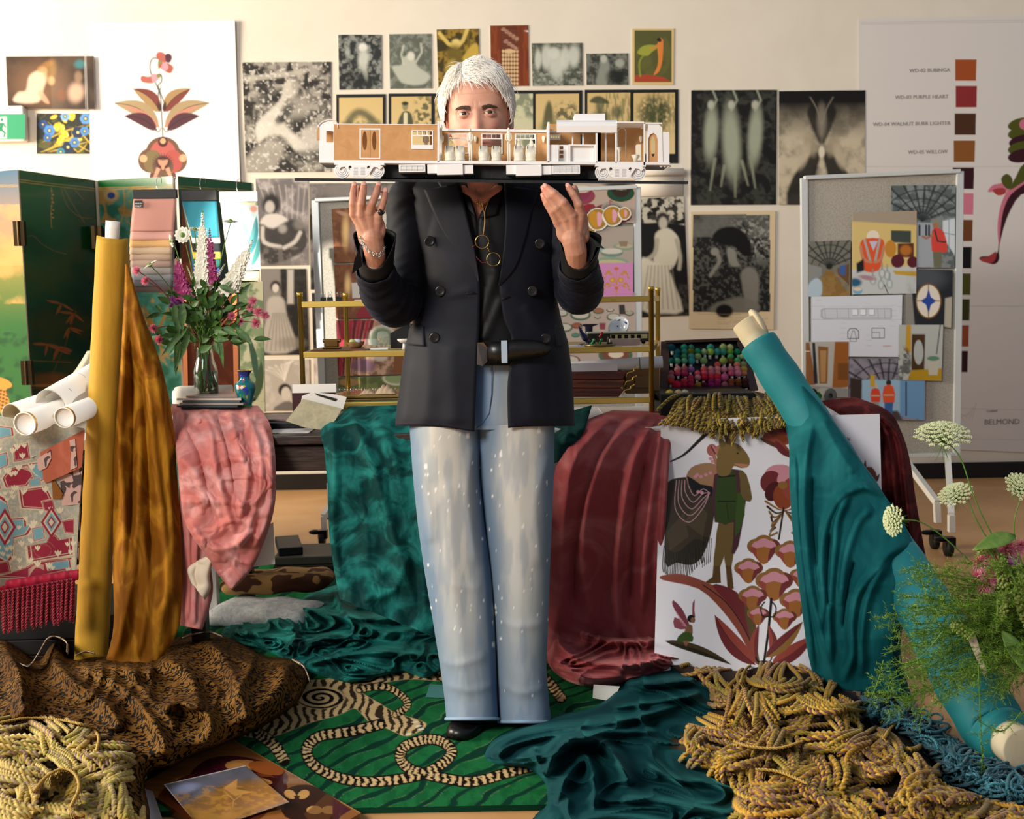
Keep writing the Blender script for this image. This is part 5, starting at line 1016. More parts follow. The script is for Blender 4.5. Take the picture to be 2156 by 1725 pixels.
for x,y in((1015,509),(1039,546)):b=MB();b.lathe([(0,0),(.0165,0),(.0165,.0008),(0,.0012)],P(x,y,2.857),24,None,(0,-1,0));b.build('lens',_M['lens'],g_)
#  the held train model (scale model of a railway car on a b
TY=2.80
tr=empty('train_model',P(1034,384,TY),'white and tan card scale model of a railway carriage on a black board','scale model')
mat('whitecard','#f1efec',.55,bump=.1,bs=300);mat('kraft','#c2905c',.8,mott=('#cf9e6b',40,.5));mat('foamblack','#1a1b1c',.75,mott=('#262727',60,.5));mat('resin','#eee5d0',.45)
def pb(x0,y0,x1,y1,Y0,Y1,name,m='whitecard',parent=tr,bevel=0):
 """box whose front face fills the given photo rectangle, from depth Y0 to Y1"""
 a=P(x0,y1,Y0);d=P(x1,y0,Y0);b=MB();b.box((a[0],Y0,a[2]),(d[0],Y1,d[2]));return b.build(name,_M[m],parent,smooth=False,bevel=bevel)
ROLLZ=lambda:None
q=[P(620,375.5,2.76),P(1447,382.5,2.76),P(1449,381.5,2.90),P(622,374.5,2.90)];h=np.array([0,0,.0062]);b=MB()
b.add([p-h for p in q]+q,[(0,3,2,1),(4,5,6,7),(0,1,5,4),(1,2,6,5),(2,3,7,6),(3,0,4,7)]);b.build('board',_M['foamblack'],tr,smooth=False)
def sk(x,y):return y+(x-1034)*.0062
def card(pts,Y,name,m='whitecard',th=.0022,parent=tr,holes=()):
 """flat card with a px outline (and px holes), standing at depth Y"""
 import mathutils
 loops=[np.array([(x,sk(x,y))for x,y in pts])]+[np.array([(x,sk(x,y))for x,y in hh])for hh in holes]
 co=[P(l[:,0],l[:,1],Y)for l in loops]
 tri=mathutils.geometry.tessellate_polygon([[Vector((p[0],p[2],0))for p in l]for l in co]);A=np.concatenate(co);n=len(A);b=MB()
 F_=[]
 for t in tri:
  u,v,w=A[t[0]],A[t[1]],A[t[2]];cr_=(v[0]-u[0])*(w[2]-u[2])-(v[2]-u[2])*(w[0]-u[0]);t=t if cr_>0 else t[::-1];F_.append(tuple(t));F_.append(tuple(n+i for i in t[::-1]))
 k=0
 for l in co:
  m_=len(l);F_+=[(k+i,k+(i+1)%m_,n+k+(i+1)%m_,n+k+i)for i in range(m_)];k+=m_
 b.add(np.vstack([A,A+[0,th,0]]),F_);return b.build(name,_M[m],parent,smooth=False)
rc=lambda x0,y0,x1,y1:[(x0,y0),(x1,y0),(x1,y1),(x0,y1)]
ov=lambda x,y,rx,ry,n=18:[(x+rx*math.cos(i*2*pi/n),y+ry*math.sin(i*2*pi/n))for i in range(n)]
D0,D1=2.765,2.875
def deck(x0,x1,y0,y1,Y0,Y1,name,m='whitecard'):
 A=[P(x0,sk(x0,y1),Y0),P(x1,sk(x1,y1),Y0),P(x1,sk(x1,y0),Y0),P(x0,sk(x0,y0),Y0)];b=MB()
 b.add(A+[p+[0,Y1-Y0,.000]for p in A],[(0,1,2,3),(4,7,6,5),(0,4,5,1),(3,2,6,7),(0,3,7,4),(1,5,6,2)]);return b.build(name,_M[m],tr,smooth=False)
deck(672,1410,339,345,D0,D1,'floor_deck');deck(800,1260,346,376,2.80,2.86,'support_block','foamblack')
card(rc(703,264,922,340),D0+.002,'side_wall','kraft',holes=[rc(758,273,800,335),rc(867,276,911,314)])
df=card(rc(757,272,801,336),D0+.0005,'door_frame',holes=[rc(760,275,799,334)]);card(rc(760,275,779,334),D0+.001,'door_leaf','kraft',holes=[ov(768,298,5,20)]);card(rc(780,275,799,334),D0+.001,'door_leaf','kraft',holes=[ov(788,298,4.5,20)])
card(rc(866,275,912,315),D0-.0006,'window_frame',holes=[rc(868.5,277,878,285),rc(880,277,888,285),rc(890,277,898,285),rc(900,277,909.5,285),rc(868.5,287,909.5,306)])
deck(703,922,262.5,264,D0,D1,'roof_edge');card(rc(703,264,922,340),D1-.004,'back_wall','kraft',holes=[rc(866,276,905,312)])
card([(671,272),(674,268),(703,268),(703,340),(672,340)],D0+.001,'end_wall','whitecard',holes=[rc(687,278,702,302)]);card([(667,270),(672,270),(672,298),(667,298)],D0,'corner_post','kraft');pb(686,277,703,304,D1-.01,D1-.008,'inner_card','kraft')
b=MB();a=np.linspace(0,pi/2*1.9,12);V=[]
for Yq in(D0,D1-.02):V.append(P(np.array([670,672,678,688,700,707,710,711]),np.array([270,264,258,254,253,256,262,270.]),Yq))
b.grid(np.array(V),8,2,None);b.build('end_roof',_M['whitecard'],tr,solid=.002)
V0=P(np.array([670,672,678,688,700,702,702]),np.array([270,264,258,254,253,262,270.]),D0+.003);b=MB();b.add(V0,[tuple(range(7))[::-1]]);b.build('roof_gable',_M['whitecard'],tr,smooth=False)
for x in(921,926):card(rc(x,256,x+4,341),D0+(x-921)*.008,'bulkhead','whitecard',.004)
sc_=[(931,341),(931,276)]+[(931+i*4.0,274-3.0*abs(math.sin(i*.36)))for i in range(0,56)]+[(1154,341)]
wins=[]
for x0,x1 in((944,986),(1014,1057),(1085,1128)):wins.append(rc(x0,283,x1,310))
card(sc_,D1-.03,'back_wall','kraft',holes=wins);card([(931,276),(931,271),(1170,273),(1170,278)],D1-.034,'scalloped_valance')
for x0,x1 in((944,986),(1014,1057),(1085,1128)):
 w4=(x1-x0-4)/4;card(rc(x0-1,281,x1+1,324),D1-.034,'window_frame',holes=[rc(x0+1+k*w4+.6,283,x0+1+(k+1)*w4-.4,291)for k in range(4)]+[rc(x0+1.5,293,x1-1.5,322)])
b=MB()
for x in(932,1001,1144,1349):b=MB();o=P(x,293,D1-.036);b.lathe([(0,-.009),(.0025,-.006),(.004,.003),(.003,.007),(0,.009)],o,8);b.build('wall_sconce',_M['resin'],tr)
def tubchair(x,rot_=0,s=1.0):
 o=P(x,sk(x,339.5),2.80);h=.036*s;w=.0115*s;b=MB();n=22;V=[]
 for z,rr_ in((0,1.0),(.1,1.05),(.14,.95),(.3,1.0),(.48,1.06),(.75,.98),(.95,.9),(1.0,.7)):
  row=[]
  for i in range(n):
   a=2*pi*i/n+rot_;zz=z*(1 if math.cos(a-rot_)>-.2 else .58)*h;rad=w*rr_*(1+(.06*math.sin(9*a)if z<.3 else 0));row.append(o+[rad*math.sin(a)*1.0,rad*math.cos(a)-.004,zz])
  V.append(row)
 b.grid(np.array(V),n,len(V),None,cu=True);b.f.append(tuple(range(n))[::-1]);b.f.append(tuple(range(b.n-n,b.n)));b.build('model_chair',_M['resin'],tr)
for x in(947,969,1018,1045):tubchair(x)
for x in(1092,1117):tubchair(x,0,1.02)
b=MB()
for x in(958,1031,1105):b=MB();o=P(x,sk(x,339),2.83);b.lathe([(0,0),(.006,0),(.002,.003),(.002,.018),(.016,.0185),(.016,.020),(0,.020)],o,12);b.build('model_table',_M['resin'],tr)
def mfig(x,y0,y1,seat=False,name='model_figure',Yf=2.79):
 o=P(x,sk(x,y1),Yf);hh=(y1-y0)*S(Yf);b=MB();u=hh/8
 if not seat:
  for s in(-1,1):b.tube([o+[s*.0022,0,0],o+[s*.0024,0,u*2],o+[s*.002,0,u*4]],[.0018,.0024,.0032],8);b.ell(o+[s*.0025,-.002,.0008],(.002,.004,.0012),8,5)
  b.tube([o+[0,0,u*3.8],o+[0,0,u*5],o+[0,0,u*6.3],o+[0,0,u*6.8]],[.0046,.0042,.0058,.002],12,None,True,.6)
  for s in(-1,1):b.tube([o+[s*.0055,0,u*6.3],o+[s*.0068,-.001,u*5],o+[s*.0035,-.0055,u*4.6]],[.0018,.0016,.0012],8)
  b.ell(o+[0,0,u*7.3],(.0026,.003,.0038),10,8)
 else:
  b.tube([o+[0,0,u*2.5],o+[0,0,u*5],o+[0,0,u*6.5]],[.007,.006,.0035],10)
  for s in(-1,1):b.tube([o+[s*.006,0,u*5.5],o+[s*.011,0,u*4.2],o+[s*.008,-.006,u*3.8]],[.0022,.002,.0015],8)
  b.ell(o+[0,0,u*7.1],(.0035,.0035,.0045),10,8)
 b.build(name,_M['resin'],tr)
mfig(991,270,339);mfig(1072,268,339);mfig(1093,292,336,True,Yf=2.812);mfig(1119,289,336,True,Yf=2.812);mfig(898,278,338,Yf=2.85)
card(rc(1153,256,1157,341),D0,'bulkhead','whitecard',.08)
card(rc(1157,260,1265,341),D1-.02,'back_wall','kraft',holes=[rc(1158,283,1178,293),rc(1222,282,1228,304)])
card(rc(1157,282,1180,294),D1-.024,'window_frame',holes=[rc(1159+k*5.2,284,1163+k*5.2,290)for k in range(4)])
b=MB();V=[]
for Yq,y in((D0,279),(D0-.002,266),(D0+.004,259),(D0+.02,256),(D0+.06,255)):V.append([P(1172,y,Yq),P(1299,y,Yq)])
b.grid(np.array(V),2,len(V),None,flip=False);b.build('roof_panel',_M['whitecard'],tr,False,solid=.0025);pb(1210,239,1274,257,D0+.03,D0+.08,'roof_box')
card(rc(1157,304,1176,341),D0+.006,'counter_end');card(rc(1176,304,1197,341),D0+.03,'shelf_unit',holes=[rc(1178,307,1186,314),rc(1178,316,1186,323),rc(1178,325,1186,332)]);card(rc(1197,303,1254,341),D0+.002,'counter','whitecard',.03,holes=[rc(1201,306,1250,340)]);card(rc(1201,306,1250,340),D0+.012,'counter_front')
card(rc(1204,280,1207,303),D0+.02,'post');card(rc(1226,280,1229,303),D0+.02,'post');card(rc(1254,279,1258,341),D0,'post','whitecard',.004);card(rc(1274,279,1277,341),D0+.03,'post');card(rc(1295,279,1299,341),D0,'post','whitecard',.004);card(rc(1258,279,1295,341),D1-.02,'cupboard_back','kraft')
card(rc(1299,258,1356,341),D1-.03,'bathroom_wall','kraft');deck(1299,1356,254,257,D0,D1,'roof_edge')
b=MB();a=np.linspace(0,pi,14);pts=np.vstack([P(1301,338,2.80)[None],P(1309.5+8.5*-np.cos(a),278-8*np.sin(a),2.80),P(1317,338,2.80)[None]]);b.tube(pts,.0009,6);b.build('arch_wire',_M['alu'],tr)
b=MB();b.lathe([(0,0),(.005,0),(.0022,.004),(.0022,.022),(.007,.034),(0,.034)],P(1304,sk(1304,339),2.79),12);b.build('wash_basin',_M['resin'],tr)
b=MB();b.lathe([(0,0),(.004,0),(.0055,.008),(.0095,.016),(0,.016)],P(1337,sk(1337,339),2.79),14);b.build('toilet',_M['resin'],tr);pb(1340,304,1350,338,2.79,2.81,'cistern','resin',bevel=.001)
for x in(1355,1361):card(rc(x,257,x+3.4,346),D0+(x-1355)*.006,'bulkhead','whitecard',.003)
card([(1364,258),(1386,259),(1394,266),(1396,341),(1364,341)],D0+.002,'vestibule_wall',holes=[[(1365,341-2),(1365,290),(1369,281),(1376,278),(1382,282),(1385,292),(1385,339)]])
card([(1365,339),(1365,290),(1369,281),(1376,278),(1382,282),(1385,292),(1385,339)],D0+.006,'vestibule_door','kraft',holes=[ov(1375,306,5,22)]);pb(1394,278,1409,343,D0+.004,D0+.09,'end_gangway');deck(1356,1394,256,259,D0,D1,'roof_edge')
b=MB()
for x in(1392,1400,1408):b.ell(P(x,350,D0+.01),(.004,.004,.0035),8,6)
b.bar(P(1388,349,D0+.01),P(1413,350,D0+.01),.003);b.build('coupling',_M['whitecard'],tr)
for x0,y0,x1,y1,dd in[(840,347,895,364,0),(900,347,920,366,.004),(920,346,974,369,-.003),(974,348,996,366,.004),(1066,347,1086,367,.004),(1086,346,1140,370,-.003),(1140,348,1161,367,.004),(1162,347,1221,366,0)]:
 u=pb(x0,sk(x0,y0),x1,sk(x0,y1),D0-.001+dd,2.80,'underframe_box')
 if dd==0:
  w=(x1-x0-8)/4;b=MB()
  for i in range(5):b.bar(P(x0+4+i*w,sk(x0,y0+3),D0-.0012),P(x0+4+i*w,sk(x0,y1-3),D0-.0012),.0006)
  for i in range(4):
   for j in range(5):b.bar(P(x0+4+i*w,sk(x0,y0+3+j*2.6),D0-.0012),P(x0+4+(i+1)*w,sk(x0,y0+3+j*2.6),D0-.0012),.0005)
  b.build('grille_lines',mat('pencil','#9a9a9c',.6),u,smooth=False)
def bogie(x0,x1):
 xm=(x0+x1)/2;e=empty('bogie',P(xm,sk(xm,378),D0)-parent_loc(tr));e.parent=tr;y=sk(xm,0)
 for s,xc in((-1,x0+16),(1,x1-16)):
  b=MB();b.lathe([(0,0),(.0185,0),(.0185,.006),(0,.006)],P(xc,361+y,D0+.004),36,None,(0,1,0));w=b.build('wheel',_M['whitecard'],e,smooth=False)
  for r in(5,9,13):b=MB();a=np.linspace(0,2*pi,28);b.tube(P(xc+r*np.cos(a),361+y+r*np.sin(a),D0+.0034+0*a),.0004,4);b.build('groove',_M['pencil'],w)
 o=[(x0+8,350),(x1-8,350),(x1-4,354),(x1-10,360),(x1-14,355),(x1-22,354),(x1-34,372),(x1-40,375),(x0+40,375),(x0+34,372),(x0+22,354),(x0+14,355),(x0+10,360),(x0+4,354)]
 card([(a,b_-1)for a,b_ in o],D0-.002,'side_frame','whitecard',.003,e,holes=[ov(x0+33,355,3.4,4.6,10),ov(x1-33,355,3.4,4.6,10)])
 b=MB()
 for i in range(7):
  for s in(-1,1):b.bar(P(xm+s*3,355+i*2.4+y,D0-.0024),P(xm+s*12,355+i*2.4+y,D0-.0024),.0006)
 b.build('spring_lines',_M['pencil'],e,smooth=False);card(rc(x0,345,x1,349),D0,'bolster','whitecard',.03,e)
bogie(704,809);bogie(1253,1360)
#  cloth, rolls, fringe
V_=lambda name,col,hi,amt=.6,sc=11,st=None,**k:mat(name,col,.75,velvet=(hi,amt,sc,st),bump=.25,bs=60,**k)
V_('velvet_mustard','#744406','#cf962a',.6,10,(1,1,.5));V_('velvet_pink','#c2716a','#efc4c0',.6,6);V_('velvet_rose','#944347','#d3908f',.4,5);V_('velvet_green','#063634','#2a938a',.75,9)
V_('velvet_teal','#0a5257','#2e8f92',.35,5);V_('velvet_floor','#07363b','#2a7474',.2,4);V_('velvet_maroon','#33090c','#7d2e2e',.7,9)
mat('linen_yellow','#c2962a',.75,bump=.4,bs=220,bstretch=(6,6,.6),mott=('#b08420',12,.4,(4,4,.5)),sheen=.3,sheencol='#e8c060')
mat('teal_cloth','#1f8288',.6,sheen=.5,sheencol='#58b0b4',mott=('#1a727a',6,.4));mat('cardboard','#d9ccae',.8,mott=('#c8b994',12,.4));mat('papertube','#ece7de',.6)
mat('cream_back','#e3d2b8',.8)
class Rug(Pic):
 def __init__(s,x0,x1,y0,y1,nx,ny):
  X,Y=np.meshgrid(np.linspace(x0,x1,nx),np.linspace(y1,y0,ny));s.nx,s.ny=nx,ny;s.W=np.stack([X,Y,0*X],-1)
  d=s.W-CAM;z=d@fwd;s.x=W/2+F*(d@rt)/z;s.y=H/2-F*(d@up)/z;s.u=(X-x0)/(x1-x0);s.v=(y1-Y)/(y1-y0);s.c=np.zeros(X.shape+(3,))
  s.q=None
r=Rug(-1.25,.55,2.475,4.95,520,640);r.c[:]=c('#165a31');r.tex('#237442',14,.5,.15,2,.5)
g1=np.sin((r.x*.10+r.y*.17)+5.5*fbm(r.x/150,r.y/60,3,5)*2);r._b(sstep(.55,.75,g1)*.9,c('#0a2d26'));r._b(sstep(.33,.42,g1)*(1-sstep(.46,.55,g1))*.75*sstep(.4,.6,fbm(r.x/30,r.y/16,2,9)),c('#6f8052'))
CRM,DRK='#d0b280','#17110f'
q=lambda pts:[(460+a/2.994,1380+b_/2.994)for a,b_ in pts]
body_=q([(80,515),(200,470),(330,390),(430,280),(500,200),(700,175),(830,145),(960,110),(1240,100),(1430,145),(1430,192),(1200,182),(1000,212),(900,225),(900,262),(1010,330),(1120,395),(1290,450),(1300,490),(1190,545),(1060,495),(960,462),(900,400),(850,368),(760,410),(580,460),(480,500),(350,545),(200,552)])
r.po([(a-1,b_-1.5)for a,b_ in body_],DRK,1.0,1,4);r.po(body_,CRM,.8,1,4);bm=1-sstep(-1.5,0,sdpoly(r.x,r.y,cr(body_,4,True)))
w1=np.sin(r.x*.32+1.5*np.sin(r.y*.13)+6*fbm(r.x/26,r.y/14,2,3));r._b(bm*sstep(.05,.3,w1)*(1-r.m(675,1480,52,24,.1))*(1-r.m(765,1434,36,16,.1))*.95,c(DRK))
def spiral(cx,cy,rx,ry,turns,ph=0):
 X,Y=(r.x-cx)/rx,(r.y-cy)/ry;rr_=np.hypot(X,Y);t=np.arctan2(Y,X);s_=np.sin(2*pi*rr_*turns-t+ph);m_=r.m(cx,cy,rx,ry,.04);r._b(m_,c(CRM));r._b(m_*sstep(-.1,.25,s_),c(DRK))
spiral(675,1480,50,23,2.6);spiral(765,1433,38,15,2.4,2)
r.band(q([(890,245),(1050,228),(1160,290),(1190,350),(1120,405)]),17,CRM,DRK,9,2,seed=4)
r.band(q([(1020,470),(830,515),(640,545),(560,620),(590,715),(720,795),(900,835),(1100,825),(1290,785),(1420,715),(1470,640),(1400,575),(1290,568),(1170,615),(1150,690),(1220,760),(1400,808),(1600,835),(1800,785),(1960,740)]),25,CRM,DRK,12,3.2,seed=6)
r.band(q([(250,525),(350,600),(415,700)]),26,CRM,DRK,9,2,seed=7);r.band(q([(1420,170),(1700,250),(2000,150),(2160,300)]),24,CRM,DRK,10,2.4,seed=8)
for x,y in q([(1240,455),(1260,480),(1200,530),(1275,500)]):r.el(x,y,7,2.2,'#e2d6c0',-8,.2)
b=MB();nz=np.zeros(r.x.shape);Vr=r.W+np.stack([nz,nz,.014+.0012*fbm(r.W[...,0]*60,r.W[...,1]*60,2,2)],-1);b.grid(Vr,r.nx,r.ny,r.c.reshape(-1,3),flip=True)
n0=b.n;per=[Vr[0,0],Vr[0,-1],Vr[-1,-1],Vr[-1,0]];b.add(np.vstack([per,[p*[1,1,0]+[0,0,.001]for p in per]]),[(i,(i+1)%4,4+(i+1)%4,4+i)[::-1]for i in range(4)],'#123f2a')
mat('rugpile',attr=True,rough=.95,bump=.8,bs=700,spec=.05)
rug=tag(b.build('rug',_M['rugpile']),'green tiger-striped rug with a coiled black and cream striped tail, under the shoes','rug')
p=Pic([(290,1655),(478,1550),(760,1712),(560,1830)],.7,'#9a6232');p.tex('#7d4a20',40,.5,.12,3,.6,sy=5,sx=.5);p.li([(478,1550),(760,1712)],'#b98a50',2)
def disk(x,y,rx,ry,col,a_=0):p.el(x,y,rx,ry,col,a_,.01)
disk(450,1690,120,60,'#6a3218');disk(440,1668,84,42,'#4e1c12');p.po([(400,1640),(440,1598),(520,1595),(600,1625),(590,1660),(480,1665)],'#4a1622',.8,1,4);disk(510,1612,36,12,'#c98a48');disk(560,1618,38,13,'#a85a28',12);disk(520,1640,60,12,'#7a3a18');disk(560,1660,46,24,'#3a1016');disk(545,1644,28,7,'#c08444',10)
p.po([(600,1665),(660,1655),(720,1700),(690,1740),(600,1720)],'#2c120c',.8,1,4)
for s in(-1,1):disk(625+s*14,1673,13,9,'#c99858',s*-25);disk(678+s*16,1706,17,9,'#c99858')
p.po([(618,1676),(632,1676),(626,1692)],'#2c120c');p.li([(620,1666),(627,1680)],'#2c120c',2);p.po([(640,1715),(700,1660),(716,1690),(672,1760)],'#5a3418',1,.7);p.po([(700,1680),(740,1705),(700,1730)],'#4a1622',.8)
mb_=tag(p.gbuild('marquetry_board',mat('varnish',attr=True,rough=.2,coat=.5),.024,.02),'varnished wooden board inlaid with dark and light flower shapes, on the floor','wooden board')
p=Pic([(345,1652),(516,1612),(609,1689),(428,1752)],.9,'#5b5047');p.tex('#8f8d96',36,.5,.2,3,.6);p.po([(348,1652),(516,1614),(540,1635),(370,1685)],'#6c6c78',6,.8);p.po([(380,1700),(480,1650),(560,1640),(605,1690),(430,1752)],'#9a6a2c',8,.85);p.tex('#c08a3c',14,.55,.08,6,.6,sy=2.5,mask=(p.y>1655)*1.)
p.po([(470,1660),(500,1640),(498,1662),(530,1668),(495,1676)],'#d39a50',1);p.li([(490,1700),(492,1684),(480,1674),(472,1666)],'#d0a060',1.5);p.li([(492,1686),(504,1678),(512,1670)],'#d0a060',1.5);p.li([(480,1675),(468,1676)],'#d0a060',1.2);p.li([(345,1652),(420,1748)],'#e8e4e0',4);p.li([(348,1652),(516,1613)],'#dedad4',1.5);p.po([(395,1700),(470,1718),(560,1690),(430,1755)],'#b8863c',3,.8);p.el(390,1660,26,9,'#aab4d8',-12,.6,.8)
z_=.03+.012*(fbm(p.x/60,p.y/40,2,5))+.02*np.abs(p.u-.5)**2
tag(p.gbuild('glossy_photograph',_M['gloss'],z_,.001),'creased glossy photograph of inlaid woodwork lying on the marquetry board','photograph')
p=Pic([(274,1650),(322,1667),(345,1735),(292,1735)],.5,'#ded8d8');z_=.03+.02*(p.u-.5)**2*4;tag(p.gbuild('paper_sheet',_M['paper'],z_,.001),'curled white paper sheet on the floor left of the marquetry board','paper')
p=Pic([(-60,868),(176,902),(160,1205),(-60,1246)],1.1,'#a29d8c');p.tex('#8d968c',10,.5,.1,3,.6);p.tex('#b8b09a',4,.55,.06,4,.5)
CRI,BLU,STO='#8e2438','#6d9ba4','#c3b79c'
def blk(pts,col=CRI):
 p.po(pts,STO,.7);k=np.array(pts);ce=k.mean(0);p.po((k-ce)*.9+ce,CRI if col==CRI else CRI,.7);p.po((k-ce)*.8+ce,STO,.6);p.po((k-ce)*.76+ce,col,.6)
def tulip(x,y,s=4,a=0):p.el(x,y,s*.35,s,'#cfc5a8',a,.2);p.el(x-s*.6,y-s*.1,s*.3,s*.8,'#cfc5a8',a-25,.2);p.el(x+s*.6,y-s*.1,s*.3,s*.8,'#cfc5a8',a+25,.2)
for pts,col in[([(25,938),(60,930),(66,968),(28,975)],CRI),([(18,985),(60,975),(78,1000),(58,1026),(10,1030),(2,1008)],CRI),([(36,1030),(98,1022),(112,1050),(95,1075),(42,1072)],CRI),([(86,1055),(112,1050),(118,1072),(108,1080),(92,1076)],CRI),([(52,1150),(96,1142),(104,1125),(118,1124),(128,1136),(156,1130),(158,1170),(56,1188)],CRI),([(-20,1218),(50,1195),(80,1180),(158,1172),(158,1200),(60,1222)],CRI),([(-60,1060),(-10,1030),(12,1045),(24,1090),(58,1088),(60,1110),(80,1100),(62,1128),(30,1135),(28,1180),(12,1200),(-20,1180),(-60,1150)],BLU),([(-40,890),(30,900),(32,918),(0,925),(-40,930)],BLU),([(58,975),(90,970),(98,1010),(75,1022)],BLU),([(95,1186),(150,1178),(152,1196),(100,1202)],BLU)]:blk(pts,col)
RR=random.Random(8)
for k in range(16):x,y=[(10,960),(120,990),(20,1080),(60,1130),(130,1080),(90,1160)][k%6];p.li([(x+(14+4*(k//3))*math.cos(t_*.5),y+(10+4*(k//3))*math.sin(t_*.5))for t_ in range(13)],'#8f8a78',1.0,.5,.5)
for k in range(6):
 for pts in[[(40+k*3,985),(62,992-k*2),(80-k,1002)],[(60,1215-k*3),(75,1195-k),(92,1200-k*2)]]:p.li(pts,STO,1,.5,.8,4)
for k in range(70):
 x,y=RR.uniform(-20,156),RR.uniform(930,1205);tulip(x,y,RR.uniform(4.5,7),RR.choice([0,180,10,-10]))
for pts,col in[([(-20,960),(16,950),(20,980),(-4,992),(-20,985)],BLU),([(-20,1000),(-4,998),(4,1030),(-20,1040)],CRI),([(100,1086),(128,1080),(134,1100),(112,1106)],BLU),([(128,1096),(158,1090),(158,1126),(136,1124)],CRI),([(66,1112),(92,1106),(96,1134),(70,1142)],BLU),([(-20,1186),(20,1180),(26,1206),(-20,1216)],CRI),([(60,1010),(84,1004),(88,1022),(62,1026)],BLU)]:blk(pts,col)
for x,y,w,h in[(108,1100,22,34),(10,1110,24,40)]:
 for s,col in((1,CRI),(.75,STO),(.6,BLU),(.4,CRI),(.25,STO)):p.po([(x-w*s,y),(x,y-h*s),(x+w*s,y),(x,y+h*s)],col,.5)
Yt=3.33
tap=p.build('tapestry_cloth',Yt,mat('weave',attr=True,rough=.9,bump=.7,bs=500),None,bend=lambda u,v:.03*np.sin(u*5+v)+.02*np.sin(v*3)+.015*np.sin(u*11)*v)
tag(tap,'patterned tapestry tablecloth in crimson, blue and stone with a crimson rope fringe','tablecloth')
mat('crimson','#9e1030',.6,sheen=.4,sheencol='#d04060');mat('cordm',attr=True,rough=.5,sheen=.25,bump=.35,bs=900)
def cord(B,pts,r,c1,c2,pitch=None,ns=2,sides=5,sp=6):
 """twisted cord of ns strands along world points"""
 p_=np.asarray(pts,float);d=np.r_[0,np.cumsum(np.linalg.norm(np.diff(p_,axis=0),axis=1))];L=d[-1];pitch=pitch or r*4.2;m=max(6,int(L/pitch*sp));t=np.linspace(0,L,m)
 Wp=np.stack([np.interp(t,d,p_[:,i])for i in range(3)],1);T=np.gradient(Wp,axis=0);T/=np.linalg.norm(T,axis=1,keepdims=True)+1e-12
 ref=np.array([.31,-.9,.3]);u=np.cross(T,ref);u/=np.linalg.norm(u,axis=1,keepdims=True)+1e-12;w=np.cross(T,u)
 for s in range(ns):
  ph=2*pi*t/pitch+s*2*pi/ns;off=r*.52*(np.cos(ph)[:,None]*u+np.sin(ph)[:,None]*w);C_=Wp+off
  a=np.arange(sides)*2*pi/sides;rr_=r*.60*(1-.6*sstep(L-r*2,L,t));V=C_[:,None]+rr_[:,None,None]*(np.cos(a)[None,:,None]*u[:,None]+np.sin(a)[None,:,None]*w[:,None])
  cc=np.array(c(c1 if s%2==0 else c2));B.grid(V,sides,m,cc,cu=True)
b=MB();RR=random.Random(4)
for k in range(52):
 x=-20+k*3.45;y0=np.interp(x,[-60,160],[1254,1216]);L=RR.uniform(82,96);dx=RR.uniform(-5,3);q_=cr([(x,y0),(x+dx*.5,y0+L*.5),(x+dx,y0+L)],4);cord(b,P(q_[:,0],q_[:,1],Yt-.035-.012*(k%3)),.0042,'#a3122f','#7d0c24',sp=5)
b.build('rope_fringe',_M['cordm'],tap)
b=MB();xs=np.linspace(-60,164,60);V=np.stack([P(xs,np.interp(xs,[-60,160],[1234,1200])+dy,Yt-.04-.004*np.sin(xs*.2))for dy in(0,11,22)]);b.grid(V,60,3);b.build('braid_band',_M['crimson'],tap,solid=.004)
b=MB()
for i,(x0,x1,z0,z1)in enumerate([(-1.8,-1.22,.005,.06),(-1.82,-1.2,.062,.11),(-1.78,-1.25,.112,.19)]):tag((lambda bb:(bb.box((x0,3.5,z0),(x1,3.9,z1)),bb)[1])(MB()).build('storage_book',mat('darkbook%d'%i,['#2a1512','#1a1614','#141414'][i],.6),smooth=False,bevel=.003),['dark red bound volume at the bottom of the stack under the left table','brown-black bound volume in the middle of the stack under the left table','black box on top of the stack under the left table'][i],'book','volumes under the left table')
mat('leo_sample','#b9968a',.8,leo=('#4a3c3a',34,.52));mat('rust_suede','#a05640',.8,velvet=('#c8806a',.4,8));mat('silver_sheet','#b5b2a8',.3,.2,mott=('#cbc8bf',9,.5));mat('suede_brown','#7d4a14',.85)
def flat(pts,Y,name,m,label,cat,th=.0025,bendx=None,grp=None):
 """hanging sheet with an outline; Y may be a function of px,py"""
 import mathutils
 l=np.array(pts,float);yy=Y(l[:,0],l[:,1])if callable(Y)else np.full(len(l),float(Y));co=P(l[:,0],l[:,1],yy);n=len(co)
 tri=mathutils.geometry.tessellate_polygon([[Vector((a_,-b__,0))for a_,b__ in l]]);F_=[]
 for t in tri:
  u,v,w=l[t[0]],l[t[1]],l[t[2]];s_=(v[0]-u[0])*(w[1]-u[1])-(v[1]-u[1])*(w[0]-u[0]);t=t if s_<0 else t[::-1];F_.append(tuple(t));F_.append(tuple(n+i for i in t[::-1]))
 F_+=[(i,(i+1)%n,n+(i+1)%n,n+i)for i in range(n)];b=MB();b.add(np.vstack([co,co+[0,th,0]]),F_);o=b.build(name,_M[m]if isinstance(m,str)else m,smooth=False);return tag(o,label,cat,grp)if label else o
flat([(130,1010),(172,1000),(165,1180),(150,1130),(120,1050)],3.318,'fabric_sample','leo_sample','mauve leopard print sample, lowest of the samples beside the yellow roll','fabric sample',grp='fabric samples on the tapestry')
flat([(110,990),(175,960),(168,1062),(128,1066)],3.308,'fabric_sample','leo_sample','mauve leopard print sample showing below the rust suede one','fabric sample',grp='fabric samples on the tapestry')
flat([(97,1012),(112,1006),(132,1040),(128,1050),(112,1052)],3.30,'fabric_sample','suede_brown','small brown suede tab below the rust suede sample','fabric sample',grp='fabric samples on the tapestry')
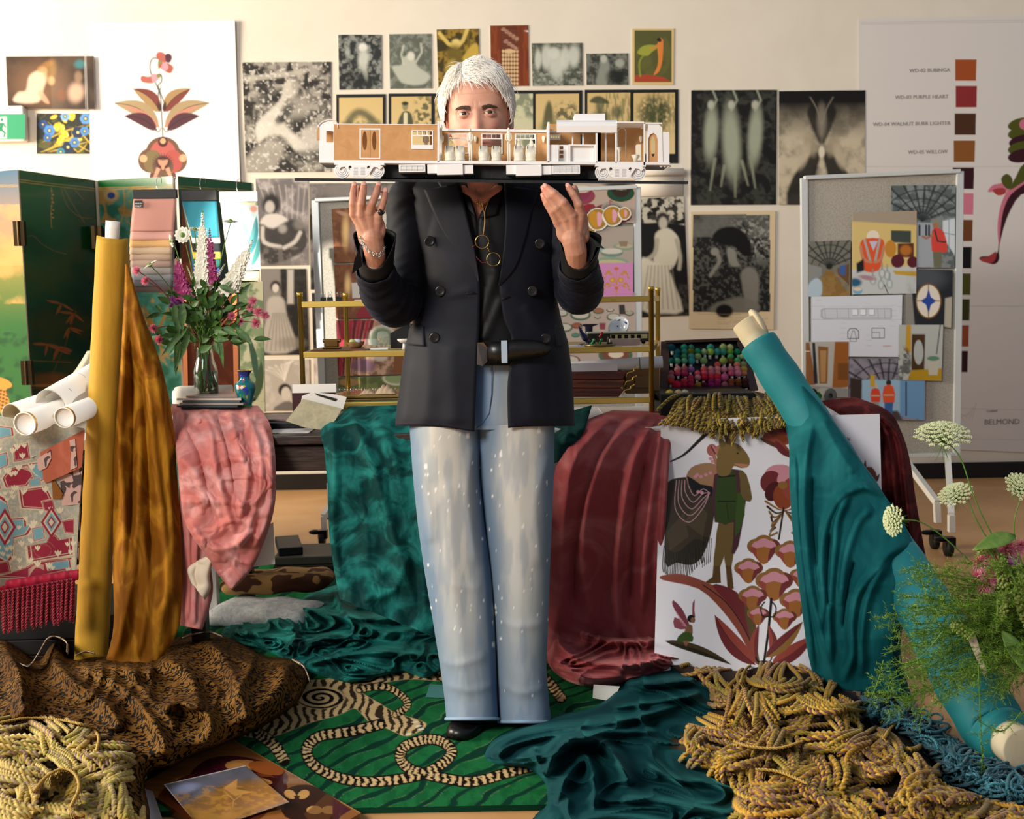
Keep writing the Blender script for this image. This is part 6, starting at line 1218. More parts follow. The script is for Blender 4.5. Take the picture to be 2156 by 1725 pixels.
s_=flat([(70,960),(178,905),(172,984),(96,1018)],3.292,'fabric_sample','rust_suede','rust suede sample with leopard cutouts beneath the silver sheet','fabric sample',grp='fabric samples on the tapestry')
for pts in([(76,968),(106,948),(108,965),(98,985),(84,992),(74,980)],[(146,928),(158,924),(162,984),(148,990),(150,955)]):o=flat(pts,3.288,'leopard_inset','leo_sample',None,None);M0=o.location.copy();o.parent=s_;o.location=M0-s_.location
flat([(50,915),(185,870),(180,912),(66,964)],lambda x,y:3.285+(960-y)*.002,'silver_sheet','silver_sheet','silvery sheet with a faint scalloped print hanging under the paper tubes','sheet')
def tube_obj(p0,p1,r,wall,label,m,inner,cap_=False,drawing=False,grp='paper tubes on the left table'):
 A,B_=P(*p0),P(*p1);d=(B_-A);L=np.linalg.norm(d);d/=L;e=empty('paper_tube' if not drawing else 'rolled_drawing',A,label,'paper tube' if not drawing else 'paper roll',grp)
 b=MB();b.lathe([(r-wall,.004),(r,.0),(r,L),(r-wall,L)],A,40,None,d,cap=False);b.build('tube_wall',m,e)
 b=MB();b.lathe([(r-wall-.0005,.0),(r-wall-.0005,L)],A,40,None,d,cap=False);b.build('inside',_M[inner],e)
 if cap_:b=MB();b.lathe([(0,.008),(r*.9,.008),(r*.9,-.001),(r*.98,-.001),(r*.98,.012)],A,40,None,d);b.build('end_cap',_M['white'],e);b=MB();b.lathe([(r*1.01,.0),(r*1.015,.004),(r*1.01,.008)],A,40,None,d,cap=False);b.build('rim',_M['brass'],e)
 if drawing:
  for k in range(26):
   b=MB();a0=RR.uniform(0,6.28);z0=RR.uniform(.02,L*.7);n_=RR.choice([2,3,6]);u=np.cross(d,[0,0,1]);u/=np.linalg.norm(u);w=np.cross(d,u);pts=[A+d*(z0+.002*math.sin(j))+(r+.0004)*(math.cos(a0+j*.12)*u+math.sin(a0+j*.12)*w)for j in range(n_)];b.tube(pts,.0005,4)
   if k<9:b.build('drawn_line',_M['pencil'],e)
 return e
tube_obj((25,876,3.28),(250,800,3.75),.036,.002,'white drawing roll with an open brown end, leftmost and rearmost of the tubes',_M['papertube'],'cardboard',drawing=True)
tube_obj((105,852,3.33),(260,760,3.8),.046,.002,'large curled architectural drawing lying over the capped tubes',_M['papertube'],'papertube',drawing=True)
tube_obj((52,893,3.22),(200,838,3.6),.0345,.003,'white cardboard postal tube with a white cap, front left of the table',_M['papertube'],'cardboard',cap_=True)
tube_obj((135,880,3.24),(260,830,3.6),.031,.003,'smaller white capped postal tube touching the yellow fabric roll',_M['papertube'],'cardboard',cap_=True)
b=MB();b.lathe([(0,0),(.02,.002),(.036,.012),(.04,.03),(.04,.2)],P(362,838,3.85),30,None,(.9,.35,-.02));tag(b.build('paper_tube',_M['cream_paper']),'rounded end of a cream tube between the mustard velvet and the magazines','paper tube')
sheet('linen_cloth',[(185,740),(160,780),(120,830),(110,850)],[(215,735),(215,780),(212,830),(210,850)],3.9,mat('linen_grey','#a89f8c',.9,bump=.4,bs=200),[([(205,740),(190,800),(185,850)],8,.03),([(190,745),(160,800)],8,.02)],(40,40));tag(bpy.data.objects['linen_cloth'],'grey linen cloth draped behind the paper tubes','cloth')
yr=empty('fabric_roll',G(188,1430),'tall upright bolt of yellow linen leaning on the left table','fabric roll')
A,B_=P(236,503,3.40),G(190,1432);d=A-B_;L=np.linalg.norm(d);d/=L
V=[];n=60
for j,t in enumerate(np.linspace(0,1,90)):
 a=np.arange(n)*2*pi/n;r_=(.050-.0055*t)*(1+.012*np.sin(3*a+t*4)*1)+.0006*np.sin(t*60+2*np.sin(a))+(.004*sstep(.06,0,t));u=np.cross(d,[0,1,0]);u/=np.linalg.norm(u);w=np.cross(d,u);V.append(B_+d*(L*t+.006*np.cos(a*2)[:,None]*(t==1))+r_[:,None]*(np.cos(a)[:,None]*u+np.sin(a)[:,None]*w))
b=MB();b.grid(np.array(V),n,90,None,cu=True);b.f.append(tuple(range(b.n-n,b.n)));b.build('wound_cloth',_M['linen_yellow'],yr)
b=MB();b.lathe([(.0195,0),(.0205,.03),(.0205,.052),(.0185,.052),(.0185,.02)],A,30,None,d,cap=False);b.build('cardboard_core',_M['papertube'],yr)
mv=sheet('velvet_drape',[(266,556),(262,650),(256,760),(246,900),(240,1050),(240,1200),(241,1320),(222,1400)],[(268,558),(300,665),(330,745),(350,820),(364,900),(371,1000),(379,1120),(381,1240),(372,1330),(330,1400)],[3.34,3.36,3.40,3.40,3.36,3.30],_M['velvet_mustard'],[([(268,600),(258,800),(252,950),(262,1080),(258,1250),(250,1390)],11,.035),([(275,620),(310,800),(325,950),(345,1120),(352,1230),(325,1385)],12,.035),([(320,740),(345,900),(362,1100),(364,1280)],11,.022),([(285,800),(292,1000),(280,1200),(262,1300),(240,1395)],14,.03),([(300,1100),(310,1250),(290,1390)],12,.02),([(272,700),(282,900),(275,1150)],8,-.03),([(300,750),(312,1000),(318,1200)],8,-.02)],(110,260),.008,(30,120),4)
tag(mv,'mustard crushed velvet hanging in long folds beside the yellow roll','velvet cloth')
pk=sheet('velvet_drape',[(362,852),(366,900),(374,960),(380,1030),(392,1100),(428,1160),(455,1200),(484,1238)],[(543,856),(566,890),(576,940),(579,1000),(577,1060),(562,1120),(530,1195),(489,1240)],[3.62,3.44,3.36,3.34,3.34,3.35,3.36,3.37],_M['velvet_pink'],[([(402,858),(440,900),(455,990),(480,1080),(500,1140)],11,.03),([(430,856),(470,930),(490,1020),(520,1100)],10,.028),([(375,960),(420,1010),(480,1130)],12,.022),([(480,858),(500,930),(520,1010),(500,1110)],11,.032),([(510,862),(540,920),(550,1010),(520,1120),(495,1150)],10,.03),([(548,880),(570,960),(565,1080),(530,1160)],10,.03),([(380,1000),(410,1040),(470,1060)],8,.012),([(390,900),(420,960),(440,1050),(470,1120)],7,-.02),([(395,1090),(440,1150),(490,1150),(540,1110)],9,.02),([(370,880),(400,870),(425,890)],8,.02),([(455,870),(478,950),(498,1060)],5,-.02)],(150,200),.01,(35,60),9,wr=.012)
tag(pk,'shiny pink crushed velvet bunched over the table edge','velvet cloth')
s2=sheet('hanging_end',[(378,1010),(380,1100),(380,1200),(381,1318)],[(450,1100),(442,1180),(446,1250),(424,1326)],[3.40,3.42,3.42,3.38],_M['velvet_pink'],[([(395,1080),(398,1200),(395,1310)],7,.02),([(415,1120),(410,1230),(408,1320)],7,.02)],(50,90),.006,(20,80),3);s2.parent=pk;s2.location=s2.location-pk.location
s3=sheet('pale_underside',[(440,1170),(412,1185),(396,1200),(404,1228)],[(446,1180),(440,1215),(442,1240),(430,1262)],3.37,_M['cream_back'],[([(420,1180),(410,1210),(420,1240)],8,-.02)],(30,30));s3.parent=pk;s3.location=s3.location-pk.location
flat([(522,1130),(575,1100),(579,1188),(500,1198)],3.44,'card_sheet','papertube','plain white card standing behind the lower end of the pink velvet','card')
gv=sheet('velvet_drape',[(735,858),(705,885),(676,908),(684,950),(692,1030),(694,1110),(702,1180),(716,1262)],[(905,852),(912,900),(916,980),(918,1060),(920,1150),(925,1220),(930,1290),(935,1350)],[3.60,3.46,3.37,3.35,3.34,3.33,3.30,3.25],_M['velvet_green'],[([(735,862),(760,920),(790,1000),(820,1100),(850,1200),(880,1290)],14,.03),([(700,890),(705,1000),(700,1120),(722,1240)],11,.02),([(790,870),(830,960),(850,1080)],16,.025),([(860,1160),(830,1240),(760,1265)],12,.03),([(870,860),(885,980),(890,1180),(900,1330)],14,.025),([(750,1000),(770,1100),(775,1200)],12,.012)],(140,220),.014,(40,90),12,wr=.004)
tag(gv,'dark green crushed velvet flowing over the desk to the floor','velvet cloth')
fg,_=pile('floor_puddle',[(462,1345),(478,1312),(540,1290),(600,1272),(650,1248),(700,1230),(760,1225),(830,1240),(900,1225),(945,1300),(945,1395),(900,1432),(850,1420),(800,1430),(740,1442),(690,1432),(640,1415),(560,1375),(500,1365)],_M['velvet_green'],.055,[([(480,1330),(560,1340),(650,1370)],9,.02),([(620,1275),(720,1300),(840,1300),(920,1270)],9,.05),([(560,1300),(620,1330),(600,1370)],9,.03),([(640,1400),(760,1375),(900,1380)],8,.035),([(700,1240),(730,1290),(800,1330),(900,1320)],9,.04),([(640,1360),(700,1340),(770,1345)],7,.04)],.012,46,7,(230,130),None,edge=10)
fg.parent=gv;fg.location=fg.location-gv.location
dv=sheet('velvet_drape',[(1160,880),(1165,930),(1160,980)],[(1246,855),(1232,900),(1215,950)],[3.62,3.44,3.42],mat('green_fray','#0a2f2d',.9,velvet=('#1f5f58',.4,20)),[([(1200,870),(1190,940)],10,.02)],(40,40),.01);tag(dv,'frayed dark green velvet end showing right of the blazer','velvet cloth')
rv=sheet('velvet_drape',[(1290,866),(1225,892),(1190,935),(1168,1000),(1160,1080),(1157,1180),(1152,1280),(1152,1385)],[(1395,868),(1414,890),(1408,960),(1402,1060),(1396,1160),(1392,1240),(1388,1300),(1384,1372)],[3.66,3.46,3.40,3.40,3.42,3.44,3.44,3.44],_M['velvet_rose'],[([(1300,870),(1215,960),(1190,1080),(1180,1250),(1165,1350)],16,.03),([(1370,872),(1290,930),(1240,1050),(1230,1200),(1260,1345)],15,.03),([(1385,880),(1340,960),(1310,1100),(1300,1240),(1310,1345)],12,.035),([(1395,890),(1378,1000),(1360,1150),(1350,1300)],10,.035),([(1408,900),(1398,1050),(1385,1250)],8,.03),([(1330,870),(1260,960),(1215,1120),(1205,1300)],9,-.02),([(1360,960),(1335,1100),(1325,1280)],6,-.025)],(130,230),.008,(30,90),14)
tag(rv,'rose pink ribbed velvet hanging from the table right of the jeans','velvet cloth')
fr_,_=pile('floor_puddle',[(1150,1310),(1143,1370),(1160,1412),(1200,1440),(1260,1450),(1330,1438),(1400,1420),(1455,1388),(1420,1355),(1390,1320),(1370,1290),(1250,1300)],_M['velvet_rose'],.095,[([(1160,1340),(1220,1390),(1320,1400),(1400,1385)],9,.04),([(1160,1380),(1230,1425),(1320,1425)],7,.025),([(1200,1320),(1280,1350),(1390,1350)],9,.04)],.008,50,9,(170,90),edge=10);fr_.parent=rv;fr_.location=fr_.location-rv.location
flat([(1250,1442),(1305,1446),(1290,1478),(1248,1470)],3.12,'care_label','papertube','small white paper tag poking out beneath the rose velvet','tag')
sheet('velvet_drape',[(1728,846),(1780,880),(1825,915),(1842,970),(1850,1040),(1858,1110),(1870,1180),(1885,1230)],[(1800,838),(1868,866),(1896,910),(1914,970),(1926,1050),(1938,1120),(1950,1190),(1957,1240)],[3.7,3.52,3.48,3.47,3.47,3.47],_M['velvet_maroon'],[([(1740,848),(1830,900),(1855,1000),(1870,1200)],7,.03),([(1770,845),(1860,900),(1882,1000),(1900,1200)],7,.03),([(1800,842),(1885,910),(1905,1010),(1930,1220)],6,.03)],(70,150),.006,(20,90),5);tag(bpy.data.objects['velvet_drape.005']if 'velvet_drape.005' in bpy.data.objects else bpy.context.scene.collection.objects[-1],'maroon velvet length draped over the right end of the white table','velvet cloth')
p=Pic([(1392,884),(1852,872),(1866,1424),(1376,1446)],.95,'#e6e5ec')
BR_,OC,PK,MR,RS,DK='#5d4a2c','#8a6434','#c98a98','#6e2c30','#93443a','#1c1a1a'
p.li([(1412,972),(1440,958),(1470,930),(1486,914)],DK,3,w1=9,sm=3)
for x,y in((1458,904),(1786,926)):p.po([(x+(7 if k%2==0 else 2.6)*math.cos(k*pi/6+.2),y+(7 if k%2==0 else 2.6)*math.sin(k*pi/6+.2))for k in range(12)],'#9a6a74',.5)
p.po([(1400,1185),(1402,1050),(1406,1015),(1440,1005),(1475,1010),(1505,1035),(1500,1110),(1480,1170),(1455,1190),(1425,1185)],'#3c3326',.8,1,3);p.po([(1440,1100),(1465,1060),(1490,1080),(1480,1130)],'#4c4130',.8);p.po([(1404,1120),(1440,1080),(1450,1130),(1410,1160)],'#4c4130',.8)
for k in range(26):x=1398+k*3.4;p.li([(x,1150+14*math.sin(k*.23)),(x-3,1185+22*math.sin(k*.2+.2)),(x-1+k%3,1205+22*math.sin(k*.18))],'#1a1712',2,sm=3)
for k in range(5):x=1482+k*4;p.li([(x,1130+k),(x-3,1195-k*3)],'#1a1712',1.6)
p.po([(1445,1010),(1455,985),(1485,975),(1510,980),(1514,1000),(1505,1020),(1500,1035),(1470,1025)],'#a07a5a',.8,1,3);p.po([(1446,1002),(1475,1020),(1500,1025),(1498,1045),(1462,1040)],'#14161a',.8,1,2)
p.el(1499,948,11,13,'#a8605a',0,.05);p.po([(1508,940),(1520,938),(1527,950),(1522,960),(1512,964),(1506,955)],'#a8745e',.7,1,2);p.li([(1503,960),(1508,975)],'#a8745e',8);p.li([(1497,940),(1506,956)],DK,2);p.li([(1500,938),(1508,952)],PK,1.2)
for x,y in[(1496,966),(1500,972),(1468,1000),(1476,1004),(1486,1000),(1496,996),(1470,1036),(1478,1038),(1464,1004)]:p.el(x,y,4,3.4,PK,0,.2)
p.li([(1505,985),(1502,1020),(1520,1022),(1538,1010)],'#a8745e',8,sm=3);p.li([(1538,1010),(1546,996),(1552,992)],'#a8745e',5);p.li([(1506,1040),(1520,1030)],'#a8745e',6)
for k in range(5):p.li([(1424+k*6,1012),(1422+k*7,1060+12-k*12),(1450+k*3,1100-k*14),(1480,1070-k*10),(1494,1038)],'#c79aa6',1.4,sm=5)
p.po([(1513,1100),(1535,1098),(1530,1150),(1516,1195),(1502,1195),(1506,1150)],'#6b5732',.8,1,2);p.po([(1534,1098),(1550,1100),(1546,1150),(1540,1195),(1528,1195),(1524,1150)],'#6b5732',.8,1,2);p.po([(1502,1192),(1516,1192),(1518,1228),(1480,1230),(1500,1215)],'#5a4226',.7);p.po([(1528,1192),(1540,1192),(1545,1240),(1532,1243),(1530,1220)],'#5a4226',.7)
p.po([(1504,1000),(1560,990),(1572,1030),(1570,1060),(1555,1150),(1540,1165),(1545,1100),(1505,1100)],'#4a2c34',.8,1,2);p.po([(1548,1040),(1568,1035),(1568,1085),(1556,1120),(1548,1130)],'#3c5226',.8);p.po([(1512,998),(1548,995),(1548,1092),(1508,1096)],'#33451f',.8,1,2);p.li([(1512,1056),(1548,1056)],'#1a2010',2.4);p.li([(1530,1060),(1534,1094)],'#1a2010',1.2);p.li([(1514,1004),(1546,1002)],'#1a2010',4)
p.po([(1556,990),(1572,1000),(1584,1050),(1572,1056),(1560,1040),(1558,1010)],'#6b5732',.8,1,2)
p.po([(1508,985),(1512,950),(1520,935),(1535,928),(1560,940),(1578,965),(1576,982),(1560,986),(1545,982),(1535,1000),(1515,1002)],'#7a6338',.8,1,3);p.po([(1514,940),(1515,918),(1524,928),(1527,940)],'#6b5732',.6,1,2);p.po([(1530,935),(1524,914),(1535,920),(1542,935)],'#5b4428',.6,1,2);p.el(1553,955,2.6,2,DK,0,.1);p.po([(1545,976),(1574,978),(1572,985),(1556,982)],'#b07a5c',.6,1,2)
p.po([(1395,1212),(1440,1210),(1500,1232),(1540,1255),(1565,1290),(1590,1370),(1600,1400),(1585,1390),(1560,1340),(1520,1285),(1470,1240),(1396,1222)],'#8a4838',.9,1,3);p.po([(1500,1232),(1540,1240),(1566,1265),(1572,1300),(1596,1390),(1570,1330),(1540,1280)],MR,.9,1,3);p.po([(1566,1265),(1590,1290),(1592,1350),(1600,1398),(1580,1350)],'#5d4a2c',.8,1,2);p.li([(1480,1232),(1530,1270),(1570,1330),(1598,1400)],DK,2,sm=4)
def petals(x,y,R_,cols,a0=-90,n=5,sp=36,sq=.62):
 for k in range(n):a=math.radians(a0+(k-(n-1)/2)*sp);p.el(x+R_*.55*math.cos(a),y+R_*.55*math.sin(a),R_*.58,R_*.58*sq,cols[k%len(cols)],math.degrees(a),.03)
p.po([(1606,925),(1612,910),(1640,895),(1660,905),(1664,930),(1650,938),(1620,935)],RS,.8,1,3);p.el(1640,905,26,14,MR,0,.03);p.el(1638,925,20,10,'#7a3c20',0,.03);p.leaf((1600,923),(1668,958),9,'#5b3420',-6,None,RS);p.leaf((1632,928),(1668,965),7,MR,4)
for x,y,rx,ry,cc,a_ in[(1642,1000,32,22,PK,0),(1623,1015,22,24,MR,20),(1660,1012,24,24,PK,0),(1628,1035,16,22,'#4a1c20',30),(1650,1045,22,28,'#8a4226',0),(1666,1030,18,24,RS,0),(1648,1022,10,8,OC,0)]:p.el(x,y,rx,ry,cc,a_,.02)
for k in range(7):
 for s in(-1,1):p.li([(1652,1075),(1652+s*(14+k*3),1072+k*9),(1652+s*(40-k*4),1056+k*11)],'#3a2c1c' if k%2 else OC,2,sm=4,w1=5)
p.li([(1650,1070),(1640,1135)],'#2c2018',4)
def bud(x,y,R_):
 for dx,dy,rr_,cc in((-.55,-.15,.62,OC),(.55,-.15,.62,'#6a3428'),(0,-.35,.7,OC),(-.35,-.1,.5,PK),(.38,-.12,.5,PK),(0,-.3,.48,PK)):p.el(x+dx*R_,y+dy*R_,rr_*R_,rr_*R_*.85,cc,0,.03)
 p.po([(x-R_,y-R_*.1),(x-R_*.45,y+R_*.05),(x-R_*.3,y+R_*.9),(x-R_*.6,y+R_*.6)],RS,.7,1,2);p.po([(x-R_*.5,y),(x+R_*.5,y),(x+R_*.3,y+R_),(x-R_*.3,y+R_)],'#9a6230',.7,1,2);p.po([(x+R_,y-R_*.1),(x+R_*.45,y+R_*.05),(x+R_*.3,y+R_*.9),(x+R_*.6,y+R_*.6)],MR,.7,1,2)
for x,y,R_ in[(1608,1155,30),(1664,1165,28),(1576,1200,26),(1690,1215,24),(1630,1228,34),(1585,1258,26),(1676,1268,30),(1596,1295,20),(1652,1302,22)]:bud(x,y,R_)
p.li([(1624,1262),(1618,1330),(1608,1398)],'#16120f',6,w1=5)
for s in(-1,1):p.li([(1618,1298),(1618+s*12,1298),(1618+s*16,1280),(1618+s*8,1268)],'#16120f',3,sm=4);p.li([(1608,1392),(1608+s*14,1392),(1608+s*20,1370)],'#16120f',3,sm=4);p.leaf((1608+s*18,1385),(1608+s*10,1316),9,MR,s*6,None,RS)
p.leaf((1590,1400),(1505,1296),18,RS,-8,'#3a1a18','#6e2c30');p.leaf((1625,1400),(1712,1340),16,MR,4,None,RS);p.leaf((1612,1385),(1690,1310),14,OC,4,'#3a2018',MR);p.leaf((1400,1350),(1540,1400),9,'#2c2618',-6,None,'#463a24')
for s in(1,):p.po([(1447,1320),(1430,1300),(1416,1275),(1418,1264),(1436,1282),(1446,1302),(1452,1318)],'#7a3a44',.7,1,2);p.po([(1446,1325),(1420,1322),(1420,1300),(1438,1310)],'#8a4a54',.7,1,2)
for k in range(5):p.li([(1446,1320),(1420+k*4,1284+k*8)],'#c88a98',1.2)
p.po([(1457,1300),(1458,1270),(1463,1262),(1462,1285),(1464,1300)],'#8a4a54',.6);p.el(1455,1303,8,8,'#1c1414',0,.1);p.el(1459,1306,5,6,'#8a6048',0,.1);p.po([(1446,1318),(1458,1318),(1456,1345),(1440,1342)],'#7a5a40',.7,1,2);p.po([(1438,1332),(1456,1334),(1458,1352),(1424,1350)],'#3a5224',.7,1,2);p.po([(1438,1350),(1452,1350),(1444,1362)],'#8a6048',.7)
for x in(0,14,30):p.leaf((1805+x*.8,1015),(1822+x,968+x),5,'#4a2c28',5)
p.el(1828,1005,18,22,'#6a3424',0,.1)
def bl(u,v):return .03*np.sin(u*6+1)*v+.02*np.sin(u*10+v*2)*v+.16*v**2
ban=p.build('printed_banner',3.46,mat('satin',attr=True,rough=.38,spec=.4),None,bend=bl)
tag(ban,'white hanging print of a donkey-headed figure, a shawled woman and red-brown flowers','banner')
tr_=empty('fabric_roll',G(2110,1620),'long teal bolt of cloth on a cardboard core slanting to the right foreground','fabric roll')
ax=cr([(1596,722,3.52),(1780,1005,3.33),(1962,1305,2.98),(2124,1590,2.66)],30);W_=P(ax[:,0],ax[:,1],ax[:,2]);W_[:,2]=np.maximum(W_[:,2],.07);rr_=np.interp(np.linspace(0,1,len(W_)),[0,.2,.5,.8,1],[.058,.062,.070,.084,.072])
b=MB();b.tube(W_,rr_+.0015*np.sin(np.arange(len(W_))*.8),48);b.build('wound_cloth',_M['teal_cloth'],tr_)
d0=(W_[0]-W_[3]);d0/=np.linalg.norm(d0);b=MB();b.lathe([(.040,-.02),(.042,.0),(.042,.075),(.040,.078),(.034,.07),(0,.066)],W_[0],36,None,d0);b.build('cardboard_core',_M['cardboard'],tr_);b=MB();b.lathe([(.03,0),(.05,.004),(.052,.01),(.044,.02)],W_[0]+d0*.066+[.028,0,.0],14,None,(.9,0,.5));b.build('torn_flap',_M['cardboard'],tr_)
d1=W_[-1]-W_[-4];d1/=np.linalg.norm(d1);b=MB();b.lathe([(.050,-.02),(.050,.05),(.045,.052),(0,.05)],W_[-1],36,None,d1);b.build('cardboard_end',_M['cardboard'],tr_)
def Yroll(x,y,u,v):return .075*(1-u)**1.5*(1-.2*v)
dr=sheet('draped_cloth',[(1640,845),(1662,930),(1664,1010),(1672,1130),(1690,1280),(1704,1380),(1722,1448)],[(1692,812),(1745,880),(1800,960),(1862,1045),(1918,1140),(1915,1230),(1892,1310),(1880,1380),(1900,1462)],[3.40,3.30,3.22,3.12,3.02,3.0,3.02],_M['velvet_teal'],[([(1715,875),(1700,947),(1693,1028),(1694,1095),(1706,1230),(1728,1330),(1760,1440)],10,.035),([(1860,1050),(1821,1025),(1770,1048),(1740,1102),(1729,1180),(1734,1260),(1730,1330)],9,.04),([(1790,1040),(1765,1090),(1757,1160),(1745,1300),(1752,1400)],8,.035),([(1922,1143),(1875,1163),(1848,1196),(1807,1247),(1794,1310),(1794,1380),(1776,1440)],9,.045),([(1840,1070),(1811,1095),(1790,1145),(1777,1200),(1770,1280)],9,.03),([(1672,940),(1676,1050),(1684,1160),(1700,1300),(1716,1430)],7,.03),([(1870,1180),(1830,1250),(1815,1330),(1815,1430)],9,.03),([(1712,1000),(1712,1100),(1722,1200)],6,-.03),([(1748,1120),(1742,1220),(1745,1280)],5,-.03),([(1800,1180),(1784,1240),(1776,1330)],5,-.03),([(1730,880),(1760,940),(1800,1000)],12,.012)],(190,260),.006,(30,80),6,Yf=Yroll)
di=sheet('added_shade_sheet',[(1770,1180),(1780,1300),(1800,1445)],[(1935,1190),(1905,1290),(1895,1380),(1925,1490)],3.10,_M['velvet_teal'],[([(1850,1250),(1850,1440)],8,.02)],(30,40));di.parent=tr_;di.location=di.location-Vector(parent_loc(tr_))  # extra sheet added behind the drape so the shaded gap reads dark
dr.parent=tr_;dr.location=dr.location-Vector(parent_loc(tr_))
fv,_=pile('velvet_heap',[(1016,1596),(1036,1556),(1090,1528),(1165,1502),(1250,1484),(1290,1450),(1330,1408),(1390,1392),(1470,1400),(1520,1440),(1560,1500),(1600,1640),(1640,1760),(1150,1765),(1148,1690),(1142,1650),(1110,1624),(1050,1616)],_M['velvet_floor'],.075,[([(1030,1590),(1080,1555),(1160,1535),(1300,1520),(1450,1480)],11,.05),([(1060,1600),(1140,1590),(1180,1560),(1260,1545),(1400,1540)],9,.045),([(1150,1640),(1160,1600),(1200,1560),(1260,1560),(1300,1600),(1330,1660)],11,.07),([(1170,1700),(1190,1640),(1230,1600),(1250,1640),(1250,1720)],9,.04),([(1310,1440),(1380,1440),(1470,1430)],9,.05),([(1280,1490),(1370,1480),(1480,1460)],9,.045),([(1340,1600),(1420,1640),(1500,1650),(1600,1680)],9,.04),([(1300,1680),(1400,1690),(1560,1720)],10,.04),([(1180,1740),(1300,1720),(1420,1740)],10,.03),([(1120,1570),(1135,1610),(1145,1640)],7,.03)],.012,75,15,(300,190),edge=14)
tag(fv,'deep teal velvet heaped in soft folds on the rug edge, front centre right','velvet cloth')
mat('leopard','#4e300f',.8,mott=('#735020',5,.5),leo=('#0b0603',95,.50),spec=.1);mat('leopard_light','#b8a48c',.8,leo=('#1d1712',50,.5))
lp,_=pile('velvet_heap',[(-70,1312),(0,1325),(50,1362),(80,1385),(100,1345),(130,1335),(145,1380),(200,1372),(300,1376),(360,1345),(430,1325),(500,1345),(560,1378),(620,1384),(652,1415),(645,1450),(620,1490),(560,1530),(520,1550),(470,1572),(400,1600),(360,1622),(310,1640),(290,1760),(-70,1760)],_M['leopard'],.12,[([(120,1340),(140,1420),(220,1480),(260,1540)],20,.04),([(0,1340),(40,1420),(50,1520)],22,.05),([(150,1385),(260,1450),(330,1530),(350,1600)],17,.035),([(430,1340),(480,1400),(510,1470),(520,1530)],20,.035),([(600,1390),(590,1440),(540,1500)],18,.03),([(340,1500),(380,1480),(440,1510),(440,1580)],15,.045),([(330,1380),(400,1420),(420,1500)],18,.03),([(200,1390),(260,1410),(330,1420)],16,.03),([(540,1370),(520,1420),(480,1500)],14,.025),([(260,1390),(300,1450),(380,1540)],13,.025)],.006,95,19,(300,190),edge=12)
tag(lp,'brown and black leopard print velvet heaped at the foot of the yellow roll','velvet cloth')
for pts,k in(([(36,1390),(60,1400),(80,1375),(98,1345),(118,1338),(140,1350),(142,1372)],9),([(160,1378),(180,1370),(200,1374)],6),([(385,1340),(410,1332),(440,1328),(470,1338)],8),([(615,1385),(640,1400),(652,1430)],12)):
 b=MB();q_=cr(pts,6);n=len(q_);V=np.stack([ground(q_[:,0],q_[:,1]+dy*.3,np.full(n,h_))for dy,h_ in((0,.12),(k*1.2,.15),(k*2.4,.13))]);b.grid(V,n,3);o=b.build('pale_lining',_M['leopard_light'],lp,solid=.004)
def gbox(name,a,bq,z0,z1,m,label,cat,grp=None,rz=0,bevel=.004):
 """box on the ground whose near corners sit under photo points a, bq (at height z0), 0.3 deep"""
 A,B_=G(*a,0)+[0,0,z0],G(*bq,0)+[0,0,z0];d=B_-A;n_=np.array([-d[1],d[0],0]);n_/=np.linalg.norm(n_);n_*=.26;b=MB();V=[A,B_,B_+n_,A+n_];b.add(V+[v+[0,0,z1-z0]for v in V],[(0,3,2,1),(4,5,6,7),(0,1,5,4),(1,2,6,5),(2,3,7,6),(3,0,4,7)]);o=b.build(name,_M[m]if isinstance(m,str)else m,smooth=False,bevel=bevel);return tag(o,label,cat,grp)
for k,(x0,x1,y,z0,z1,m_,lb)in enumerate([(570,712,1226,.0,.035,mat('ribbed','#2a1a10',.6,stripe=('#0d0805',60,'X')),'ribbed brown-black swatch book at the bottom of the floor stack'),(575,712,1226,.036,.065,'black','black leather swatch book in the middle of the floor stack'),(578,715,1224,.066,.10,mat('greyleather','#33332f',.5),'dark grey leather swatch book curling on the floor stack'),(588,640,1222,.101,.135,mat('bluish','#12161c',.5),'blue-black swatch hanger on top of the floor stack')]):gbox('swatch_book',(x0,y),(x1,y-4),z0,z1,m_,lb,'swatch book','stack of swatch books on the floor')
def cushion(name,px,py,z,rx,ry,rz_,rot_,m,label):
 o=G(px,py,0)+np.array([0,0,z]);b=MB();n,m_=40,12;V=[]
 for j in range(m_+1):
  t=pi*j/m_;row=[]
  for i in range(n):
   a=2*pi*i/n;k=1/max(abs(math.cos(a)),abs(math.sin(a)))**.7;s_=math.sin(t)**.45;x,y=rx*k*math.cos(a)*s_*.9,ry*k*math.sin(a)*s_*.9;row.append(o+[x*math.cos(rot_)-y*math.sin(rot_),x*math.sin(rot_)+y*math.cos(rot_),rz_*math.cos(t)+.006*math.sin(x*40)*s_])
  V.append(row)
 b.grid(np.array(V),n,m_+1,None,cu=True,flip=True);return tag(b.build(name,m),label,'cushion')
cushion('cushion',560,1318,.045,.23,.13,.045,-.25,mat('white_brocade','#f2f3f5',.6,mott=('#9fb2bc',60,.2)),'pale brocade cushion lying under the brown tiger print cushion')
cushion('cushion',588,1292,.125,.235,.11,.036,.15,mat('tiger_brown','#a8824e',.8,leo=('#4a2810',14,.5)),'flat brown tiger print cushion on the pale brocade cushion')
GOLD=['#b5861c','#a87c1c','#c89a30','#8d7a1c','#9a7a20'];MAU=['#7a5244','#84604e','#6b4438','#a58a3a','#8f7a2c']
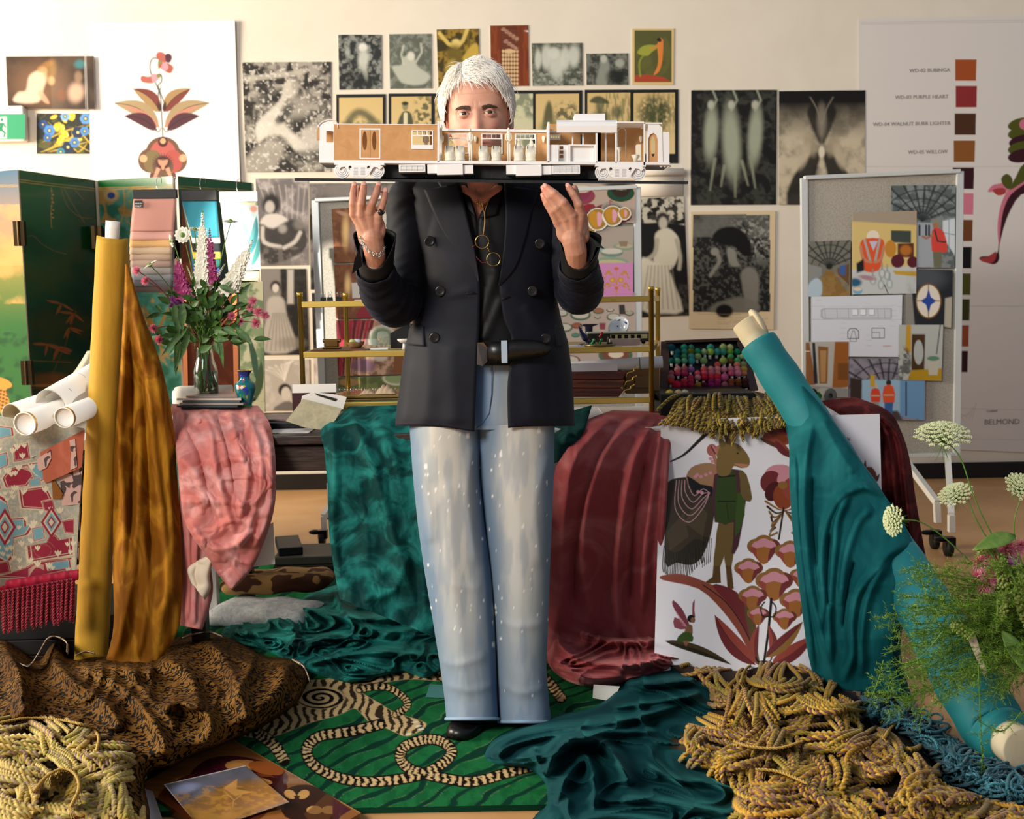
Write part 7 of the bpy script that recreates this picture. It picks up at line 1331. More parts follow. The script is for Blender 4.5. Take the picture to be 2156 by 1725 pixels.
def fringe_heap(name,outline,centre,n,r,seed,label,h=.07,L=(90,150),rib=(),spread=1.0,cols=(GOLD,MAU),z1=.05,kind=None,base='#2c1d0a',loops=False):
 o=cr(outline,5,True);RR=random.Random(seed);x0,y0=o.min(0);x1,y1=o.max(0)
 bs,_=pile(name,outline,mat(name+base[1:],base,.8),h,(),.01,50,seed,(120,80),edge=16);tag(bs,label,'fringe trim')
 def hz(x,y):sd=-sdpoly(np.array([x]),np.array([y]),o)[0];return h*(.6*sstep(0,16,sd)+.4*sstep(0,56,sd))
 B=MB();g=int(7 if not loops else 1);area_=sum(o[i][0]*o[i-1][1]-o[i-1][0]*o[i][1]for i in range(len(o)))/2;stp=math.sqrt(abs(area_)/(n/g)/.62);seeds=[];yy_=y0
 while yy_<min(y1,1742):
  xx_=x0+RR.uniform(0,stp)
  while xx_<x1:
   if-40<xx_<2190 and sdpoly(np.array([xx_]),np.array([yy_]),o)[0]<-3:seeds.append((xx_,yy_))
   xx_+=stp
  yy_+=stp*.62
 RR.shuffle(seeds)
 for sx_,sy_ in seeds:
  cs_=min(centre,key=lambda c_:math.hypot(c_[0]-sx_,(c_[1]-sy_)*1.6));a0_=math.atan2((sy_-cs_[1])*1.3,sx_-cs_[0])+RR.gauss(0,.5 if not loops else 1.6);da0=RR.gauss(0,.2 if not loops else .5);cL=RR.uniform(*L);zc=RR.random()**1.4*z1
  for k in range(g):
   x,y=sx_+RR.gauss(0,7)+8*(k-g/2)*math.sin(a0_),sy_+RR.gauss(0,4)-6*(k-g/2)*math.cos(a0_);a=a0_+RR.gauss(0,.12);da=da0+RR.gauss(0,.04);Ln=cL*RR.uniform(.8,1.15);x-=Ln*.4*math.cos(a);y-=Ln*.25*math.sin(a);pts=[(x,y)];zz=[hz(x,y)]
   for i in range(7):a+=da+RR.gauss(0,.05 if not loops else .1);x+=Ln/7*math.cos(a);y+=Ln/7*math.sin(a)*.62;pts.append((x,y));zz.append(hz(x,y))
   if sdpoly(np.array([x]),np.array([y]),o)[0]>16:continue
   q_=cr(pts,4);z_=np.interp(np.linspace(0,1,len(q_)),np.linspace(0,1,len(zz)),zz)+r+zc+.004*RR.random()+.012*np.sin(np.linspace(0,pi,len(q_)))
   two=cols[1][RR.randrange(len(cols[1]))]if RR.random()<.75 else cols[0][RR.randrange(len(cols[0]))];cord(B,ground(q_[:,0],q_[:,1],z_),r*RR.uniform(.85,1.1),cols[0][RR.randrange(len(cols[0]))],two)
 co=B.build('twisted_cords',_M['cordm'],bs);co['kind']='stuff'
 for pts,wpx in rib:
  q_=cr(pts,8);m=len(q_);zz=np.array([hz(*p_)for p_ in q_])+z1*.95+r;b=MB();fl=.0015*(np.arange(m)%2);V=np.stack([ground(q_[:,0],q_[:,1],zz+dz)+np.array([0,dy,0])-fl[:,None]*[0,1,0]for dz,dy in((wpx*.0011,.0),(wpx*.0006,-.004),(0,-.002),(-.01,-.012))]);b.grid(V,m,4);b.build('woven_heading',mat('heading','#b8974a',.8,stripe=('#8a6c2c',90,'X'),bump=.6,bs=300),bs,solid=.003)
  b=MB()
  for i in range(0,m,1):a_=RR.uniform(-1,1);s0=V[2,i];b.tube([s0,s0+[.004*a_,-.008,-.008],s0+[.012*a_,-.012,-.024]],.0008,3,None,False)
  cord(b,V[0]+[0,-.003,.001],.0035,'#c0a04a','#7a5244');b.build('loose_threads',mat('thread','#b5924a',.7),bs)
 return bs
fringe_heap('fringe_heap',[(1335,1397),(1420,1382),(1480,1398),(1560,1405),(1610,1392),(1690,1398),(1765,1430),(1812,1470),(1820,1520),(1900,1538),(1960,1590),(1995,1640),(2090,1680),(2170,1690),(2170,1765),(1560,1765),(1545,1680),(1500,1650),(1440,1610),(1362,1568),(1400,1545),(1470,1500),(1490,1460),(1440,1435),(1400,1415)],[(1610,1450),(1640,1560),(1600,1690),(1860,1560),(1760,1700),(1980,1720),(1720,1460)],640,.0060,5,'big heap of gold and mauve twisted rope fringe, right foreground',.10,(85,140),rib=[([(1545,1560),(1580,1572),(1640,1575),(1690,1560)],24),([(1558,1440),(1566,1415),(1580,1400)],18),([(1860,1555),(1880,1528),(1915,1520),(1925,1545)],20),([(1590,1620),(1640,1625),(1700,1650)],18)])
fringe_heap('fringe_heap',[(-60,1500),(0,1500),(80,1500),(170,1512),(215,1540),(270,1560),(290,1600),(295,1660),(290,1765),(-60,1765)],[(120,1560),(60,1640),(200,1640),(120,1700)],300,.0064,9,'heap of pale gold rope fringe on leopard velvet, left foreground',.13,(90,150),rib=[([(0,1522),(60,1512),(130,1516),(185,1530),(208,1550),(205,1580)],26),([(72,1668),(100,1635),(135,1618),(160,1630),(168,1660),(150,1700)],20)],cols=(['#c0a050','#b5983c','#cdb060','#9c9038','#b0a04a'],['#94745e','#a58a68','#b0a044','#c0a860','#a89048']),base='#33240e')
fringe_heap('rope_heap',[(1812,1470),(1850,1462),(1910,1484),(1990,1545),(2090,1595),(2170,1640),(2170,1700),(2070,1682),(1990,1630),(1940,1575),(1870,1535),(1818,1515)],[(1880,1500),(2020,1600),(2120,1660)],330,.0036,12,'heap of thin teal twisted cord fringe beside the end of the teal roll',.07,(60,110),cols=(['#2a6b78','#1f5563','#3a8494'],['#17414e','#20525f','#2f7484']),base='#0c2a33',loops=True,z1=.035)
B=MB();RR=random.Random(21)
for k in range(230):
 x=RR.uniform(1440,1625);y=RR.uniform(826,872);side=(x-1520)/110;ex=x+side*RR.uniform(15,75)+RR.gauss(0,9);ey=min(y+RR.uniform(30,75),895+48*math.exp(-((ex-1545)/70)**2)*RR.uniform(.6,1.0));Y0=np.interp(y,[826,880],[3.72,3.52])-RR.uniform(0,.03);Y1=3.44-RR.uniform(0,.03)if ey>893 else 3.49-RR.uniform(0,.03)
 q_=cr([(x,y,Y0),((x+ex)/2+RR.gauss(0,4),(y+ey)/2-RR.uniform(3,12),(Y0+Y1)/2-.02),(ex,ey,Y1)],7);cord(B,P(q_[:,0],q_[:,1],q_[:,2]),.0058,['#9a7c20','#8a7a1c','#a88a2a'][k%3],['#5e4a1c','#6b4a32','#8a7420'][RR.randrange(3)])
b=MB();V=[]
for j,(y0_,Yq)in enumerate([(832,3.75),(850,3.62),(880,3.50),(893,3.47)]):V.append([P(1400+(1655-1400)*t+(0 if j>1 else 30*(1-2*t)),y0_-14*math.sin(t*pi),Yq)for t in np.linspace(0,1,12)])
b.grid(np.array(V),12,4);tf=tag(b.build('fringe_trim',mat('fringebase','#5a4416',.9),solid=.004),'olive gold rope fringe spilling over the table edge below the pom-pom case','fringe trim');o=B.build('twisted_cords',_M['cordm'],tf);o['kind']='stuff'
#  things on the screen, tables and cart
ON=['first','second','third','fourth','fifth','sixth','seventh','eighth','ninth','tenth','eleventh','twelfth']
def child(o,par):M0=np.array(o.location);o.parent=par;o.location=Vector(M0-parent_loc(par));return o
def hanger(x0,x1,y0,y1,Y,label,bar,layers,hook,grp='sample hangers on the screen'):
 t=empty('sample_hanger',P((x0+x1)/2,y0,Y),label,'fabric samples',grp)
 b=MB();b.box(P(x0,y1,Y-.008),P(x1,y0,Y+.008));b.build('clamp_bar',bar,t,smooth=False,bevel=.002)
 b=MB();q=cr([(hook,y0,Y),(hook-2,y0-12,Y+.01),(hook,y0-24,Y+.05),(hook+8,y0-25,Y+.1),(hook+9,y0-14,Y+.13)],6);b.tube(P(*q.T),.0014,6);b.build('hook',_M['chrome'],t)
 for k,(a,b_,y,col)in enumerate(layers):
  Yk=Y-.006+.0022*k;n=14;q=np.linspace(0,1,n);V=[]
  for j in range(16):v=j/15;V.append(P(x0+2+(a-x0-2)*v+(x1-x0-4+(b_-a-(x1-x0-4))*v)*q,y1+(y-y1)*v+.4*(np.arange(n)%2)*(v==1),Yk-.008*v-.003*np.sin(q*5+k)*v))
  m_=col if not isinstance(col,str)else mat('sw'+col[1:],col,.85,sheen=.4);b=MB();b.grid(np.array(V),n,16);b.build('swatch',m_,t,solid=.001)
 return t
h1=hanger(279,374,399,419,4.72,'black hanger of rose and taupe velvet swatches on the screen',_M['black'],[(274,366,487,'#b88478'),(273,364,505,'#c49488'),(272,363,520,'#c49a66'),(272,362,535,'#b09a80'),(273,362,548,'#a08a78'),(274,362,562,'#9a8478'),(275,363,577,'#8a8684'),(276,364,590,'#70757c'),(277,364,603,'#4c4c54'),(278,364,616,'#3c302c')],331)
b=MB();b.box(P(283,437,4.70),P(300,422,4.702));b.build('fabric_label',_M['black'],h1,smooth=False);text_mesh('lettering','MADE IN',P(284.5,430,4.699),.007,_M['white'],h1);text_mesh('lettering','ITALY',P(284.5,436,4.699),.010,_M['white'],h1)
bt=mat('brown_velvet','#4a2010',.7,velvet=('#8a4a24',.5,6))
hanger(381,458,400,424,4.74,'black hanger with teal and brown velvet lengths, middle of the screen',_M['black'],[(404,462,500,'#2f8294'),(405,464,512,'#e8e6dc'),(406,464,530,'#20242a'),(407,465,545,'#d9c04a'),(407,465,562,'#1f6a5a'),(408,465,580,'#2a4a90'),(386,420,800,bt),(380,398,700,bt)],423)
p=Pic([(470,428),(543,433),(549,568),(482,572)],.8,'#d6e6e6');p.tex('#a8cfd8',18,.5,.15,3,.8,warp=1);p.leaf((515,550),(540,455),9,'#3a8a94',6,None,'#5aa4a4');p.leaf((520,500),(500,460),6,'#7fb8c0',4);p.leaf((530,560),(545,500),6,'#4a9a94',4);p.el(534,440,8,7,'#d99a84',0,.4)
h3=hanger(462,544,403,426,4.70,'silver hanger with sunlit pale blue leaf print swatches, rightmost on the screen',_M['alu'],[(484,547,591,'#e0dcb0'),(485,546,580,'#dfe8e0')],500);child(p.build('leaf_print',4.675,_M['paper'],thick=.001),h3)
t=empty('leaning_frame',(P(445,830,4.6)[0],4.6,.75),'tall copper-edged brown velvet panel standing behind the flowers','panel')
for x in(388,494):b=MB();b.bar(P(x,598,4.6),P(x+5,850,4.58),.018);b.build('edge_strip',mat('copper','#a5623c',.35,.7),t,smooth=False)
b=MB();b.box(P(396,845,4.615),P(492,600,4.62));b.build('velvet_panel',bt,t,smooth=False)
p=Pic([(502,596),(553,592),(558,868),(508,872)],.6,'#7d8a62');p.tex('#4f6a44',30,.5,.15,4,.7);p.tex('#c8bf9a',24,.56,.08,6,.8);p.leaf((540,800),(520,700),7,'#2f4a34',4);p.leaf((530,850),(550,760),9,'#3a4a2a',6);p.leaf((515,700),(545,640),6,'#8a9a70',4);tag(p.build('painted_canvas',4.55,_M['paper'],thick=.01),'grey-green floral painted panel behind the enamel vase','panel')
for k,(x0,x1,y,col)in enumerate([(372,500,858,'#3a4a50'),(378,512,853,'#9a948c'),(384,505,848,'#50585a'),(372,508,843,'#c9c2b8'),(392,495,838,'#8a7f78')]):
 A=P(x0,y,3.56);B_=P(x1,y,3.56);c_=math.cos(.1*(k-2));b=MB();V=[A,B_+[0,0,.0],B_+[0.0-.02*k,.26,.0],A+[0.02*k,.26,.0]];b.add(V+[v+[0,0,.0062]for v in V],[(0,3,2,1),(4,5,6,7),(0,1,5,4),(1,2,6,5),(2,3,7,6),(3,0,4,7)])
 tag(b.build('magazine',mat('mag%d'%k,col,.3),smooth=False),['slate grey magazine at the bottom of the stack under the flower vase','beige magazine, second from the bottom under the flower vase','dark grey magazine in the middle of the stack under the flower vase','cream magazine, second from the top under the flower vase','taupe magazine on top, directly under the flower vase'][k],'magazine','magazines under the flower vase')
VX,VY=P(435,832,3.66),3.66;va=empty('glass_vase',VX,'clear glass bottle vase of water holding the mixed flowers','vase')
pr=[(.036,0),(.038,.006),(.038,.078),(.034,.095),(.027,.118),(.0255,.15),(.0275,.152)];b=MB();b.lathe(pr+[(.0255,.152),(.0235,.15),(.025,.118),(.032,.094),(.036,.078),(.036,.006),(0,.005)],VX,36,None,None,False);b.build('glass_wall',_M['glass'],va);b=MB();b.lathe([(0,.0055),(.0355,.0065),(.0355,.078),(0,.078)],VX,36);b.build('water',mat('water','#f2fae8',.02,trans=1,ior=1.33),va)
for k,(g1_,g2_)in enumerate([('leafgreen','#2f5a22'),('darkleaf','#16341a'),('stemgreen','#5f8a34'),('limeleaf','#7d9a48')]):mat(g1_,g2_,.5,mott=('#4f7a30',40,.3),sss=0)
mat('petalwhite','#f2f0e0',.6);mat('petalpink','#f58aa8',.6,mott=('#fab0c0',60,.5));mat('petalpurple','#8a3a8a',.6,mott=('#b060b0',60,.5));mat('petalmagenta','#8e1f5e',.6,mott=('#c05a90',50,.5));mat('umbel','#d6dcae',.7);mat('amaranth','#8a9a4c',.8);mat('goldeye','#d8a03c',.6);mat('redstem','#7a3030',.6)
RF=random.Random(33)
def leafmesh(B,a,b_,w,up=(0,0,1),cup=.2,droop=.15):
 a=np.array(a);b_=np.array(b_);d=b_-a;L=np.linalg.norm(d);d/=L;s=np.cross(d,up);s/=np.linalg.norm(s)+1e-9;u=np.cross(s,d);V=[]
 for t in np.linspace(0,1,9):hw=w*math.sin(pi*min(1,t*.96+.02)**.8);ctr=a+d*L*t-np.array([0,0,1])*droop*L*t*t;V.append([ctr-s*hw+u*cup*hw,ctr-s*hw*.5+u*.05*hw,ctr,ctr+s*hw*.5+u*.05*hw,ctr+s*hw+u*cup*hw])
 B.grid(np.array(V),5,9)
def fil(B,o,n,r,d=None,w=.0006,spread=1.0,inner=0):
 for k in range(n):
  v=np.array([RF.gauss(0,1)for _ in range(3)]);v/=np.linalg.norm(v)
  if d is not None:v=v*spread+np.array(d)*1.0;v/=np.linalg.norm(v)
  B.tube([o+v*inner,o+v*r*.6,o+v*r*RF.uniform(.85,1.1)+[0,0,-r*.05]],[w,w*.8,w*.5],3,None,False)
def flower(kind,x,y,r,label,Y=3.62,base=None,via=None,cat='flower',grp=None,face=(-.1,-1,.2),ln=None):
 o=P(x,y,Y);base=VX+[RF.uniform(-.02,.02),RF.uniform(-.02,.02),.02]if base is None else base;t=empty('cut_flower',base,label,cat,grp);R_=r*S(Y);face=np.array(face,float);face/=np.linalg.norm(face)
 mouth=(VX+[RF.uniform(-.014,.014),RF.uniform(-.014,.014),.15])if via is None else via;q=cr([base,mouth,mouth*.4+o*.6+[0,0,.03],o-face*R_*.2],8);b=MB();b.tube(q,.0016,6);b.build('stem',_M['redstem' if kind=='gum' else 'stemgreen'],t)
 b=MB();u=np.cross(face,[0,0,1.0]);u/=np.linalg.norm(u);v=np.cross(u,face)
 if kind=='daisy':
  for ring,n in((1,12),(.7,10)):
   for k in range(n):
    a=2*pi*k/n+ring;d=math.cos(a)*u+math.sin(a)*v;leafmesh(b,o+d*R_*.15,o+d*R_*ring+face*R_*(.1+.25*(1-ring)),R_*.42,face,.3,.0)
  b.build('petals',_M['petalwhite'],t);b=MB();b.ell(o+face*R_*.12,R_*.28,12,8);fil(b,o+face*R_*.12,40,R_*.36);b.build('flower_centre',_M['limeleaf'],t)
 elif kind=='gum':
  fil(b,o,230,R_,face,.0007,.9);b.build('filaments',_M['petalpink'],t);b=MB();b.lathe([(0,0),(R_*.26,0),(R_*.34,R_*.2),(R_*.2,R_*.24),(0,R_*.12)],o,14,None,face);b.build('flower_centre',_M['goldeye'],t)
 elif kind=='pom':
  for k in range(150):
   w=np.array([RF.gauss(0,1)for _ in range(3)]);w/=np.linalg.norm(w);leafmesh(b,o+w*R_*.5,o+w*R_*RF.uniform(.9,1.08),R_*.13,(w[1],w[2],w[0]),.3,0)
  b.ell(o,R_*.7);b.build('petals',_M['petalpurple'],t)
 elif kind=='cone':b.ell(o,R_*.8,16,10);fil(b,o,140,R_);b.build('seed_head',mat('conebrown','#6a2c1c',.8,mott=('#b08a3c',50,.4)),t)
 elif kind in('white','magenta','green','veronica'):
  tip=P(ln[0],ln[1],Y-.01);n=int(np.linalg.norm(tip-o)/(.0075 if kind!='veronica' else .0016))
  for k in range(n):
   f_=k/n;c_=o*(1-f_)+tip*f_;s=R_*(1-.75*f_)
   if kind=='veronica':a=k*2.4;b.ell(c_+.7*s*np.array([math.cos(a),math.sin(a),0]),s*.45,5,4);continue
   for j in range(4):
    a=k*2.2+j*1.57;d=np.array([math.cos(a),-abs(math.sin(a))*.9,RF.uniform(-.3,.4)]);e=c_+d*s
    if f_>.78:b.ell(e*.6+c_*.4,(s*.35,s*.3,s*.45),6,5)
    else:
     for g_ in range(4):a2=g_*1.57+k;d2=np.array([math.cos(a2),-.3,math.sin(a2)]);leafmesh(b,e,e+d2*s*.8,s*.36,(0,-1,0),.35,.1)
  b.build('florets',_M['petalwhite' if kind in('white','veronica')else 'petalmagenta' if kind=='magenta' else 'limeleaf'],t);b=MB();b.tube([o,tip],.0013,5);b.build('spike_stem',_M['stemgreen'],t)
 elif kind=='umbel':
  for k in range(72):
   rr=math.sqrt((k+.5)/72);a=k*2.4;e=o+(math.cos(a)*u+math.sin(a)*v)*R_*rr+face*R_*.42*(1-rr*rr);b.tube([o-face*R_*.35,o*.3+e*.7-face*R_*.1,e],.0006,4,None,False)
  b.build('umbel_rays',_M['stemgreen'],t);b=MB()
  for k in range(72):
   rr=math.sqrt((k+.5)/72);a=k*2.4;e=o+(math.cos(a)*u+math.sin(a)*v)*R_*rr+face*R_*.42*(1-rr*rr)
   for j in range(22):a2=j*2.4;r2=R_*.12*math.sqrt(j/22)*RF.uniform(.7,1.25);b.ell(e+(math.cos(a2)*u+math.sin(a2)*v)*r2+face*(R_*.04-r2*.3),R_*.022,5,4)
  b.build('umbel_florets',_M['umbel'],t);b=MB();fil(b,o-face*R_*.35,26,R_*.7,-face,.0004,.8);b.build('bracts',_M['stemgreen'],t)
 return t
GW,GP_,GS='white scabious in the glass vase','pink gum blossoms in the glass vase','flower spikes in the glass vase'
for x,y,r,f_,lb in[(385,495,18,(-.1,-1,.1),'white scabious facing the camera, above the left of the bouquet'),(362,507,14,(-.9,-.5,-.2),'white scabious turned left at the upper left of the bouquet'),(410,484,13,(.2,-.3,.9),'upturned white scabious touching the frontal one'),(485,468,17,(.1,-.25,1),'upturned white scabious highest on the right of the bouquet'),(317,559,17,(-.5,-.3,.8),'white scabious leaning out far left over the mustard velvet')]:flower('daisy',x,y,r,lb,face=f_,grp=GW)
for x,y,r,lb in[(291,571,12,'pink gum blossom furthest left, next to the yellow roll'),(309,592,12,'pink gum blossom below the leftmost one'),(535,634,13,'pink gum blossom at the top of the right cluster'),(545,657,14,'pink gum blossom in the middle of the right cluster'),(558,664,12,'pink gum blossom at the far right edge of the bouquet'),(541,680,14,'pink gum blossom at the bottom of the right cluster'),(526,648,10,'small pink gum blossom at the left of the right cluster'),(489,666,11,'pink gum blossom between the leaves and the right cluster'),(508,678,9,'small pink gum blossom hanging below the right cluster'),(324,692,12,'pink gum blossom at the lower left beside the mustard velvet'),(337,716,12,'lowest pink gum blossom at the left of the bouquet')]:flower('gum',x,y,r,lb,grp=GP_,face=(RF.uniform(-.3,.3),-1,RF.uniform(-.1,.3)))
flower('pom',368,638,15,'round purple pom-pom bloom left of the dark leaves');flower('cone',438,618,9,'small brown cone flower in the centre of the bouquet')
for kind,x,y,r,l_,lb in[('white',428,600,13,(427,445),'tall white larkspur spike with green buds at the top centre'),('white',482,612,15,(532,505),'white larkspur spike leaning right before the sunlit swatches'),('magenta',446,590,10,(441,480),'magenta snapdragon spike left of the black hanger bar end'),('magenta',388,625,13,(372,540),'mauve snapdragon spike at the left centre of the bouquet'),('veronica',420,626,5,(393,559),'thin white veronica spike curving up to the left'),('veronica',412,645,5,(398,608),'short white veronica spike among the left leaves'),('veronica',432,672,5,(432,648),'tiny white veronica spike low at the front of the bouquet'),('veronica',452,590,5,(474,555),'white veronica spike leaning right beside the larkspur')]:flower(kind,x,y,r,lb,ln=l_,grp=GS)
t=empty('foliage_stems',VX+[0,0,.02],'dark green leafy stems filling the middle of the bouquet','foliage');b=MB();b2=MB();M_=VX+[0,0,.15]
for k in range(210):
 a=RF.uniform(0,2*pi);x=432+RF.gauss(0,32);y=RF.uniform(605,725);c_=P(x,y,3.64+RF.uniform(-.05,.07));d=c_-M_+[0,0,.02];d/=np.linalg.norm(d);d=d+np.array([RF.gauss(0,.5),RF.gauss(0,.4),RF.gauss(0,.4)]);d/=np.linalg.norm(d);leafmesh(b,c_,c_+d*RF.uniform(.035,.065),RF.uniform(.006,.012),(RF.gauss(0,.3),-1,.4),.2,.2)
for(x0,y0),(x1,y1),w in[((400,700),(366,775),.012),((376,700),(370,785),.010),((395,690),(340,742),.010),((470,690),(500,702),.012),((496,690),(530,722),.012),((460,700),(470,768),.009),((450,720),(462,745),.009),((360,640),(332,622),.011),((384,640),(384,690),.014),((366,640),(378,700),.013),((420,742),(446,724),.012),((450,715),(482,712),.010),((462,602),(494,612),.010),((340,660),(306,668),.008)]:leafmesh(b,P(x0,y0,3.58),P(x1,y1,3.57),w,(0,-1,.2),.2,.1)
for k in range(22):q=cr([VX+[RF.uniform(-.026,.026),RF.uniform(-.026,.026),.01],M_+[RF.uniform(-.016,.016),RF.uniform(-.016,.016),0],P(432+RF.gauss(0,34),RF.uniform(610,700),3.64+RF.uniform(-.04,.06))],6);b2.tube(q,RF.uniform(.0013,.0022),5)
b.build('leaves',_M['darkleaf'],t);b2.build('stems',_M['stemgreen'],t)
o=P(518,860,3.62);e=empty('enamel_vase',o,'small turquoise cloisonne vase with blue and red blossoms, beside the magazines','vase');pr=[(.020,0),(.021,.004),(.018,.012),(.022,.03),(.031,.058),(.033,.070),(.029,.080),(.017,.090),(.0145,.104),(.017,.112),(.023,.121)];pp=cr([(r,z)for r,z in pr],6)
n=60;a=np.arange(n)*2*pi/n;C=np.zeros((len(pp),n,3));C[:]=c('#1a6a74');Z=np.repeat(pp[:,1:],n,1);A=np.repeat(a[None],len(pp),0);sp=lambda a0,z0,s_,col:C.__setitem__(np.hypot((A-a0%(2*pi))*.03,Z-z0)<s_,c(col))
C[Z<.012]=c('#3c8a3a');C[(Z>.100)]=c('#1c2a7a');
for a0,z0,s_,col in[(4.9,.066,.008,'#1c3aa0'),(5.05,.056,.007,'#1c3aa0'),(4.8,.072,.004,'#d8b83c'),(4.4,.07,.006,'#b83040'),(4.2,.068,.005,'#d8c8b8'),(4.6,.068,.004,'#e0d8cc'),(4.7,.04,.005,'#4a9a3c'),(4.35,.045,.004,'#4a9a3c'),(5.1,.038,.004,'#c8a83c'),(4.7,.092,.005,'#b83040'),(4.3,.095,.004,'#1c3aa0'),(5.1,.094,.004,'#1c3aa0')]:sp(a0,z0,s_,col)
b=MB();V=np.stack([pp[:,:1]*np.cos(a),pp[:,:1]*np.sin(a),Z],-1)+o;b.grid(V,n,len(pp),C.reshape(-1,3),cu=True);b.build('vase_body',mat('enamel',attr=True,rough=.2,coat=.4),e,solid=-.001)
b=MB();a=np.linspace(0,2*pi,30);b.tube(o+np.stack([.0235*np.cos(a),.0235*np.sin(a),a*0+.121],1),.0012,6);b.build('rim',_M['brass'],e)
b=MB();b.box(P(532,887,3.62)*[1,1,0]+[0,0,.752],P(640,880,3.62)*[1,0,0]+[0,3.86,.772]);tag(b.build('tablet_case',_M['black'],smooth=False,bevel=.004),'flat black case lying on the desk beside the enamel vase','case')
b=MB();b.box(P(538,887,3.66)*[1,1,0]+[0,0,.773],P(618,880,3.66)*[1,0,0]+[0,3.84,.779]);tag(b.build('picture_tray',mat('mauve_print','#a87a80',.3,mott=('#4a5a58',30,.5)),smooth=False),'mauve printed booklet on the flat black case','booklet')
b=MB();b.box(P(560,905,3.50)*[1,1,0]+[0,0,.751],P(650,905,3.5)*[1,0,0]+[0,3.72,.7525]);tag(b.build('paper_sheet',_M['white'],smooth=False),'white paper sheet lying flat on the front of the dark desk','paper')
ct=empty('sample_card',P(662,860,3.6),'dark maroon sample card with a white header standing on the desk','sample card','sample cards on the desk');b=MB();b.box(P(617,893,3.60),P(706,826,3.603));b.build('maroon_card',mat('maroon_card','#3c1218',.6),ct,smooth=False);b=MB();b.box(P(616,828,3.595),P(708,808,3.60));b.build('white_header',_M['papertube'],ct,smooth=False)
flat([(636,834),(658,826),(700,830),(730,836),(722,862),(634,845)],lambda x,y:3.55+0*x,'sample_card','papertube','pinkish white header card fanned over the maroon one','sample card',grp='sample cards on the desk')
flat([(662,828),(710,840),(706,845),(668,833)],3.546,'swatch_strip','black','narrow dark swatch strips fanned on the sample card header','swatch')
flat([(638,840),(720,861),(706,885),(684,906),(640,900),(602,887)],lambda x,y:3.53-(y-840)*.0006,'sample_card',mat('sage_card','#b5ab88',.5,mott=('#9a9274',40,.5)),'sage green textured card in front of the maroon and white ones','sample card',grp='sample cards on the desk')
def clip(x,k,Y,w,m,label,name='binder_clip',grp='binder clips on the top shelf'):
 o=sh(x,k,Y);b=MB();b.add([o+p_ for p_ in([-w,-.006,0],[w,-.006,0],[w,.008,0],[-w,.008,0],[-w,0,.012],[w,0,.012])],[(0,1,5,4),(2,3,4,5),(0,4,3),(1,2,5),(0,3,2,1)]);e=tag(b.build(name,m,smooth=False),label,'clip',grp);b=MB()
 for s in(-.5,.5):b.tube([o+[w*s,.001,.011],o+[w*(s-.15),.0,.022],o+[w*s,0,.03],o+[w*(s+.3),0,.024],o+[w*(s+.2),0,.012]],.0007,5)
 child(b.build('wire_handle',_M['chrome']),e);return e
for x,l in((683,'left'),(697,'middle'),(716,'right')):clip(x,0,3.68,.009,_M['black'],l+'most black binder clip on the top shelf' if l!='middle' else 'middle one of three black binder clips on the top shelf')
b=MB();V=sh(748,0,3.75);b.box(V,V+[.11,.06,.003]);tag(b.build('notched_paper',_M['white'],smooth=False),'small stack of white notched paper at the left of the top shelf','paper')
o=sh(652,1,3.68);b=MB();b.box(o,o+[.19,.18,.005]);cb=tag(b.build('clipboard',mat('clipwood','#6a4428',.5),smooth=False,bevel=.002),'brown wooden clipboard on the left of the middle shelf','clipboard')
b=MB();o=sh(698,1,3.70)+[0,0,.006];b.box(o+[-.03,-.015,0],o+[.03,.02,.006]);b.box(o+[-.022,-.01,.006],o+[.022,.012,.028]);b.lathe([(0,-.03),(.006,-.03),(.006,.03),(0,.03)],o+[0,0,.026],12,None,(1,0,0));child(b.build('bronze_clip',mat('bronze','#6a4e26',.35,.9),smooth=False,bevel=.003),cb)
o=sh(748,1,3.75)+[0,0,.006];b=MB()
for k in range(110):a=RF.uniform(0,6.28);r=RF.uniform(.018,.03);q=[o+[r*math.cos(a+j*.25),r*math.sin(a+j*.25),.003+(r-.018)*1.4+RF.uniform(-.003,.003)]for j in range(5)];b.tube(q,.0008,4,None,False)
b.lathe([(0,0),(.018,0),(.029,.016),(.024,.017),(.012,.006),(0,.005)],o,20);nb=tag(b.build('bird_nest',mat('straw','#8a6438',.8)),'little straw nest beside the bronze clip on the middle shelf','nest')
for x,y,col,nm in[(-.010,-.004,'#b5c47a','olive green'),(.011,-.006,'#a8b4c8','pale blue'),(.001,.009,'#d9d4c4','cream')]:b=MB();b.ell(o+[x,y,.020],(.0105,.009,.009),14,10);tag(b.build('egg',mat('egg'+col[1:],col,.5)),nm+' egg lying in the little straw nest','egg','eggs in the nest')
o=sh(806,1,3.74);e=empty('pin_jar',o,'clear glass dome jar of dressmaking pins on a white tray','jar');b=MB();b.lathe([(.020,.006),(.020,.045),(.016,.056),(0,.06)],o,24);b.build('glass_dome',_M['clearsheet'],e);b=MB()
for k in range(24):a=RF.uniform(0,6.28);b.tube([o+[.008*math.cos(a),.008*math.sin(a),.008],o+[.017*math.cos(a+.5),.017*math.sin(a+.5),RF.uniform(.025,.04)]],.0005,3);b.ell(o+[.017*math.cos(a+.5),.017*math.sin(a+.5),.04],.0016,5,4)
b.build('pins',_M['gold'],e)
o=sh(780,1,3.73);e=empty('pin_box',o,'open clear box of yellow-headed pins left of the glass dome','box');b=MB();b.box(o+[-.02,-.015,.006],o+[.02,.015,.035]);b.build('clear_box',_M['clearsheet'],e,smooth=False);b=MB();b.box(o+[-.018,-.013,.007],o+[.018,.013,.014]);b.build('pin_pile',mat('pins','#c8961e',.4,mott=('#7a5a14',80,.5)),e,smooth=False)
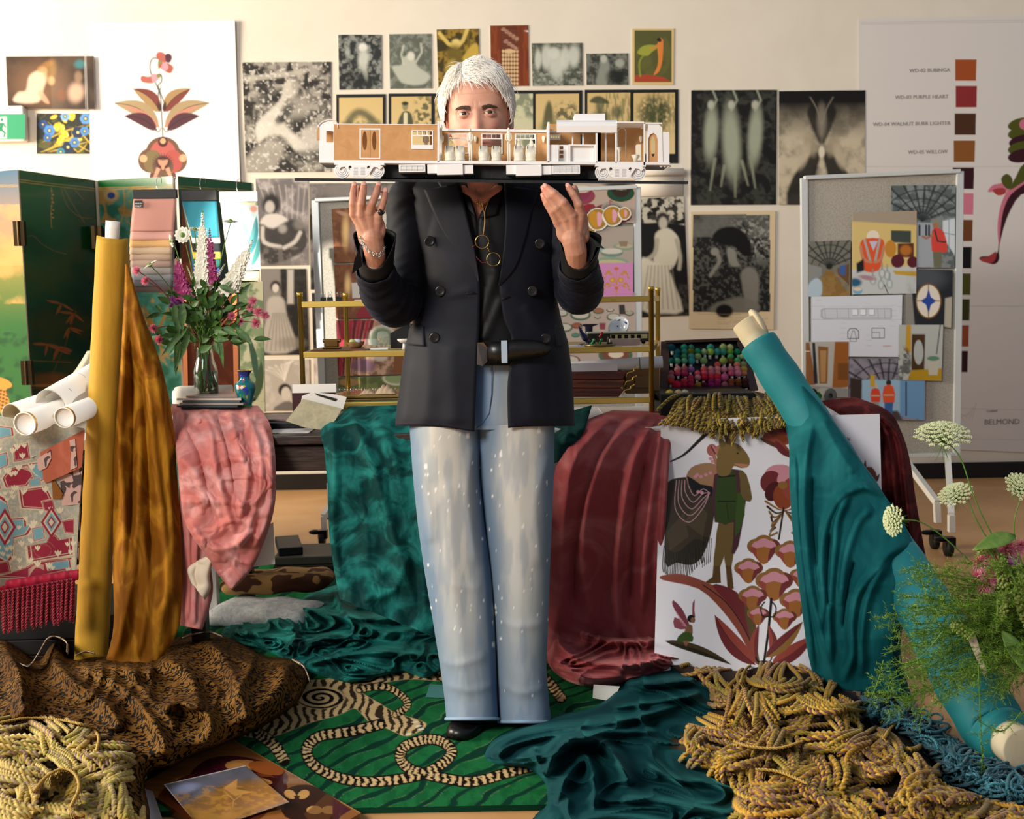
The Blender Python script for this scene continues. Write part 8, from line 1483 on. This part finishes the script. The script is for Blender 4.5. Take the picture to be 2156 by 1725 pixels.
o=sh(793,1,3.72);b=MB();b.box(o+[-.038,-.02,0],o+[.038,.03,.0055]);tag(b.build('small_tray',_M['white'],smooth=False,bevel=.002),'white rectangular tray under the pin jar','tray')
o=sh(840,1,3.80);b=MB();V=[o+p_ for p_ in([-.03,0,0],[.035,0,0],[.035,.05,0],[-.03,.05,0],[-.03,0,.05],[.035,0,.085],[.035,.05,.085],[-.03,.05,.05])];b.add(V,[(0,3,2,1),(4,5,6,7),(0,1,5,4),(1,2,6,5),(2,3,7,6),(3,0,4,7)]);tag(b.build('slant_box',_M['black'],smooth=False,bevel=.002),'black slant-topped box on the middle shelf against the blazer','box')
b=MB();b.lathe([(0,.02),(.012,.022),(.02,.028),(.022,.033),(.02,.034),(0,.03)],sh(850,1,3.70),24);b.lathe([(.006,0),(.004,.02)],sh(850,1,3.70),12);tag(b.build('glass_dish',_M['papertube']),'small white footed dish before the black slant-topped box','dish')
cob=mat('cobalt','#0e1740',.12,coat=.5);o=sh(1240,1,3.85);b=MB();b.lathe([(0,0),(.017,0),(.015,.006),(.008,.012),(.007,.03),(.012,.038),(.014,.06),(.032,.066),(.033,.069),(.012,.066),(0,.06)],o,28);tag(b.build('footed_bowl',cob),'dark cobalt blue footed bowl behind the blue bird figurine','bowl')
o=sh(1229,1,3.74);b=MB();b.lathe([(0,0),(.02,0),(.019,.006),(0,.008)],o,16);q=cr([o+[.012,0,.014],o+[.004,0,.026],o+[-.006,0,.040],o+[-.011,0,.052]],6);b.tube(q,np.interp(np.linspace(0,1,len(q)),[0,.3,.7,1],[.004,.012,.007,.005]),12);b.ell(o+[-.011,0,.054],.006,12,8);b.tube([o+[-.014,-.002,.056],o+[-.016,-.004,.070]],[.003,.0004],6);b.tube([o+[.012,0,.018],o+[.03,0,.008]],[.006,.002],8);tag(b.build('bird_figurine',cob),'glossy dark blue bird figurine with beak raised, right of the blazer','figurine')
o=sh(1310,1,3.88)+[0,0,.042];bw_=mat('bluewhite','#d8e0ea',.15,coat=.5,leo=('#3a4a90',60,.60));b=MB();pr=[(0,0),(.016,.002),(.030,.016),(.038,.034),(.0375,.035),(.029,.018),(.015,.005),(0,.004)];b.lathe(pr,o,36,None,(-.45,-.75,.55));tag(b.build('china_bowl',bw_),'blue and white china bowl tipped on its side behind the model carriage','bowl')
o=sh(1237,1,3.80);x1=P(1368,700,3.80)[0];e=empty('toy_carriage',o,'dark brown and cream toy railway carriage on the middle shelf','toy train');b=MB();b.box(o+[0,0,.008],[x1,3.835,o[2]+.036]);b.build('carriage_body',mat('umber','#2c241a',.4),e,smooth=False,bevel=.002)
b=MB();b.box([o[0]-.002,3.797,o[2]+.036],[x1+.002,3.838,o[2]+.043]);b.build('roof',mat('roofgrey','#b4b4a8',.5),e,smooth=False,bevel=.003);b=MB();xa=P(1285,700,3.80)[0];b.box([xa,3.7988,o[2]+.019],[x1-.008,3.80,o[2]+.033]);b.build('cream_band',mat('creampaint','#c8bf8a',.4),e,smooth=False)
for k in range(5):xw=xa+.003+k*.0215;b=MB();b.box([xw,3.7978,o[2]+.020],[xw+.0125,3.7985,o[2]+.032]);b.build('window',_M['darkmetal'],e,smooth=False)
for k in range(4):b=MB();b.lathe([(0,0),(.006,0),(.006,.03),(0,.03)],[o[0]+.02+(.02 if k%2 else 0)+(x1-o[0]-.06)*(k>1),3.803,o[2]+.006],14,None,(0,1,0));b.build('wheel',_M['darkmetal'],e)
b=MB();o=sh(1317,1,3.70);b.box(o+[-.052,0,0],o+[.048,.015,.022]);tag(b.build('pink_block',mat('dustpink','#b09a98',.4,mott=('#c8b4ae',14,.5)),smooth=False,bevel=.002),'dusty pink marbled block in front of the toy carriage','block')
o=sh(1262,1,3.69);b=MB();b.lathe([(0,.0),(.05,.0),(.055,.006),(.05,.007),(0,.004)],o,30);tag(b.build('pin_dish',mat('brass2','#8a7d50',.35,.8)),'shallow metal dish of clips and push pins before the toy carriage','dish')
for x,z,col,nm in[(1263,.030,'#b01a30','red'),(1262,.008,'#1c8a4a','green'),(1246,.008,'#2f9a5a','pale green')]:o=sh(x,1,3.69)+[0,0,z];b=MB();b.lathe([(.005,0),(.004,.004),(.0025,.006),(.003,.012),(.005,.014),(.004,.018),(0,.019)],o,12,None,(.4,-.4,.8));b.tube([o,o+[-.004,.004,-.012 if z>.02 else .0]],.0006,5);tag(b.build('push_pin',mat('pin'+nm[:3],col,.25)),nm+' push pin above the metal dish' if z>.02 else nm+' push pin lying in the metal dish','push pin','push pins in the dish')
clip(1283,1,3.685,.009,_M['black'],'black binder clip lying in the metal dish',grp=None)
b=MB();o=sh(1215,1,3.68);b.box(o+[-.06,-.01,0],o+[.05,.1,.002]);tag(b.build('paper_sheet',mat('bluepaper','#c2cad8',.5),smooth=False),'pale blue paper at the left end of the right middle shelf','paper')
wz=zs[2]+.01
for k in range(3):
 y0=836-k*18.5;y1=y0-18;Y0=3.70+.004*k;x0=1188;x1=[1313,1317,1320][k];a=[P(x0,y0,Y0),P(x1-10,y0,Y0),P(x1,y1+5,Y0),P(x1-4,y1,Y0),P(x0,y1,Y0)];b=MB();n=5;b.add(np.vstack([a,np.array(a)+[0,.2,0]]),[tuple(range(n)),tuple(range(2*n-1,n-1,-1))]+[(i,n+i,n+(i+1)%n,(i+1)%n)for i in range(n)])
 e=tag(b.build('wood_plank',mat('mahog%d'%k,['#6e2b10','#84400f','#742a0c'][k],.3,wood=('#4a1a08',10,(.4,3,6)),coat=.3),smooth=False,bevel=.002),['reddish varnished wooden panel, lowest on the bottom shelf','amber veined wooden panel, middle one on the bottom shelf','red-brown wooden panel, top one under the paper rolls'][k],'wooden panel','varnished panels on the bottom shelf')
 b=MB();q=cr([(x1-2,y1+14,3.69),(x1+2,y1+5,3.68),(x1+14,y1+1,3.68),(x1+16,y1-4,3.68),(x1+24,y1-8,3.68)],6);W_=P(*q.T);b.tube(W_,np.interp(np.linspace(0,1,len(W_)),[0,.4,.7,1],[.001,.0035,.002,.002]),8,None,True,.5)
 for i in(14,17,20,23):b.ell(W_[i],.003,8,6)
 child(b.build('brass_handle',_M['brass']),e)
o=P(1318,823,3.78);b=MB();b.box(o*[1,1,0]+[0,0,wz],[P(1388,700,3.78)[0],3.95,P(1388,775,3.78)[2]]);b.box([P(1336,700,3.77)[0],3.77,wz+.02],[P(1372,700,3.77)[0],3.78,wz+.058]);tag(b.build('cardboard_block',mat('boxboard','#8a6a48',.8),smooth=False,bevel=.002),'brown cardboard block at the right of the bottom shelf','cardboard')
b=MB();W_=P([1190,1395],[775,762],[3.74,3.72]);b.tube(W_,.0195,28);e=tag(b.build('paper_roll',mat('whitepaper','#dfe2ee',.5)),'long white paper roll with a green band above the wooden panels','paper roll');b=MB();o=W_[0]*.24+W_[1]*.76;b.lathe([(.0198,0),(.0206,.0015),(.0198,.003)],o,28,None,W_[1]-W_[0],cap=False);child(b.build('green_band',mat('greenband','#1f7a5a',.5)),e)
b=MB();b.box(P(1190,783,3.705),P(1300,764,3.71));tag(b.build('paper_sheet',_M['whitepaper'],smooth=False),'folded white sheet hanging before the paper roll on the bottom shelf','paper')
o=P(707,846,3.70);x1=P(850,840,3.7)[0];b=MB();V=[(0,.0),(.0,.004)];b.box([o[0],3.70,wz],[x1,3.95,wz+.006]);b.box([o[0]+.01,3.695,wz+.008],[x1,3.93,wz+.020]);tag(b.build('metal_tray',mat('traygold','#c8a868',.2,.9),smooth=False,bevel=.003),'stacked shiny metal tray on the left of the bottom shelf','tray')
b=MB();z0=wz+.024
for k in range(22):a=np.linspace(0,2*pi,12);x=o[0]+.0+k*.0092;b.tube(np.stack([x+.002*np.cos(a),3.74+.006*np.cos(a),z0+.008+.008*np.sin(a)],1),.0008,5)
tag(b.build('spiral_binding',_M['chrome'],smooth=True),'wire spiral of a notebook lying on the metal tray','notebook')
for(xx,yy,w,h_,lb)in[(775,822,.05,.014,'small heap of beige fabric scraps on the metal tray'),(812,820,.07,.026,'larger peaked beige fabric scrap beside the blazer hem')]:o=P(xx,yy,3.72)*[1,1,0]+[0,0,z0-.003];b=MB();n=14;V=[[o+[w*(.5-i/n)*1.0,.06*(j/8-.5),h_*max(0,math.sin(pi*i/n))*max(0,math.sin(pi*j/8))*(1+.3*math.sin(i*1.9+j))]for i in range(n+1)]for j in range(9)];b.grid(np.array(V),n+1,9);tag(b.build('fabric_scrap',mat('beigescrap','#c8ae90',.8),solid=.001),lb,'fabric scrap')
e=empty('pompom_case',P(1490,850,3.8),'open black-lined wooden case holding rows of wool pom-poms','case');cq=[P(1400,720,4.02),P(1558,714,4.02),P(1586,822,3.92),P(1397,826,3.92)]
b=MB();b.add(cq+[p_+[0,.012,0]for p_ in cq],[(0,3,2,1),(4,5,6,7),(0,1,5,4),(1,2,6,5),(2,3,7,6),(3,0,4,7)]);b.build('lid_lining',_M['black'],e,smooth=False)
for i in range(4):b=MB();b.bar(cq[i]+[0,-.008,0],cq[(i+1)%4]+[0,-.008,0],.03,.009);b.build('lid_edge',mat('casewood','#4a3430',.5),e,smooth=False)
o=P(1390,862,3.62);b=MB();x1=P(1590,860,3.62)[0];b.box([o[0],3.62,.752],[x1,3.90,P(1390,828,3.62)[2]-.004]);b.build('case_base',_M['black'],e,smooth=False,bevel=.003);b=MB()
PC='0732:683 0f5a66,768 1f9a80,815 3a8a70,945 3fa090,1030 a8b870,1076 c9cf8a;741:722 1f7a7a,770 3fa090,812 6f7a1c,857 1f9a70,902 a8c890,945 a8cf60,990 4fa8a0,1030 3fa890,1076 7fb040,1125 0f8a60;751:720 145f6a,768 4fa070,815 4fa8a0,860 a8c080,1080 5fb070,1160 a8c890;760:683 1a6a60,722 6fbf9a,770 6fb890,818 3fa8a8,900 8fb878,1032 a8bf60,1078 7a6420,1125 4fbf78;768:992 e0685f,1125 e08f78,1165 8fa070;778:725 e09a90,770 b86a6a,815 a878b8,902 d86a60,947 e0a0a0,992 e8a0a0,1035 e8a0b0,1080 e08f98,1125 e098a8,1168 c8a850;786:683 c06878,725 e05a80,770 c83a70,857 f06a80,903 f06078,950 d87a90,992 e89080,1085 e86a90,1130 e890a8,1172 e09068;795:680 b87880,812 d83a60,860 e098a0,905 d02a48,950 e03a48,990 e02a48,1038 e070a0;803:680 d84a3a,770 d04a58,812 c83a58,950 a02a70,992 c83878,1085 a05a38,1130 9a6030,1180 5a2020;811:720 e02a50,770 c8284a,812 c02a50,862 b88a28,905 6a1a3a,950 a8287a,990 a02a5a,1040 b87078,1085 9a5040,1135 6a3020,1180 401a1a'
def cname(h):
 r_,g_,b__=[int(h[i:i+2],16)for i in(0,2,4)];mx,mn=max(r_,g_,b__),min(r_,g_,b__);hue=0 if mx==mn else(60*(g_-b__)/(mx-mn)if mx==r_ else 120+60*(b__-r_)/(mx-mn)if mx==g_ else 240+60*(r_-g_)/(mx-mn))%360
 nm='red' if hue<12 or hue>348 else 'rust' if hue<30 and mx<180 else 'coral' if hue<30 else 'mustard' if hue<55 else 'lime' if hue<95 else 'green' if hue<158 else 'teal' if hue<200 else 'blue' if hue<250 else 'violet' if hue<300 else 'magenta' if mx<200 else 'pink'
 return('pale ' if mn>120 else 'dark ' if mx<120 else '')+nm
FZ=[]
def fuzz(o,r,col):
 m_=mat('wool'+col,'#'+col,.9,sheen=.5,sheencol='#'+col)
 if not FZ:
  B=MB();B.ell((0,0,1),.86,12,8)
  for k in range(150):z=1-2*(k+.5)/150;t=k*2.39996;s_=math.sqrt(1-z*z);v=np.array([s_*math.cos(t),s_*math.sin(t),z]);B.tube([v*.7+[0,0,1],v*RF.uniform(.97,1.1)+[0,0,1]],[.11,.04],3,None,False)
  e_=B.build('pom_pom',m_);FZ.append(e_.data);off=np.array(e_.location);FZ.append(off);bpy.data.objects.remove(e_)
 e_=bpy.data.objects.new('pom_pom',FZ[0]);COL.objects.link(e_);e_.scale=(r,r,r);e_.rotation_euler=(0,0,RF.uniform(0,6));e_.location=Vector(np.array(o)-[0,0,r]+[0,0,FZ[1][2]*r]);e_.material_slots[0].link='OBJECT';e_.material_slots[0].material=m_;return e_
for ri,row in enumerate(PC[1:].split(';')):
 y,its=row.split(':');y=int(y)if int(y)>99 else 732
 for ci,it in enumerate(its.split(',')):
  xs_,col=it.split(' ');x=1200+int(xs_)/3.194;f_=(y-716)/110;Yc=4.02-.10*f_-.018;r=RF.uniform(6.4,8.4)*S(Yc);o=P(x,y,Yc)
  if col.startswith('e02a50')or col=='e070a0':r*=1.2
  e2=tag(fuzz(o,r,col),'%s wool pom-pom, %s from the left in the %s row of the case lid'%(cname(col),ON[ci],ON[ri]),'pom-pom','wool pom-poms in the open case');b=MB();b.lathe([(.42,0),(.42,1.0)],(0,.25,-.85),10);e3=b.build('paper_collar',_M['white']);e3.parent=e2;e3.location=Vector((0,.25,-.85))
for x,col,nm in[(1410,'d8c84a','lemon yellow'),(1428,'e0cfa0','cream'),(1442,'e8dcc0','ivory')]:tag(fuzz(P(x,829,3.68),.0135,col),nm+' wool pom-pom at the front edge of the case base','pom-pom','pom-poms in the case base')
for x,y,col,nm in[(1712,826,'4a3a28','dark brown'),(1722,834,'2f8a3a','bright green'),(1705,836,'9a9a4a','olive')]:tag(fuzz(P(x,y,3.66),.0125,col),nm+' wool pom-pom on the table behind the teal roll','pom-pom','loose pom-poms')
o=P(1738,832,3.75);b=MB();b.lathe([(.008,-.02),(.024,-.02),(.024,.03),(.008,.03)],o,24,None,(.3,-1,0),cap=False);b.lathe([(.008,-.02),(.024,-.02)],o,24,None,(.3,-1,0),cap=False);b.lathe([(.008,.03),(.024,.03)],o,24,None,(.3,-1,0),cap=False);tag(b.build('tape_roll',mat('greytape','#9a988e',.5)),'grey roll of tape on the table beside the maroon velvet','tape roll')
b=MB()
for k,(x0,y0,w,m_,lb)in enumerate([(1205,868,.16,'whitepaper','white papers spread flat under the cart, right of the blazer'),(1270,866,.1,'papertube','cream papers lying under the cart near its right leg')]):o=P(x0,y0,3.85)*[1,0,0]+[0,3.72+.06*k,.7515+.004*k];b=MB();b.box(o,o+[w,.3,.003]);tag(b.build('paper_sheet',_M[m_],smooth=False),lb,'paper')
b=MB();o=P(1281,866,3.72)*[1,0,0]+[0,3.66,.7565];b.box(o,o+[.03,.02,.008]);tag(b.build('eraser',mat('blueeraser','#1c4a8a',.5),smooth=False,bevel=.001),'small blue block on the papers under the cart','eraser')
#  arrangement in the right foreground
PB=G(2270,1560);PM=P(2235,1330,2.80);pt=empty('flower_pot',PB,'dark pot hidden in ferns holding the right-hand arrangement','pot');b=MB();o=PM*[1,1,0];b.lathe([(0,0),(.07,0),(.08,.1),(.085,PM[2]-.08),(.078,PM[2]-.08),(.07,.1),(0,.05)],o,28);b.build('pot_wall',mat('potdark','#1d241a',.6),pt)
vb=PM+[0,0,-.06]
flower('umbel',1986,918,56,'tallest white lace umbel rising before the pinboard',2.75,vb,P(2075,1100,2.73),face=(-.1,-.35,1),grp='lace umbels in the foreground');flower('umbel',2012,1042,36,'white lace umbel before the pinboard leg, second tallest',2.78,vb,P(2070,1120,2.75),face=(-.45,-.35,.8),grp='lace umbels in the foreground')
flower('umbel',1882,1096,33,'white lace umbel reaching left over the teal draped cloth',2.6,vb,P(2040,1180,2.65),face=(-1,-.35,.1),grp='lace umbels in the foreground');flower('umbel',2152,1026,36,'white lace umbel cut by the right edge of the photo',2.7,vb,P(2140,1150,2.7),face=(.1,-.6,.6),grp='lace umbels in the foreground')
for x,y,r,l in[(2061,1183,22,'leftmost'),(2083,1213,20,'lower middle'),(2074,1232,19,'lowest'),(2119,1154,24,'highest'),(2057,1211,14,'smallest'),(2092,1162,20,'upper middle'),(2150,1150,18,'rightmost')]:flower('gum',x,y,r*1.3,l+' pink filament blossom in the right foreground arrangement',2.62,vb,P(2110,1260,2.66),grp='pink blossoms in the right foreground')
flower('pom',2132,1180,17,'purple pom-pom bloom among the right foreground pink blossoms',2.60,vb,P(2120,1260,2.66))
t=empty('amaranth_stem',vb,'drooping green amaranth tassels below the pink blossoms','foliage');b=MB()
for ch_ in([(2063,1159),(2085,1160),(2109,1177),(2104,1197),(2109,1217),(2112,1233),(2114,1254),(2112,1268),(2114,1280),(2110,1295)],[(2140,1245),(2146,1262),(2150,1280),(2156,1300)],[(2010,1318),(2025,1328),(2042,1335)],[(2148,1210),(2152,1225),(2150,1238)]):
 b=MB()
 for x,y in ch_:o=P(x,y,2.58);[b.ell(o+[RF.gauss(0,.0055),RF.gauss(0,.005),RF.gauss(0,.0055)],.0036,6,5)for _ in range(26)]
 b.build('tassel',_M['amaranth'],t)
b=MB()
for pts in([(2063,1150),(2075,1152),(2092,1175),(2096,1190)],[(2070,1152),(2090,1150),(2102,1168)],[(2110,1175),(2135,1220),(2140,1245)],[(2100,1250),(2100,1300)]):q=cr(pts,6);b.tube(P(q[:,0],q[:,1],2.57),.0022,6)
b.build('stem',_M['limeleaf'],t)
for(x0,y0,x1,y1,w,lb)in[(2138,1128,2048,1148,.019,'broad pale green leaf above the pink foreground blossoms'),(2110,1330,2170,1420,.022,'broad green leaf low at the right edge')]:b=MB();leafmesh(b,P(x0,y0,2.58),P(x1,y1,2.54),w,(.1,-.7,.7),.25,.1);tag(b.build('broad_leaf',_M['limeleaf'],solid=.0006),lb,'leaf')
t=empty('asparagus_fern',vb,'feathery green fern fronds spilling over the teal roll end','fern');b=MB();NB=[];NV=0
def needles(p0,d,L,n,sz):
 for k in range(n):
  o=p0+d*L*RF.random();v=d*.7+np.array([RF.gauss(0,.6),RF.gauss(0,.6),RF.gauss(0,.5)]);v/=np.linalg.norm(v);s=np.cross(v,[RF.gauss(0,1),-1,0]);s/=np.linalg.norm(s)+1e-9;NB.append([o-s*.0005,o+s*.0005,o+v*sz+s*.0002,o+v*sz-s*.0002])
for k in range(150):
 tx,ty=RF.choice([(RF.uniform(1905,2170),RF.uniform(1180,1480))]*7+[(RF.uniform(1850,1960),RF.uniform(1190,1520))]);tt=P(tx,ty,RF.uniform(2.5,2.72));st=PM+[RF.uniform(-.05,.05),RF.uniform(-.05,.02),RF.uniform(-.06,.04)];q=cr([st,st*.5+tt*.5+[0,-.02,.04],tt],7);b.tube(q,np.linspace(.0012,.0005,len(q)),4,None,False)
 for i in range(3,len(q)):
  d=q[i]-q[i-1];d/=np.linalg.norm(d);
  for s in range(3):v=d*.7+np.array([RF.gauss(0,.5),RF.gauss(0,.4),RF.gauss(0,.5)]);v/=np.linalg.norm(v);Lb=RF.uniform(.018,.042);b.tube([q[i],q[i]+v*Lb],.0003,3,None,False);needles(q[i],v,Lb,15,RF.uniform(.006,.010))
for pts in([(2060,1400),(2063,1500),(2068,1600),(2062,1690)],[(2060,1440),(1990,1470),(1930,1500)],[(1985,1330),(1930,1390),(1860,1400)],[(1960,1400),(1880,1430),(1870,1480)],[(1860,1390),(1850,1430),(1835,1470)],[(2063,1520),(2110,1540),(2150,1500)]):
 q=cr(pts,9);W_=P(q[:,0],q[:,1],2.45);b.tube(W_,.0011,5,None,False)
 for i in range(4,len(W_)):
  for s in range(2):v=np.array([RF.gauss(0,.7),RF.gauss(0,.4),RF.gauss(0,.5)]);v/=np.linalg.norm(v);Lb=RF.uniform(.012,.03);b.tube([W_[i],W_[i]+v*Lb],.0003,3,None,False);needles(W_[i],v,Lb,11,.007)
b.build('frond_stems',_M['stemgreen'],t);NB=np.array(NB);b=MB();nn=len(NB);cc=np.repeat(np.array([c(h_)for h_ in('#55791f','#6b8e2a','#42661a','#82a234')])[np.array([RF.randrange(4)for _ in range(nn)])],4,0);b.q4.append(np.arange(nn*4).reshape(-1,4));b.add(NB.reshape(-1,3),(),cc);o=b.build('needles',mat('fernmat',attr=True,rough=.6),t);o['kind']='stuff'
b=MB();V=[P(*p_,2.60)for p_ in((2036,1340),(2052,1330),(2078,1415),(2072,1425))];b.add(V+[v+[0,.002,0]for v in V],[(0,3,2,1),(4,5,6,7),(0,1,5,4),(1,2,6,5),(2,3,7,6),(3,0,4,7)]);tag(b.build('wrapping_paper',_M['cream_back'],smooth=False),'sliver of cream wrapping paper among the fern fronds','paper')
p=Pic([(905,1441),(945,1443),(943,1470),(896,1468)],.4,'#3f7a78');tag(p.gbuild('fabric_swatch',_M['paper'],.018,.001),'small teal fabric swatch on the rug by the jeans hem','fabric swatch')
wd=bpy.data.worlds.new('world');bpy.context.scene.world=wd;wd.use_nodes=True
wd.node_tree.nodes['Background'].inputs[0].default_value=(.80,.86,1,1);wd.node_tree.nodes['Background'].inputs[1].default_value=.30
def area(name,loc,tgt,sx,sy,pw,col):
 l=bpy.data.lights.new(name,'AREA');l.shape='RECTANGLE';l.size=sx;l.size_y=sy;l.energy=pw;l.color=col
 o=bpy.data.objects.new(name,l);COL.objects.link(o);o.location=loc;o.rotation_euler=(Vector(tgt)-Vector(loc)).to_track_quat('-Z','Y').to_euler();return o
area('window_fill_light',(-6.2,3.4,2.5),(.2,4.8,1.3),2.6,2.2,620,(1,.88,.70))
area('window_fill_light',(-4.2,6.3,3.2),(-2.2,7.0,2.2),1.2,1.0,26,(1,.9,.72))
area('window_fill_light',(-2.6,-.8,3.0),(0.1,3.3,.9),1.5,1.2,200,(1,.95,.88))  # added soft fill from the front left, not a window
sp=bpy.data.lights.new('sunbeam','SPOT');sp.energy=2300;sp.color=(1,.94,.82);sp.spot_size=math.radians(8.5);sp.spot_blend=.12;sp.shadow_soft_size=.03
so=bpy.data.objects.new('sunbeam',sp);COL.objects.link(so);so.location=(-3.0,1.2,2.7);tg=Vector(P(478,560,4.7));so.rotation_euler=(tg-so.location).to_track_quat('-Z','Y').to_euler();so.scale=(.4,1,1)
cd=bpy.data.cameras.new('camera');cam=bpy.data.objects.new('camera',cd);COL.objects.link(cam)
M=Matrix(((rt[0],up[0],-fwd[0],CAM[0]),(rt[1],up[1],-fwd[1],CAM[1]),(rt[2],up[2],-fwd[2],CAM[2]),(0,0,0,1)))
cam.matrix_world=M;cd.sensor_fit='HORIZONTAL';cd.sensor_width=36;cd.lens=F/W*36;cd.clip_start=.05
cd.dof.use_dof=True;cd.dof.focus_distance=3.0;cd.dof.aperture_fstop=6.3
sc=bpy.context.scene;sc.camera=cam
sc.view_settings.view_transform='Standard';sc.view_settings.look='None';sc.view_settings.gamma=1;sc.view_settings.use_curve_mapping=False
sc.view_settings.exposure=0.0
